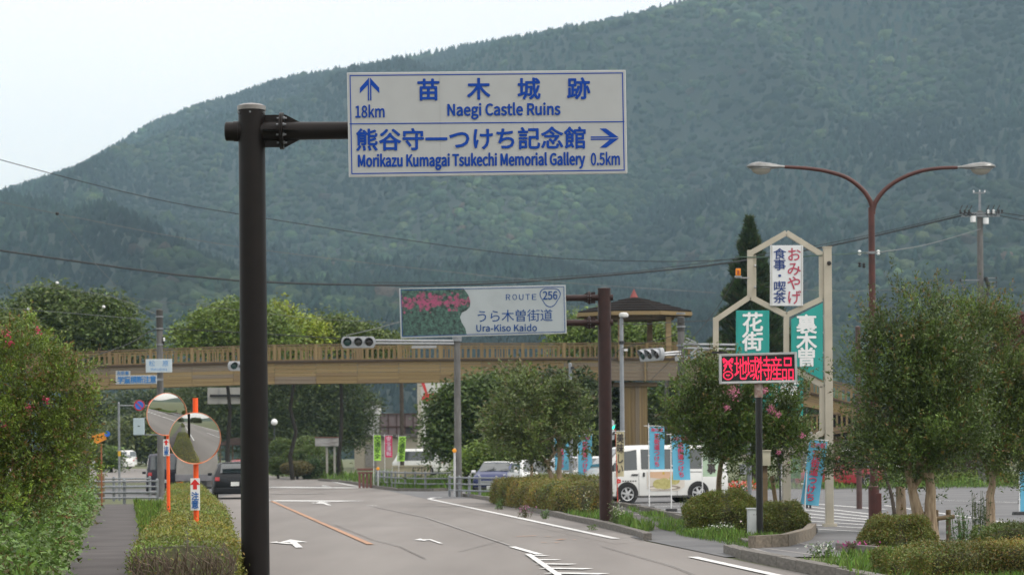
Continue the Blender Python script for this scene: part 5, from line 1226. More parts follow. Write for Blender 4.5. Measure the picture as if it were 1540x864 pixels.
for k_ in range(5):
    a = 2 * PI * k_ / 5; sideprint(ell(1.62 + .05 * math.cos(a), .77 + .05 * math.sin(a), .035, .035, 8), mat('print_red', (.6, .03, .03)), 'printed_flower', k_)
for k_ in range(6): sideprint([(1.5 - k_ * .09, .75), (1.44 - k_ * .09, .75), (1.44 - k_ * .09, .79), (1.5 - k_ * .09, .79)], mat('print_grey', (.08, .08, .08)), 'lettering', 1)

# blue hatchback with a white roof, seen from the front
bpaint = mat('blue_car_paint', (.010, .02, .09), .35, .03, 2, coat=.25, spec=.3)
mini = Car([(1.80, .32, .62, .60, .58, .64), (1.74, .24, .76, .70, .66, .76), (1.4, .2, .83, .82, .70, .92), (.95, .18, .845, .90, .70, .98), (.35, .18, .845, .92, .60, 1.36), (.05, .18, .845, .92, .60, 1.40), (-1.3, .18, .845, .92, .58, 1.37), (-1.65, .22, .82, .9, .58, 1.2), (-1.80, .3, .74, .8, .62, .9)])
b = Vector(((747.5 - CX) / F * 103, 104.5, 0)); t = thing('hatchback', 'small dark blue hatchback with a white roof parked behind the guard rail', 'car', b, R(-90 - 9))
mini.body(bpaint, t); wroof = mini
m = MB(); xs_ = [.33, .05, -.6, -1.3, -1.62]; vs = []
for x in xs_:
    zb, w_, zw, wt, zt = mini.at(x)
    vs += [(x, -wt - .02, zt - .05), (x, -wt + .04, zt + .012), (x, 0, zt + .028), (x, wt - .04, zt + .012), (x, wt + .02, zt - .05)]
m.add(vs, [(i * 5 + j, i * 5 + j + 1, (i + 1) * 5 + j + 1, (i + 1) * 5 + j) for i in range(4) for j in range(4)]).build('roof', mat('roof_white', (.62, .64, .63), .3), t, True)
mini.screen(.93, .38, t, f0=1.0, f1=1.0); mini.glass([(.75, .08), (-1.35, .1), (-1.3, .85), (.25, .85)], t)
for s in (-1, 1):
    MB().lathe([(.13, 0), (.12, .03), (.07, .05), (.001, .055)], (1.56, s * .55, .72), (1, 0, .25), 20).build('headlight', mat('lamp_white_lit', (.75, .77, .8), .15), t)
    MB().lathe([(.15, 0), (.15, .03), (.13, .035)], (1.545, s * .55, .72), (1, 0, .25), 20).build('headlight_ring', alu, t)
    MB().lathe([(.055, 0), (.03, .03), (.001, .035)], (1.66, s * .70, .68), (1, s * .3, .1), 12).build('indicator', mat('indicator_orange', (.85, .3, .02), .3), t)
    MB().box((.7, s * .93, .98), (.14, .2, .13)).build('wing_mirror', white_p, t, bevel=.04)
    for x in (1.2, -1.2): wheel(t, x, s * .74, .30, .19, s)
well_shades(t, (1.2, -1.2), .842, .31)
MB().box((1.79, 0, .50), (.04, .85, .16)).build('grille', mat('grille_grey', (.33, .35, .35), .4, metal=.4), t, bevel=.03)
MB().box((1.80, 0, .585), (.05, .95, .03)).box((1.8, 0, .41), (.05, .95, .03)).build('chrome_trim', alu, t, bevel=.01)
MB().box((1.80, 0, .27), (.1, 1.4, .14)).build('bumper', mat('bumper_black', (.02, .02, .022)), t, bevel=.03); plate_(t, 1.87, .3, 1)
for s in (-.3, .28): MB().beam((1.0, s, 1.03), (.86, s + .38, 1.1), .02, .02).build('wiper', dark, t)

# generic cars for the rest
def simple_car(name, label, cat, loc, rz, L, W, H, paint, rear=True, kind='hatch', glassless=False):
    h = W / 2; t = thing(name, label, cat, loc, rz); x1 = L / 2
    if kind == 'wagon': c = Car([(x1, .3, h * .82, .55, h * .7, .62), (x1 - .1, .2, h * .95, .68, h * .82, .76), (x1 - .9, .2, h, .88, h * .84, .98), (x1 - 1.6, .2, h, .9, h * .74, H - .04), (x1 - 2, .2, h, .9, h * .72, H), (-x1 + .55, .2, h, .93, h * .7, H - .04), (-x1 + .1, .22, h * .97, .95, h * .74, 1.02), (-x1, .3, h * .9, .8, h * .76, .86)]); rs = (-x1 + .13, -x1 + .5); ws = (x1 - .93, x1 - 1.55); gl = [(x1 - 1.2, .08), (-x1 + .5, .1), (-x1 + .75, .85), (x1 - 1.75, .85)]
    elif kind == 'box': c = Car([(x1, .3, h * .9, .8, h * .85, .95), (x1 - .12, .22, h, .95, h * .9, 1.1), (x1 - .55, .2, h, 1.0, h * .84, H - .08), (x1 - .8, .2, h, 1.0, h * .84, H), (-x1 + .3, .2, h, 1.0, h * .84, H), (-x1 + .08, .22, h, 1.0, h * .84, H - .15), (-x1, .3, h * .97, .98, h * .88, 1.05)]); rs = (-x1 + .01, -x1 + .1); ws = (x1 - .14, x1 - .52); gl = [(x1 - .55, .08), (-x1 + .35, .08), (-x1 + .35, .88), (x1 - .8, .88)]
    else: c = Car([(x1, .3, h * .82, .6, h * .7, .66), (x1 - .1, .2, h * .96, .72, h * .84, .82), (x1 - .7, .2, h, .9, h * .86, .98), (x1 - 1.35, .2, h, .92, h * .76, H - .04), (x1 - 1.7, .2, h, .92, h * .74, H), (-x1 + .5, .2, h, .94, h * .72, H - .06), (-x1 + .12, .22, h * .98, .95, h * .76, 1.05), (-x1, .3, h * .92, .82, h * .8, .88)]); rs = (-x1 + .14, -x1 + .46); ws = (x1 - .73, x1 - 1.3); gl = [(x1 - 1.0, .08), (-x1 + .45, .1), (-x1 + .65, .85), (x1 - 1.5, .85)]
    c.body(paint, t); c.glass(gl, t); c.screen(ws[0], ws[1], t); c.screen(rs[0], rs[1], t, 'rear_window', off=.015)
    r = .31; wx = (x1 - .78, -x1 + .75); well_shades(t, wx, h, r)
    for x in wx:
        for s in (-1, 1): wheel(t, x, s * (h - .1), r, .2, s, spokes=5)
    for s in (-1, 1):
        zl = .82 if kind != 'box' else .95
        MB().box((-x1 + .05, s * (h - .16), zl), (.14, .2, .16), top=(.8, .9)).build('tail_light', mat('tail_red', (.35, .01, .012), .25, coat=.5), t, bevel=.02)
        MB().box((x1 - .09, s * (h - .22), .64 if kind != 'box' else .8), (.16, .26, .14)).build('headlight', mat('lamp_clear', (.5, .52, .53)), t, bevel=.02)
        MB().box((c.s[3][0] + .25, s * (h + .09), 1.0), (.12, .18, .12)).build('wing_mirror', paint, t, bevel=.03)
    MB().box((-x1 + .0, 0, .36), (.1, W * .9, .22)).build('rear_bumper', paint, t, bevel=.03); plate_(t, -x1 - .052 + (.0), .5 if kind == 'hatch' else .62, -1)
    return t
blk = mat('black_car_paint', (.008, .009, .011), .4, .03, 2, coat=.1, spec=.25); gry = mat('grey_car_paint', (.03, .03, .042), .4, .03, 2, coat=.15, spec=.3); rd = mat('red_car_paint', (.3, .02, .03), .3, .03, 2, coat=.6); sil = mat('silver_car_paint', (.4, .41, .42), .3, .03, 2, metal=.3, coat=.5)
def at(px, d): return Vector(((px - CX) / F * d, d, gz(d)))
t = simple_car('estate_car', 'black estate car seen from behind, waiting under the bridge beside the big pole', 'car', at(351, 99), R(98), 4.6, 1.74, 1.5, blk, kind='wagon')
MB().box((-2.17, 0, 1.47), (.3, 1.0, .03)).build('roof_spoiler', blk, t)
MB().box((-2.29, 0, .80), (.02, .6, .03)).build('chrome_strip', alu, t)
simple_car('red_car', 'red car just showing over the roof of the black estate car', 'car', at(366, 122), R(98), 3.9, 1.68, 1.6, rd)
simple_car('grey_minivan', 'grey minivan seen from behind between the hedge and the concrete pole', 'car', at(247, 113), R(99), 4.4, 1.7, 1.9, gry, kind='box')
simple_car('white_car', 'nearer of two white cars on the far road at left', 'car', at(170, 232), R(150), 4.0, 1.68, 1.45, wpaint)
simple_car('white_minivan', 'farther white car on the far road at left, half behind the nearer one', 'car', at(177, 246), R(160), 3.6, 1.6, 1.75, wpaint, kind='box')
simple_car('white_small_van', 'white small van behind the pink and green banners', 'van', at(628, 175), R(170), 3.5, 1.55, 1.9, wpaint, kind='box')
simple_car('white_parked_car', 'white car parked behind the left blue banner under the gnarled tree', 'car', at(803, 100), R(-80), 4.0, 1.68, 1.5, wpaint)
simple_car('silver_parked_car', 'silver white car parked between the two left blue banners', 'car', at(855, 97), R(-75), 4.2, 1.7, 1.6, sil)
simple_car('white_nosed_car', 'white car whose bonnet shows left of the white van', 'car', at(893, 96), R(-82), 4.2, 1.7, 1.6, wpaint)
simple_car('red_parked_car', 'red car parked under the ramp behind the right blue banner', 'car', at(1262, 112), R(175), 4.1, 1.68, 1.5, rd)
simple_car('dark_parked_car', 'dark grey car parked behind the red one under the ramp', 'car', at(1245, 120), R(178), 4.5, 1.74, 1.55, gry, kind='wagon')
simple_car('white_kei_van', 'white boxy van parked under the ramp beside the brown post', 'car', at(1300, 121), R(178), 3.4, 1.5, 1.85, wpaint, kind='box')
# truck
b = at(296, 109); t = thing('truck', 'grey canvas covered truck seen from behind, mostly hidden by the nearer mirror', 'truck', b, R(98))
MB().box((-.2, 0, 1.55), (3.4, 1.9, 1.35), top=(.98, .92)).build('canvas_cover', mat('canvas_grey', (.25, .24, .22), .8, .12, 3, .1), t, bevel=.05)
MB().box((-.2, 0, .8), (3.5, 1.96, .3)).build('cargo_bed', mat('bed_grey', (.16, .16, .17)), t, bevel=.01); MB().box((2.1, 0, 1.15), (1.1, 1.8, 1.6), top=(.8, .9)).build('cab', white_p, t, bevel=.06)
MB().box((0, 0, .5), (4.8, .8, .25)).build('chassis', dark, t)
for s in (-1, 1):
    MB().box((-1.97, s * .78, .55), (.06, .3, .13)).build('tail_light', mat('tail_orange', (.6, .12, .02), .3), t)
    for x in (-1.2, 2.0): wheel(t, x, s * .8, .35, .22, s)
MB().box((-1.97, 0, .35), (.05, 1.8, .1)).build('rear_bar', dark, t); plate_(t, -2.0, .55, -1)

# ================================================================ banners
cy = mat('banner_blue', (.12, .42, .60), .7, .05, 3); pk = mat('banner_pink', (.6, .06, .12), .7, .08, 9)
def banner(label, px, y0, y1, w, d, col, chars, cm, lean=0, group=None, ybase=None, head=None, skew=0, x_off=0, polem=None, base=True, char_w=None):
    b = P(px - w / 2, (y0 + y1) / 2, d); b.z = gz(d); t = thing('banner', label, 'banner', b, 0, group); B = Board(b); k = d / F
    z1 = B(px, y0)[1]; z0 = B(px, y1)[1]; wm_ = w * k
    MB().tube([(lean, 0, .1), (0, 0, z1 + .1)], .018, 8, r1=.011).build('pole', polem or white_p, t)
    MB().tube([(-.14, 0, z1 + .03), (wm_ + .05, 0, z1 + .03 + skew * k)], .009, 6).build('crossbar', white_p, t)
    if base: MB().box((lean, 0, .05), (.34, .34, .1), top=(.9, .9)).build('base_weight', dark, t, bevel=.02)
    nx, nz_ = 8, 14; vs = []; ph = random.uniform(0, 6)
    def sf(u, v, off=0):
        z = z1 + (z0 - z1) * v; bl = .05 * math.sin(v * 5 + ph) * u + .035 * math.sin(u * 4 + v * 3 + ph) * (.3 + v)
        return (.02 + u * wm_ + lean * v * .9 + skew * k * 0 + x_off * k * v, bl + off, z + skew * k * u)
    for j in range(nz_ + 1):
        for i in range(nx + 1): vs.append(sf(i / nx, j / nz_))
    m = MB().add(vs, [(j * (nx + 1) + i, j * (nx + 1) + i + 1, (j + 1) * (nx + 1) + i + 1, (j + 1) * (nx + 1) + i) for j in range(nz_) for i in range(nx)])
    m.build('cloth', col, t, True)
    for v in (0.02, .35, .68): q = sf(0, v); MB().box((q[0] - .02, q[1], q[2]), (.05, .012, .03)).build('loop', white_p, t)
    def put(ch, u0, v0, u1, v1, bold):
        o = lettering(ch, 0, 0, 1, 1, 0, cm, t, bold, True); v = np.empty(len(o.data.vertices) * 3); o.data.vertices.foreach_get('co', v); v = v.reshape(-1, 3)
        for q in v:
            u = u0 + (u1 - u0) * q[0]; w_ = v1 + (v0 - v1) * q[2]; q[:] = sf(u, w_, -.008 + q[1])
        o.data.vertices.foreach_set('co', v.ravel())
    n = len(chars); s0 = .04 if not head else .16
    if head:
        for i, ch in enumerate(head): put(ch, .12 + i * .27, .03, .36 + i * .27, .11, .02)
    step = (.95 - s0) / n; cw = char_w or min(.75, step * .9 * (z1 - z0) / wm_)
    for i, ch in enumerate(chars): put(ch, .5 - cw / 2, s0 + step * i, .5 + cw / 2, s0 + step * (i + .9), .03)
    return t
gb = 'blue banners along the car park edge'
banner('blue banner hanging behind the twisted tree trunk, leftmost of the blue ones', 844, 655, 706, 21, 88, cy, '花街道つけち', pk, head='道の駅', group=gb)
banner('blue banner just left of the reddish brown pole', 879, 654, 715, 21, 82, cy, '花街道つけち', pk, head='道の駅', group=gb)
banner('narrow cream banner in front of the van cab', 932, 649, 716, 12, 77, mat('banner_cream', (.5, .45, .28), .7, .06, 3), '美味しい', mat('banner_ink', (.06, .05, .05), .7), lean=.05, x_off=-3, polem=mat('red_pole', (.45, .06, .04)))
banner('taller blue banner in front of the van, nearer the cream banner', 987, 641, 704.5, 22.5, 72, cy, '花街道つけち', pk, head='道の駅', skew=-1, group=gb)
banner('blue banner in front of the van, nearer the leafy tree', 1022, 654, 721, 26, 69, cy, '花街道つけち', pk, head='道の駅', group=gb, x_off=2)
banner('pale green banner with black characters at the rear of the van', 1069, 662, 716, 26, 76, mat('banner_pale_green', (.42, .56, .40), .7, .05, 3), 'お食事', mat('banner_ink', (.06, .05, .05)), char_w=.45)
banner('large blue banner leaning beside the foot of the cream mast', 1230, 661, 757, 27, 52.6, cy, '花街道つけち', pk, head='道の駅', lean=-.12, skew=-3, x_off=-7, group=gb)
banner('blue banner at the right edge of the picture', 1545, 708, 770, 24, 62, cy, '花街道つけち', pk, group=gb)
lime = mat('banner_lime', (.38, .72, .08), .7, .05, 3); dk = mat('banner_dark_green', (.05, .12, .02), .7)
gg = 'bright banners on the far guard rail'
banner('lime green banner left of the pink one', 567, 654, 692, 10.5, 131, lime, '交通安全', dk, group=gg)
banner('bright pink banner between the two lime green ones', 584, 655, 687, 11, 131, mat('banner_magenta', (.62, .03, .12), .7, .05, 3), '安全運転', mat('banner_white', (.7, .5, .6)), group=gg, base=False)
banner('lime green banner right of the pink one', 605, 656, 693, 11, 131, lime, '交通安全', dk, group=gg, x_off=-3)

# ================================================================ far buildings and street furniture
b = at(556, 215); t = thing('warehouse', 'low beige building behind the green banners', 'building', b); B = Board(b)
bw = mat('beige_wall', (.33, .30, .24), .8, .06, .6, .05)
w0, w1 = B(527, 0)[0], B(640, 0)[0]; h = B(540, 657)[1]
MB().box(((w0 + w1) / 2, 4, h / 2), (w1 - w0, 8, h)).build('wall', bw, t); MB().box(((w0 + w1) / 2, 4, h + .12), (w1 - w0 + .6, 8.6, .25)).build('roof', mat('dull_roof', (.09, .08, .075), .8), t, bevel=.03)
MB().box((B(552, 0)[0], -.02, 1.2), (1.0, .06, 2.0)).build('door', mat('door_grey', (.2, .19, .18)), t)
b = at(603, 222); t = thing('panel_building', 'brown two-storey building clad in framed metal panels', 'building', b); B = Board(b)
pn = mat('mauve_panel', (.13, .10, .10), .7, .08, 2); fr_ = mat('panel_frame', (.05, .025, .02), .7)
x0, x1 = B(566, 0)[0], B(641, 0)[0]; z1 = B(600, 622)[1]; z0 = B(600, 660)[1]
MB().box(((x0 + x1) / 2, 3.1, z1 / 2), (x1 - x0 - .1, 6, z1 - .05)).build('wall', mat('dark_wall', (.03, .025, .025)), t)
for r_ in range(2):
    for c_ in range(6):
        xa = x0 + (x1 - x0) * (c_ + .04) / 6; xb = x0 + (x1 - x0) * (c_ + .96) / 6; za = z0 + (z1 - z0) * (r_ + .04) / 2; zb_ = z0 + (z1 - z0) * (r_ + .96) / 2
        if (r_, c_) == (0, 3): continue
        MB().box(((xa + xb) / 2, .03, (za + zb_) / 2), (xb - xa, .06, zb_ - za)).build('wall_panel', pn, t)
for c_ in range(7): x = x0 + (x1 - x0) * c_ / 6; MB().box((x, -.02, z1 / 2), (.12, .1, z1)).build('frame_post', fr_, t)
for q in range(3): MB().box(((x0 + x1) / 2, -.045, z0 + (z1 - z0) * q / 2), (x1 - x0, .1, .12)).build('frame_beam', fr_, t)
b = at(655, 200); t = thing('pachinko_sign_tower', 'tall white sign tower with a red emblem rising behind the trees', 'sign tower', b); B = Board(b)
x0, x1 = B(627, 0)[0], B(668, 0)[0]; z1 = B(640, 560)[1]
MB().box(((x0 + x1) / 2, .5, z1 / 2), (x1 - x0, 1, z1)).build('panel', mat('tower_white', (.5, .5, .49), .6, .04, 2), t)
MB().box((x0 - .1, .4, z1 / 2), (.3, 1.3, z1)).build('edge_column', mat('tower_edge', (.35, .33, .28), .6), t)
a = B(650, 598)
rdm = mat('emblem_red', (.5, .03, .03), .6)
MB().add([(a[0] + x * 1.2, -.02, a[1] + z * 1.2) for x, z in ((-.9, 1.4), (-.6, 1.3), (-.3, .3), (.3, .4), (.5, -.2), (.7, -.9), (.1, -1.0), (-.1, -.4), (-.8, -.1), (-.5, .4))], [tuple(range(10))]).build('emblem', rdm, t, False)
t['label'] = 'tall white sign tower with a red emblem rising behind the trees'; t.name = 'sign_tower'
b = at(556, 226); t = thing('white_gable_building', 'white building with a curved eave seen through the far tree', 'building', b); B = Board(b)
x0, x1 = B(538, 0)[0], B(567, 0)[0]; z1 = B(550, 606)[1]; MB().box(((x0 + x1) / 2, 2, z1 / 2), (x1 - x0, 4, z1), top=(.8, 1)).build('wall', mat('tower_white', (.5, .5, .49)), t)
MB().box(((x0 + x1) / 2, 2, z1 + .1), ((x1 - x0) * .95, 4.4, .25)).build('roof', mat('dull_roof', (.09, .08, .075)), t)
b = at(715, 140); t = thing('house', 'pale house with an air conditioner half hidden by the trees', 'house', b); B = Board(b)
x0, x1 = B(690, 0)[0], B(742, 0)[0]; z1 = B(700, 640)[1]
MB().box(((x0 + x1) / 2, 3, z1 / 2), (x1 - x0, 6, z1)).build('wall', mat('house_wall', (.33, .28, .24), .8, .06, 1), t)
MB().prism([(x0 - .6, z1), (x1 + .6, z1), ((x0 + x1) / 2, z1 + 1.3)], -.6, 6.6).build('roof', roofm, t, smooth=False)
MB().box((B(717, 0)[0], -.03, 1.2), (.5, .1, 2.0)).build('door', mat('door_brown', (.09, .05, .04)), t)
for px in (700, 730): a = B(px, 672); w_ = MB().box((a[0], -.03, a[1]), (.9, .08, .9)).build('window', mat('frame_light', (.4, .38, .35)), t); MB().box((a[0], -.075, a[1]), (.78, .02, .78)).build('pane', glass, w_)
a = B(708, 693); MB().box((a[0], -.4, .5), (.8, .3, .7)).build('air_conditioner', mat('ac_white', (.5, .5, .48)), t, bevel=.03)
b = at(350, 210); t = thing('small_shelter', 'low brown roofed shelter beyond the black car', 'shelter', b); B = Board(b)
x0, x1 = B(325, 0)[0], B(420, 0)[0]; z1 = B(350, 667)[1]; zr = B(350, 658)[1]
MB().prism([(x0 - .3, z1 - .1), (x1 + .3, z1 - .1), (x1 - 1, zr), (x0 + 1.2, zr)], -1, 3).build('roof', mat('brown_roof', (.08, .05, .04), .8), t, smooth=False)
for x in np.linspace(x0, x1, 6): MB().box((float(x), 0, z1 / 2), (.15, .15, z1)).build('post', wood_d, t)
# service building under the ramp
b = at(1230, 140); t = thing('station_building', 'dark timber building with a deep eave under and behind the ramp', 'building', b); B = Board(b)
x0, x1 = B(1190, 0)[0], B(1500, 0)[0]; z1 = B(1250, 640)[1]
MB().box(((x0 + x1) / 2, 5, z1 / 2), (x1 - x0, 9, z1)).build('wall', mat('dark_timber_wall', (.045, .026, .018), .85, .3, 3), t)
MB().prism([(x0 - 1, z1 - .1), (x1 + 1, z1 - .1), (x1 - 2, z1 + 1.2), (x0 + 2, z1 + 1.2)], -1.4, 10).build('roof', roofm, t, smooth=False)
for px in (1215, 1245, 1285, 1330, 1400): a = B(px, 664); w_ = MB().box((a[0], -.03, 1.5), (1.5, .1, 1.7)).build('window', mat('frame_light', (.4, .38, .35)), t); MB().box((a[0] - .37, -.09, 1.5), (.66, .02, 1.55)).build('pane', glass, w_); MB().box((a[0] + .37, -.09, 1.5), (.66, .02, 1.55)).build('pane', glass, w_)
for px in (1235, 1275): a = B(px, 664); MB().box((a[0], -1.1, z1 / 2), (.3, .3, z1)).build('post', wood_d, t)
# weathered board on two posts
b = at(491, 158); t = thing('notice_board', 'weathered grey notice board on two posts beside the round shrubs', 'notice board', b); B = Board(b)
MB().prism([B(474, 657.3), B(509, 657.3), B(509, 670.5), B(474, 670.5)], -.1, .1).build('board', mat('weathered_board', (.2, .19, .18), .8, .4, 1.5, .1, col2=(.42, .42, .42), stretch=(1, 1, 4)), t, bevel=.02)
a, e = B(473.5, 657), B(509.5, 657); MB().beam((a[0], 0, a[1]), (e[0], 0, e[1]), .3, .06).build('cap_rail', mat('board_cap', (.16, .07, .05), .8), t)
for x in (485.5, 497): MB().box((B(x, 0)[0], .12, B(x, 671)[1] / 2), (.14, .1, B(x, 671)[1])).build('post', mat('pale_post', (.3, .29, .26), .8), t)
b = at(549, 128); t = thing('brown_railing', 'reddish brown bench-like railing left of the far guard rail', 'railing', b); B = Board(b)
MB().box((0, 0, 1.0), (.85, .35, .12)).box((.0, 0, .82), (.8, .3, .1)).build('top_slab', mat('red_brown', (.14, .055, .045), .7, .15, 5), t, bevel=.02)
for x in (-.3, -.1, .1, .3): MB().box((x, 0, .4), (.12, .2, .78)).build('leg', mat('red_brown', (.14, .055, .045)), t)
b = at(617, 140); t = thing('low_wall', 'low beige panel wall behind the far guard rail', 'wall', b); B = Board(b)
for i in range(8): x = B(588 + i * 7.2, 0)[0]; MB().box((x, 0, .5), (.27, .12, 1.0)).build('wall_panel', mat('cream_wall', (.4, .36, .26), .8, .08, 2), t)
MB().box((B(613, 0)[0], 0, 1.05), (2.4, .2, .08)).build('coping', mat('cream_wall', (.4, .36, .26)), t)
b = at(655, 138); t = thing('wire_fence', 'thin dark wire fence behind the far guard rail', 'fence', b)
for i in range(7): MB().cyl((-1.3 + i * .5, 0, 0), (-1.3 + i * .5, 0, 1.0), .02, n=6).build('post', dark, t)
for z in (.95, .5): MB().tube([(-1.3, 0, z), (1.7, 0, z)], .012, 5).build('wire', dark, t)

# ================================================================ overhead wires
wire_m = mat('black_cable', (.02, .022, .024), .7, .1, 5); wire_g = mat('grey_cable', (.12, .13, .13), .6, .1, 5)
def wire(label, pts, r, m=wire_m, fit=26):
    xs = [p[0] for p in pts]; P3 = [P(*p) for p in pts]; o = P3[0]
    # smooth through the points
    q = []
    for i in range(len(P3) - 1):
        p0 = P3[max(i - 1, 0)]; p1 = P3[i]; p2 = P3[i + 1]; p3 = P3[min(i + 2, len(P3) - 1)]; n = max(2, fit // len(P3))
        for k in range(n):
            t_ = k / n; q.append(.5 * ((2 * p1) + (p2 - p0) * t_ + (2 * p0 - 5 * p1 + 4 * p2 - p3) * t_ ** 2 + (3 * p1 - p0 - 3 * p2 + p3) * t_ ** 3) - o)
    q.append(P3[-1] - o); ob = MB().tube(q, r, 5).build('overhead_wire', m, None, True); ob.location = o
    return tag(ob, label, 'wire')
wire('thin upper wire sloping from the left edge down behind the big pole', [(-30, 232, 90), (180, 287, 92), (360, 322, 95), (770, 382, 100), (1000, 393, 100), (1110, 389, 100)], .016)
wire('second thin wire from the left edge with a small splice box', [(-30, 296, 95), (85, 321, 95), (360, 371, 98), (770, 418, 104), (1076, 440, 108)], .014, wire_g)
wire('thick black cable sagging across the picture behind the route sign', [(-30, 372, 100), (180, 402, 102), (360, 422, 104), (560, 428.5, 106), (720, 427, 108), (850, 419, 109), (1000, 406, 110), (1110, 393, 111), (1240, 371, 111.5), (1340, 349, 112), (1446, 324, 111.6)], .04)
wire('upper cable running close beside the thick black cable', [(560, 424.5, 106), (720, 423.5, 108), (850, 415.5, 109), (1000, 402.5, 110), (1240, 367, 111.5), (1446, 321, 111.6)], .016)
wire('slack cable from the left concrete pole down to the left edge of the bridge', [(238, 494, 104), (222, 500, 103.9), (190, 518, 103), (105, 547, 101), (60, 560, 100)], .022)
wire('cable running from the left concrete pole to the right along the bridge rail', [(246, 494, 104), (300, 496.5, 104), (420, 503, 103), (560, 512, 101), (684, 519, 97.5)], .02)
wire('telephone wire crossing the left tree from the picture edge, upper one', [(-20, 422, 118), (150, 442, 114), (240, 474, 104)], .012, wire_g)
wire('telephone wire above the left tree, lower one', [(-20, 461, 120), (100, 470, 116), (240, 482, 104)], .012, wire_g)
wire('pale wire behind the left pole running toward the route sign', [(180, 446, 122), (330, 463, 120), (470, 478, 118), (600, 486, 116)], .012, wire_g)
wire('pale thin wire left of the route sign ending at the signal arm', [(520, 504, 97), (560, 495, 98), (620, 478, 100)], .016, wire_g)
wire('wire from the route sign pole to the far post and tower', [(850, 478, 100), (935, 487, 92), (1020, 484, 86), (1076, 481, 80)], .014)
wire('wire from the grey lamp post down across the bridge face', [(920, 541, 92), (935, 524, 92), (1000, 508, 88), (1022, 500, 86)], .014)
wire('slanting thin wire from the tower to the bridge', [(1112, 405, 53.4), (1060, 487, 70), (975, 575, 100)], .010)
wire('green wire from the tower mast to the street lamp bracket', [(1105, 386, 53.4), (1180, 387, 53.5), (1245, 383, 53.6), (1303, 380, 56.3)], .012, mat('green_cable', (.03, .08, .05), .6))
wire('wire from the street lamp bracket to the left tower frame top', [(1300, 381, 56.3), (1330, 378, 62), (1400, 366, 80), (1475, 344, 112)], .012, wire_g)
wire('faint level wire behind the right tower at panel height', [(1130, 430, 140), (1250, 437, 125), (1380, 434, 118), (1470, 424, 112)], .014, wire_g)
wire('three-phase line leaving the power pole to the right, upper', [(1496, 318, 112), (1600, 334, 112)], .018)
wire('three-phase line leaving the power pole to the right, lower', [(1496, 323, 112), (1600, 342, 112)], .018)
wire('thin drop wire hanging from the small splice box at left', [(85, 323, 95), (110, 352, 96), (140, 392, 97), (175, 430, 98)], .010, wire_g)
for px, py, d, lb in ((86, 321, 95, 'small dark splice box on the second thin wire'), (86, 425, 118, 'small white ball marker on the wire above the left tree'), (43, 464, 118, 'small white ball marker at the far left wire'), (156, 461, 114, 'small white ball marker right of the left tree top')):
    b = P(px, py, d); m = MB().lathe([(.001, -.07), (.06, -.05), (.08, 0), (.06, .05), (.001, .07)], n=12); o = m.build('wire_marker', dark if 'dark' in lb else white_p, None, True); o.location = b; tag(o, lb, 'wire marker')

b = at(413, 190); t = thing('globe_lamp', 'white globe lamp on a thin post among the trees right of the big pole', 'lamp', b); zz = P(413, 634, b.y).z - b.z
MB().cyl((0, 0, 0), (0, 0, zz), .05).build('post', dark, t); MB().lathe([(.02, -.26), (.16, -.22), (.25, -.1), (.25, .05), (.15, .2), (.001, .26)], (0, 0, zz), n=16).build('globe', white_p, t, True)
# ================================================================ near plants
CM = (.05, .082, .022); TIP = (.17, .07, .03)
def base_at(px, py): return G(px, py)
# large crape myrtle mass at the left edge
d = 36.0; bs = Vector(((-10 - CX) / F * d, d + .5, 0))
bl = [(40, 560, 60, 62), (0, 640, 70, 70), (80, 600, 55, 60), (60, 680, 70, 55), (10, 740, 80, 60), (105, 625, 38, 40), (118, 575, 26, 30), (20, 525, 40, 32), (-40, 560, 60, 70), (-50, 660, 70, 90), (95, 690, 38, 40), (35, 500, 20, 16)]
t, _ = tree('crape_myrtle', 'big sprawling crape myrtle filling the left edge, leaves tipped orange', bs, bl, d, [(10, 700, -20), (40, 690, 25), (-20, 680, 0)], bark_d, r=.06, cat='shrub',
            ns=5200, per=13, slen=.34, lsize=.052, base=(0.088, 0.130, 0.028), up=.45, tip=(.17, .10, .03), ptip=.26, lo=.3, spread=.035)
bl2 = [(P(x, y, d - .6) - bs) for x, y in ((58, 498), (16, 514), (70, 602), (45, 612), (8, 638), (12, 500))]
pos = np.concatenate([np.array(b)[None] + RNG.normal(0, .03, (18, 3)) for b in bl2]); cards('flowers', pos, unit(len(pos)), RNG.uniform(.025, .05, len(pos)), tints(len(pos), (.5, .05, .12), .2), M_LEAF, t, .8, True)
# ground cover below it
pp = np.array([(-60, 864, 31), (40, 870, 32), (110, 850, 36), (140, 800, 48), (148, 760, 66), (60, 740, 60)])
weeds('ivy_undergrowth', [(x, y) for x, y in [(-14, 30), (-6.2, 30), (-6.75, 34), (-8.4, 44), (-10.6, 58), (-12.9, 72), (-14.9, 84), (-24, 84)]], 22000, .28, (.11, .18, .035), 'bright green leafy weeds under the left bush beside the footpath', (.15, .12, .03), .08, wd=.3)
t = thing('leafy_shrub', 'bright green leafy weeds heaped along the left side of the footpath', 'shrub', (-9.5, 40, 0)); o = t.location.copy()
bl = []
for i in range(34):
    y = 31 + i * 1.6; x = -.72 - .161 * y - random.uniform(.6, .85) * (1 + .004 * y) + 0.1; h = random.uniform(.35, .62) * (1 + .25 * math.sin(i * 1.3)) * (1 + max(0, y - 45) * .012)
    bl.append((x - o.x, y - o.y, h * .55, .55, .9, h)); bl.append((x - .8 - o.x, y + .4 - o.y, h * 1.0, .75, 1.0, h * 1.15))
clumps('foliage', bl, 4200, 12, .1, .085, (.11, .19, .035), t, lo=.5, width=.8, alt=(.12, .1, .03), palt=.1)
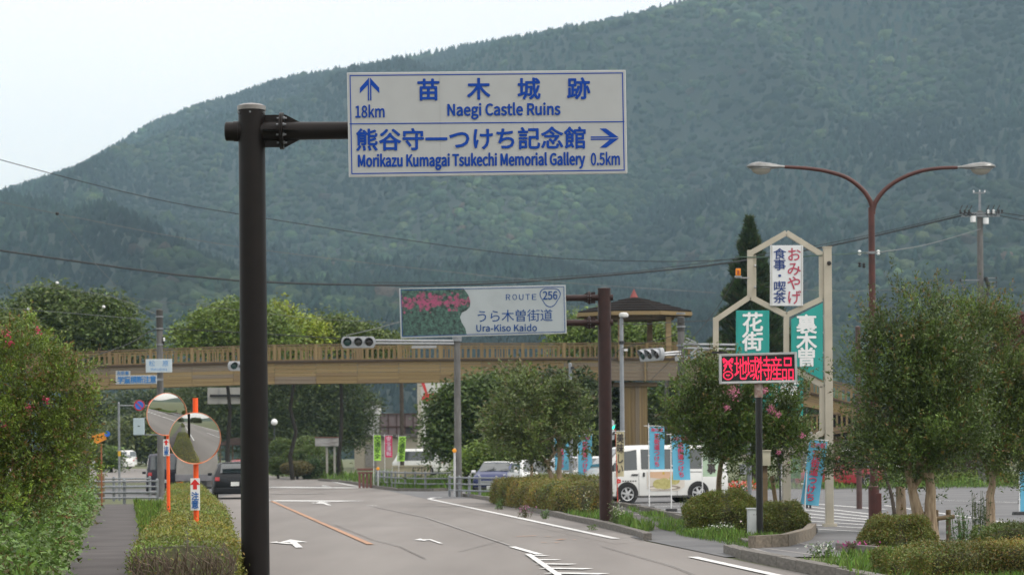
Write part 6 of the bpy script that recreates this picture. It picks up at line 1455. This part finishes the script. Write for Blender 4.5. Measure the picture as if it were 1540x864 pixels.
# azalea hedge left of the road
c = lambda y: XL(y) - .75
t = hedge('azalea_hedge', 'long clipped azalea hedge between the footpath and the road, twiggy near end', [(c(28.3) - .3, 28.3), (c(36) - .22, 36), (c(50), 50), (c(66), 66), (c(82), 82), (c(96), 96)], 1.3, .64, 100000, (.19, .205, .03), .042, (.32, .2, .04), .06)
tw = MB()
for i in range(290):
    x = random.uniform(-.9, .9); z = random.uniform(.0, .42); q = Vector((x * .66, -.22 + random.uniform(-.2, .15), z)); e = q + Vector((random.uniform(-.12, .12), random.uniform(-.28, .0), random.uniform(.08, .3))); tw.tube([q, q.lerp(e, .5) + Vector((.02, 0, .02)), e], .008, 4, r1=.004)
tw.build('bare_twigs', mat('bare_twig', (.16, .12, .09), .9, .3, 12), t)
hedge('azalea_hedge', 'hedge strip beside the camera, seen only in the nearer mirror', [(c(13) , 13), (c(0), 0), (2.2, -16)], 1.3, .6, 9000, (.13, .15, .02), .08, (.2, .1, .03), .1)
weeds('verge_grass', [(.3 - .161 * 33, 33), (-.05 - .141 * 33, 33), (.3 - .141 * 84, 84), (.25 - .161 * 84, 84)], 12000, .24, (.12, .19, .03), 'grass growing between the footpath and the left hedge', wd=.14)

# hedge on the verge right of the road
hedge('azalea_hedge', 'long clipped hedge in the middle behind the road kerb, olive topped', [(-.1, 83.5), (.7, 76), (1.95, 65)], 1.35, .82, 60000, (.16, .165, .026), .05, (.25, .15, .03), .22, lump=.16)
hedge('azalea_hedge', 'shorter clipped hedge behind the long central one under the twisted tree', [(1.0, 90), (2.6, 77)], 1.3, .9, 16000, (.15, .17, .026), .06, (.24, .15, .03), .15, lump=.16)
bush('round_shrub', 'larger round clipped shrub left of the control cabinet', 318 / F * 50.6, 50.6, .82, .8, .82, 30000, (.13, .16, .024), .04, (.2, .14, .03), .12)
bush('round_shrub', 'smaller round clipped shrub right of the control cabinet', 407 / F * 49, 49, .47, .5, .62, 15000, (.11, .135, .022), .037, (.17, .12, .025), .1)
bush('round_shrub', 'clipped shrub at the foot of the right tree beside the pink flowers', 579 / F * 41, 41, .6, .55, .54, 22000, (.13, .155, .026), .034, (.22, .13, .035), .15)
hedge('azalea_hedge', 'lowest clipped hedge at the bottom right corner', [(4.95, 30.4), (6.0, 30.9), (7.6, 30.6)], 1.3, .46, 50000, (.15, .16, .028), .03, (.26, .15, .035), .18, rnd=.5)
hedge('azalea_hedge', 'dark clipped hedge at the right edge behind the bottom right one', [(7.9, 40.2), (10.5, 40.4)], 1.1, .42, 15000, (.11, .135, .026), .038, (.18, .12, .03), .1)
g_ = lambda n, pp, k, h, **q: weeds(n, gp(*pp), k, h, (0.101, 0.176, 0.029), **q)
g_('verge_grass', [(700, 745), (742, 752), (890, 786), (968, 805), (985, 797), (900, 770), (860, 757), (745, 741)], 16000, .2, label='grass and weeds around the central hedge and the brown pole foot')
g_('verge_grass', [(940, 765), (1035, 787), (1055, 797), (1000, 792)], 1400, .14, label='grass along the car park kerb beside the footpath')
g_('verge_grass', [(985, 793), (1060, 800), (1128, 812), (1200, 806), (1215, 800), (1128, 826), (1020, 806)], 3500, .15, label='grass strip in front of the round shrubs')
g_('verge_grass', [(1180, 850), (1280, 838), (1420, 835), (1600, 838), (1600, 900), (1340, 900), (1240, 864)], 9000, .17, label='grass and small weeds on the bottom right island')
g_('verge_grass', [(562, 731), (600, 736), (690, 738), (690, 728), (600, 722), (560, 722)], 4500, .42, label='tall grass behind the far guard rail')
g_('verge_grass', [(400, 716), (480, 720), (556, 731), (560, 722), (480, 712), (405, 708)], 3500, .4, label='grass below the round shrubs at the far bend')
g_('verge_grass', [(690, 738), (780, 742), (835, 738), (700, 722)], 3500, .35, label='grass in front of the blue hatchback')
weeds('verge_grass', [(9, 107.5), (60, 107.5), (60, 113), (9, 113)], 9000, .4, (0.108, 0.182, 0.033), 'grass strip beyond the car park at right')
weeds('verge_grass', [(-42, 96), (-17, 96), (-17, 86), (-42, 86)], 6000, .35, (0.108, 0.182, 0.033), 'grass beyond the pipe fence at left')
# bushy weeds with uprights
def tuft(name, label, px, py, n, h, w_, base, d=None, flower=None, cat='plant', leaf=.06, group=None):
    b = G(px, py); t = thing(name, label, cat, b, 0, group)
    st = max(3, n // 18); m = MB(); P_ = []; D_ = []
    for i in range(st):
        a = random.uniform(0, 6.28); r = random.uniform(0, w_ * .4); q = Vector((r * math.cos(a), r * math.sin(a), 0)); e = q + Vector((random.uniform(-.5, .5) * w_ * .5, random.uniform(-.5, .5) * w_ * .5, h * random.uniform(.6, 1.05)))
        m.tube([q, q.lerp(e, .5), e], .008, 4, r1=.004)
        for j in range(18): f = random.uniform(.1, 1); P_.append(q.lerp(e, f) + Vector((random.gauss(0, .035), random.gauss(0, .035), 0))); D_.append((random.gauss(0, 1), random.gauss(0, 1), .7))
    m.build('stem', mat('green_stem', (.08, .1, .03), .8, .2, 6), t)
    P_ = np.array([tuple(p) for p in P_]); cards('leaves', P_, np.array(D_), leaf * RNG.uniform(.6, 1.3, len(P_)), tints(len(P_), base, .25), M_LEAF, t, .4)
    if flower:
        k = max(12, n // 6); fp_ = np.stack([RNG.normal(0, w_ * .3, k), RNG.normal(0, w_ * .3, k), h * RNG.uniform(.45, 1.05, k)], 1); cards('flowers', fp_, unit(k), RNG.uniform(.03, .06, k), tints(k, flower, .2), M_LEAF, t, .9, True)
    return t
tuft('flower_tuft', 'tuft of mauve pink flowers on the kerb below the central hedge', 790, 778, 260, .32, .34, (.1, .09, .04), flower=(.4, .12, .28))
tuft('flower_tuft', 'low mat of magenta flowers beside the mossy kerb on the right island', 1292, 832, 300, .2, .55, (.09, .08, .04), flower=(.45, .06, .25))
tuft('weed', 'pale flowering weed at the foot of the reddish brown pole', 926, 793, 200, .6, .32, (.1, .15, .05), flower=(.55, .55, .45))
tuft('weed', 'lone tall flowering weed in front of the end of the central hedge', 884, 786, 60, .75, .16, (.08, .13, .03), flower=(.5, .5, .35))
tuft('weed', 'tall bright green weed between the two right trees', 1447, 835, 500, .75, .42, (.06, .14, .04))
tuft('weed', 'dark upright sapling right of the bright green weed', 1474, 820, 420, .95, .4, (.03, .06, .02))
tuft('weed', 'thin leafy sucker shoots left of the front right tree', 1380, 800, 160, .8, .3, (.05, .09, .02))
tuft('weed', 'small grass tuft on the road edge by the driveway', 1096, 829, 50, .2, .1, (.08, .14, .03))
tuft('weed', 'small bright weed on the kerb right below the hedge middle', 818, 780, 150, .26, .25, (.08, .16, .03))
tuft('weed', 'bushy weed left end below the central hedge', 752, 766, 200, .35, .3, (.08, .16, .03))
tuft('weed', 'small weed against the kerb left of the brown pole foot', 893, 797, 60, .16, .2, (.1, .17, .03))
tuft('weed', 'white flowered weeds in front of the larger round shrub', 1085, 806, 260, .28, .6, (.06, .11, .03), flower=(.6, .6, .55))
tuft('weed', 'straggly shoots left of the larger round shrub', 1034, 790, 260, .7, .45, (.06, .09, .025))
tuft('weed', 'white flowered weeds on the grass of the bottom right island', 1235, 838, 200, .25, .5, (.07, .13, .03), flower=(.6, .6, .55))
tuft('weed', 'tall weeds left of the blue hatchback in front of the house', 705, 735, 300, .8, 1.2, (.08, .14, .04), flower=(.55, .55, .5), leaf=.1)
t = tuft('flower_bed', 'row of red and white flowers between the van and the black pole', 1108, 757, 500, .45, 1.5, (.05, .1, .03), flower=(.6, .05, .03), leaf=.09); t.location = at(1108, 92); 
k = 90; fp_ = np.stack([RNG.uniform(-.9, .9, k), RNG.normal(0, .2, k), RNG.uniform(.35, .6, k)], 1); cards('flowers', fp_, unit(k), RNG.uniform(.06, .12, k), tints(k, (.6, .5, .45), .1), M_LEAF, t, .9, True)
k = 160; fp_ = np.stack([RNG.uniform(-.9, .9, k), RNG.normal(0, .2, k), RNG.uniform(.35, .6, k)], 1); cards('flowers', fp_, unit(k), RNG.uniform(.06, .12, k), tints(k, (.65, .05, .02), .2), M_LEAF, t, .9, True)

# trees, near right
d = 44.0
b = G(1402, 822); bl = [(1385, 505, 40, 42), (1350, 560, 55, 60), (1400, 590, 70, 70), (1330, 620, 45, 50), (1400, 660, 75, 50), (1345, 680, 55, 38), (1420, 540, 45, 50), (1310, 560, 28, 35), (1440, 625, 50, 60), (1375, 465, 18, 20), (1400, 710, 40, 22), (1335, 505, 20, 25), (1391, 458, 7, 14), (1355, 478, 8, 14), (1418, 482, 9, 14), (1318, 520, 10, 18), (1298, 590, 12, 20)]
t, _ = tree('crape_myrtle', 'front crape myrtle with a forked tan trunk, right of the street lamp', b, bl, b.y, [(1398, 720, 0), (1372, 735, -3)], bark, r=.14,
            ns=4500, per=16, slen=.55, lsize=.062, base=(0.052, 0.083, 0.028), up=.95, tip=(.15, .11, .03), ptip=.14, lo=.3, spread=.05)
b = G(1488, 803); bl = [(1470, 500, 42, 40), (1450, 560, 45, 55), (1500, 570, 40, 55), (1480, 630, 60, 55), (1520, 640, 45, 50), (1460, 690, 50, 36), (1515, 700, 35, 28), (1550, 590, 30, 45), (1432, 480, 14, 24), (1508, 510, 16, 22), (1455, 478, 7, 13), (1486, 462, 8, 14), (1512, 480, 7, 12)]
t, _ = tree('crape_myrtle', 'rear crape myrtle with a single tan trunk near the right edge', b, bl, b.y, [(1493, 715, 0)], bark, r=.12,
            ns=4000, per=16, slen=.55, lsize=.06, base=(0.063, 0.096, 0.028), up=.95, tip=(.17, .11, .03), ptip=.16, lo=.3, spread=.05)
b = G(1357, 800); t = thing('cut_trunk', 'short pruned trunk with suckers behind the front right tree', 'tree trunk', b)
MB().tube([(0, 0, -.05), (-.02, 0, .5), (-.03, 0, .95)], [.13, .11, .1], 10).build('trunk', bark, t)
b = G(1318, 790); bl = [(1275, 700, 28, 14), (1300, 688, 25, 18), (1310, 660, 20, 30), (1340, 715, 25, 14), (1262, 690, 14, 12)]
t, _ = tree('young_tree', 'sparse drooping dark branches just right of the leaning blue banner', G(1356, 803), bl, 49.5, [(1330, 705, 0)], bark_d, r=.05, ns=420, per=12, slen=.4, lsize=.075, base=(0.052, 0.080, 0.036), up=.3, tip=(.13, .11, .05), ptip=.12, spread=.05)
# tree around the LED sign
b = G(1075, 790); bl = [(1060, 590, 42, 45), (1100, 600, 50, 50), (1045, 640, 38, 38), (1095, 650, 50, 35), (1150, 625, 50, 42), (1185, 640, 32, 45), (1140, 670, 50, 28), (1070, 560, 22, 25), (1190, 600, 20, 32), (1030, 610, 22, 25), (1170, 690, 30, 16), (1090, 690, 28, 20)]
t, _ = tree('crape_myrtle', 'bushy crape myrtle with pink blossoms below the red LED board', b, bl, 51.0, [(1090, 680, 0)], bark, r=.085,
            ns=4300, per=12, slen=.4, lsize=.07, base=(0.063, 0.102, 0.029), up=.6, tip=(.12, .09, .03), ptip=.18, lo=.35, spread=.055)
base = b; fl = [(1103, 588, .15), (1149, 587, .08), (1093, 612, .06), (1160, 615, .09), (1170, 622, .07), (1207, 655, .06), (1171, 680, .05)]
pos = np.concatenate([np.array(P(x, y, 50.1) - Vector((b.x, b.y, b.z)))[None] + RNG.normal(0, s * .5, (int(s * 900), 3)) for x, y, s in fl]); cards('flowers', pos, unit(len(pos)), RNG.uniform(.02, .045, len(pos)), tints(len(pos), (.55, .18, .28), .15), M_LEAF, t, .8, True)
# twisted tree in the middle
b = G(836, 745); D_ = 78
bl = [(815, 610, 40, 32), (780, 640, 38, 28), (850, 630, 34, 32), (830, 590, 22, 18), (770, 665, 28, 18), (865, 655, 22, 22), (800, 675, 32, 16), (760, 615, 20, 16), (845, 605, 18, 18), (785, 595, 18, 16)]
t, _ = tree('crape_myrtle', 'gnarled crape myrtle with a twisted tan trunk behind the central hedges', Vector((P(838, 700, D_).x, D_, 0)), bl, D_, [(824, 695, 0), (842, 650, 2)], bark, r=.11,
            ns=1500, per=12, slen=.6, lsize=.12, base=(0.070, 0.099, 0.041), up=.5, tip=(.1, .09, .035), ptip=.2, lo=.2, spread=.09)
t, _ = tree('crape_myrtle', 'smaller green tree just left of the gnarled one', Vector((P(800, 700, 83).x, 83, 0)), [(775, 640, 32, 30), (800, 600, 20, 24), (752, 660, 22, 22), (785, 580, 14, 14), (808, 650, 20, 20)], 83, [(798, 680, 0)], bark, r=.08,
            ns=900, per=12, slen=.7, lsize=.13, base=(0.088, 0.128, 0.036), up=.7, tip=(.11, .1, .03), ptip=.2, lo=.2, spread=.09)

# ================================================================ background trees
def bg(label, px, d, bl, base, n=420, leaf=.25, sig=.55, name='broadleaf_tree', alt=None, palt=0, trunk=None, per=26, r=.16, **k):
    top = trunk or (px, bl[0][1] + 20)
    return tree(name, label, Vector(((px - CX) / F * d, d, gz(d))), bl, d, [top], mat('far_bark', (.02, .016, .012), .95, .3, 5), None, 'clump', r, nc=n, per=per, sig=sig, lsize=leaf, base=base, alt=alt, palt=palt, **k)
dg = (.05, .085, .026); mg_ = (.08, .13, .03); yg = (.13, .19, .035)
bg('wide dark green tree behind the left end of the bridge', 110, 150, [(70, 470, 55, 45), (120, 490, 80, 50), (165, 480, 42, 40), (40, 500, 50, 45), (80, 445, 30, 18), (180, 515, 40, 30), (130, 455, 28, 14)], (0.036, 0.065, 0.023), 1500, alt=yg, palt=.1)
bg('dark lower tree left of the wide one at the picture edge', 20, 145, [(10, 510, 45, 40), (-30, 490, 40, 50), (45, 525, 40, 25)], dg, 500)
bg('yellow green tree behind the bridge between the left pole and big pole', 345, 155, [(335, 490, 50, 32), (380, 490, 45, 34), (300, 505, 42, 22), (350, 465, 25, 14), (410, 500, 35, 25)], (0.075, 0.128, 0.033), 1000, alt=yg, palt=.3)
bg('bright green tree right of the big pole behind the bridge', 440, 158, [(420, 485, 28, 30), (460, 500, 35, 20), (400, 500, 30, 25)], yg, 600)
bg('dark green tree behind the bridge left of the traffic light', 510, 160, [(500, 495, 40, 22), (545, 505, 40, 18), (480, 500, 25, 18), (580, 512, 30, 12)], dg, 600)
bg('tree behind the bridge under the brown roof', 940, 152, [(900, 495, 45, 24), (950, 500, 45, 26), (870, 500, 40, 20), (1000, 508, 30, 18), (860, 490, 25, 14)], (0.068, 0.120, 0.033), 900, alt=yg, palt=.2)
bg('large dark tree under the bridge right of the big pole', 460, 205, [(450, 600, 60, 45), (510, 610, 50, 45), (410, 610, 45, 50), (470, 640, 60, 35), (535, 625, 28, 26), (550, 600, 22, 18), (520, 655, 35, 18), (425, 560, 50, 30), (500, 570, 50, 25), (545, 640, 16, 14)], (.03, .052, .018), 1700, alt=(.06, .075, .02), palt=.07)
bg('dark tree between the farther mirror and the big pole under the bridge', 340, 215, [(330, 620, 55, 45), (380, 640, 40, 50), (290, 610, 45, 40), (350, 585, 50, 25)], (.03, .052, .019), 1100)
bg('spreading maple like tree right of the white sign tower', 700, 120, [(690, 610, 42, 32), (730, 600, 50, 36), (676, 632, 22, 22), (700, 650, 45, 28), (750, 640, 38, 32), (678, 660, 20, 14)], (0.036, 0.068, 0.023), 1500, .26, .45, alt=(.07, .11, .03), palt=.14)
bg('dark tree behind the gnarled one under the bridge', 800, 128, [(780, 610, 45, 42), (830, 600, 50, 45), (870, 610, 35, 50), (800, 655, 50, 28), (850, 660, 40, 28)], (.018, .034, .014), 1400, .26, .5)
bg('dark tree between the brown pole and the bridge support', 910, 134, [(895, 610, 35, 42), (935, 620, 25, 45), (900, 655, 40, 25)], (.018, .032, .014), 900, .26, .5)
bg('green tree behind the van right of the bridge support', 1000, 142, [(990, 620, 30, 42), (1020, 610, 32, 45), (1000, 655, 40, 25), (1045, 630, 30, 40)], (0.039, 0.072, 0.023), 900, .28, .5)
bg('low bright bush behind the blue hatchback', 740, 116, [(735, 678, 32, 14), (760, 688, 35, 14), (715, 690, 22, 10)], (0.070, 0.126, 0.035), 420, .22, .35, name='bush')
bg('hazy mid green trees beyond the far road at left, nearer clump', 225, 260, [(200, 655, 45, 28), (245, 650, 40, 34), (170, 665, 35, 20), (280, 660, 35, 28)], (.05, .075, .028), 700, .45, .9)
bg('hazy darker trees beyond the far road at left, behind the round signs', 220, 330, [(190, 625, 40, 38), (235, 620, 45, 42), (160, 640, 35, 30), (275, 625, 40, 45)], (.03, .05, .024), 800, .55, 1.2)
bg('dark tree left of the thin sign pole', 150, 290, [(140, 630, 35, 45), (110, 640, 35, 45), (150, 670, 30, 25)], (.028, .048, .02), 600, .5, 1.0)
bg('small round tree beside the white cars at far left', 168, 205, [(166, 685, 14, 10), (160, 690, 12, 8)], (.04, .08, .02), 140, .3, .4, name='bush')
bg('green mass of trees behind the station ramp at right', 1380, 170, [(1330, 640, 50, 40), (1400, 630, 60, 45), (1470, 640, 50, 40), (1530, 640, 40, 40)], (0.042, 0.077, 0.028), 900, .32, .6)
bg('low green bushes on the grass strip between the lamp and the right trees', 1330, 116, [(1290, 706, 30, 12), (1330, 712, 30, 10), (1240, 708, 28, 10), (1390, 716, 30, 9), (1450, 722, 35, 8), (1520, 722, 30, 9)], (0.077, 0.126, 0.035), 500, .2, .3, name='bush')
bg('dark red leaved maple at the right edge', 1535, 75, [(1525, 490, 20, 18), (1545, 500, 26, 24), (1508, 480, 10, 8), (1535, 515, 18, 12)], (.05, .014, .018), 420, .14, .25, name='red_maple', per=14, r=.1)
# conifer behind the tower
b = Vector(((1130 - CX) / F * 138, 138, gz(138))); t = thing('cedar_tree', 'tall narrow dark cedar behind the hexagon tower', 'tree', b)
MB().cyl((0, 0, 0), (0, 0, 15), .28, .05, n=9).build('trunk', bark_d, t)
zt = P(1132, 321, 138).z - b.z; n = 34000; q = RNG.random(n) ** .75; ang = RNG.uniform(0, 2 * PI, n); lay = np.abs(np.sin(q * 34 + ang * 1.5 + np.sin(ang * 3))) ; rr = (.12 + 5.2 * q) * (.45 + .55 * lay) * RNG.uniform(.3, 1.05, n) ** .45
pos = np.stack([rr * np.cos(ang), rr * np.sin(ang), zt * (1 - q) * .98 - rr * .12 + .1], 1); pos = pos[pos[:, 2] > 2.2]; n = len(pos)
dr = np.stack([np.cos(ang[:n]), np.sin(ang[:n]), np.full(n, .8)], 1); dr[:, :2] = pos[:, :2] / (np.linalg.norm(pos[:, :2], axis=1, keepdims=True) + .05); dr += RNG.normal(0, .3, (n, 3))
cards('crown', pos, dr, RNG.uniform(.25, .55, n), tints(n, (.04, .07, .024), .3, (.08, .08, .03), .08), M_LEAF, t, .38)
# clipped round shrubs at the far bend
for i, (lb, px, py, rx_, rz_, d) in enumerate([('leftmost round clipped shrub at the far bend', 425, 676, 20, 17, 172), ('tall round clipped shrub behind the two front ones', 463, 676, 24, 20, 176),
        ('largest round clipped shrub in front of the group', 468, 688, 24, 18, 166), ('small round clipped shrub left of the largest one', 440, 690, 16, 13, 168), ('low bush at the far left of the shrub group', 418, 700, 18, 12, 164), ('low feathery bush in front of the round shrubs', 447, 704, 24, 10, 160)]):
    b = Vector(((px - CX) / F * d, d, gz(d))); t = thing('round_shrub', lb, 'shrub', b, 0, 'shrubs at the far bend'); c_ = P(px, py, d) - b; k = d / F
    blb = [(c_.x, c_.y, c_.z, rx_ * k, rx_ * k, rz_ * k)]; MB().tube([(0, 0, 0), (0, 0, c_.z)], .1, 6).build('stem', bark_d, t)
    u = unit(5200); u[:, 2] = np.abs(u[:, 2]) * np.where(RNG.random(5200) < .25, -1, 1); pos = np.array([c_.x, c_.y, c_.z]) + u * np.array([rx_, rx_, rz_]) * k * (1 + RNG.normal(0, .035, (5200, 1)))
    pos[:, 2] = np.maximum(pos[:, 2], .05); cards('crown', pos, unit(5200) + u * .5, RNG.uniform(.12, .24, 5200), tints(5200, (.10, .145, .034) if i != 5 else (.17, .15, .06), .25), M_LEAF, t, .6)
hedge('clipped_hedge', 'squared dark green hedge block behind the weathered notice board', [((458 - CX) / F * 160, 161), ((509 - CX) / F * 160, 161)], 2.0, 1.5, 6000, (.08, .125, .03), .18, (.13, .16, .04), .2)
# mailbox-like stuff near footpath end
b = Vector(((151 - CX) / F * 93, 93, 0)); t = thing('wooden_post', 'short dark wooden post behind the pipe fence at left', 'post', b)
MB().box((0, 0, .55), (.28, .28, 1.1)).build('post', wood_d, t, bevel=.03); MB().box((-.9, 0, .75), (1.5, .1, .12)).build('rail', wood_d, t)
# wooden stakes supporting the right tree
b = G(1425, 818); t = thing('tree_stake', 'low wooden stake frame beside the front right trunk', 'tree stake', b)
for x in (-.2, .02): MB().cyl((x, 0, 0), (x, 0, .62), .045, n=9).build('stake', wood_d, t)
MB().cyl((-.32, -.05, .45), (.12, -.05, .5), .04, n=9).build('crosspiece', wood_d, t)
b = G(1212, 803); t = thing('banner_weight', 'black round rubber weight at the corner of the block edging', 'weight', b); MB().lathe([(.2, 0), (.24, .05), (.24, .13), (.18, .17), (.001, .17)], n=20).build('weight', dark, t)

for x, y, r, h, lb in ((-12, -30, 4, 6, 'second rounded tree back along the footpath side, seen only in the mirrors'), (-15, -55, 5, 7, 'third rounded tree back along the footpath side, seen only in the mirrors'), (-10, -85, 5, 8, 'tallest rounded tree on the footpath side, farthest back in the mirrors'), (24, -40, 5, 6, 'nearer rounded tree across the road, seen only in the mirrors'), (30, -75, 6, 8, 'farther rounded tree across the road, seen only in the mirrors'), (14, -120, 7, 8, 'broad rounded tree at the road end in the mirrors'), (-14, -4, 3, 4.5, 'smallest rounded tree on the footpath side, closest to the mirrors')):
    bush('roadside_tree', lb, x, y, r, r, h, 5000, (.05, .08, .025), .3, group='trees seen in the mirrors', cat='tree')
# ================================================================ air
hb = MB().box((0, 2150, 349), (7000, 5900, 704)).build('haze', None, None, False)
m = bpy.data.materials.new('haze_air'); m.use_nodes = True; t = m.node_tree; t.nodes.clear()
o_ = t.nodes.new('ShaderNodeOutputMaterial'); pv = t.nodes.new('ShaderNodeVolumePrincipled')
pv.inputs['Color'].default_value = (.56, .82, 1, 1); pv.inputs['Density'].default_value = .00012; pv.inputs['Anisotropy'].default_value = .3
t.links.new(pv.outputs[0], o_.inputs['Volume']); hb.data.materials.append(m); hb['kind'] = 'stuff'
hb['label'] = 'thin summer haze in the air'
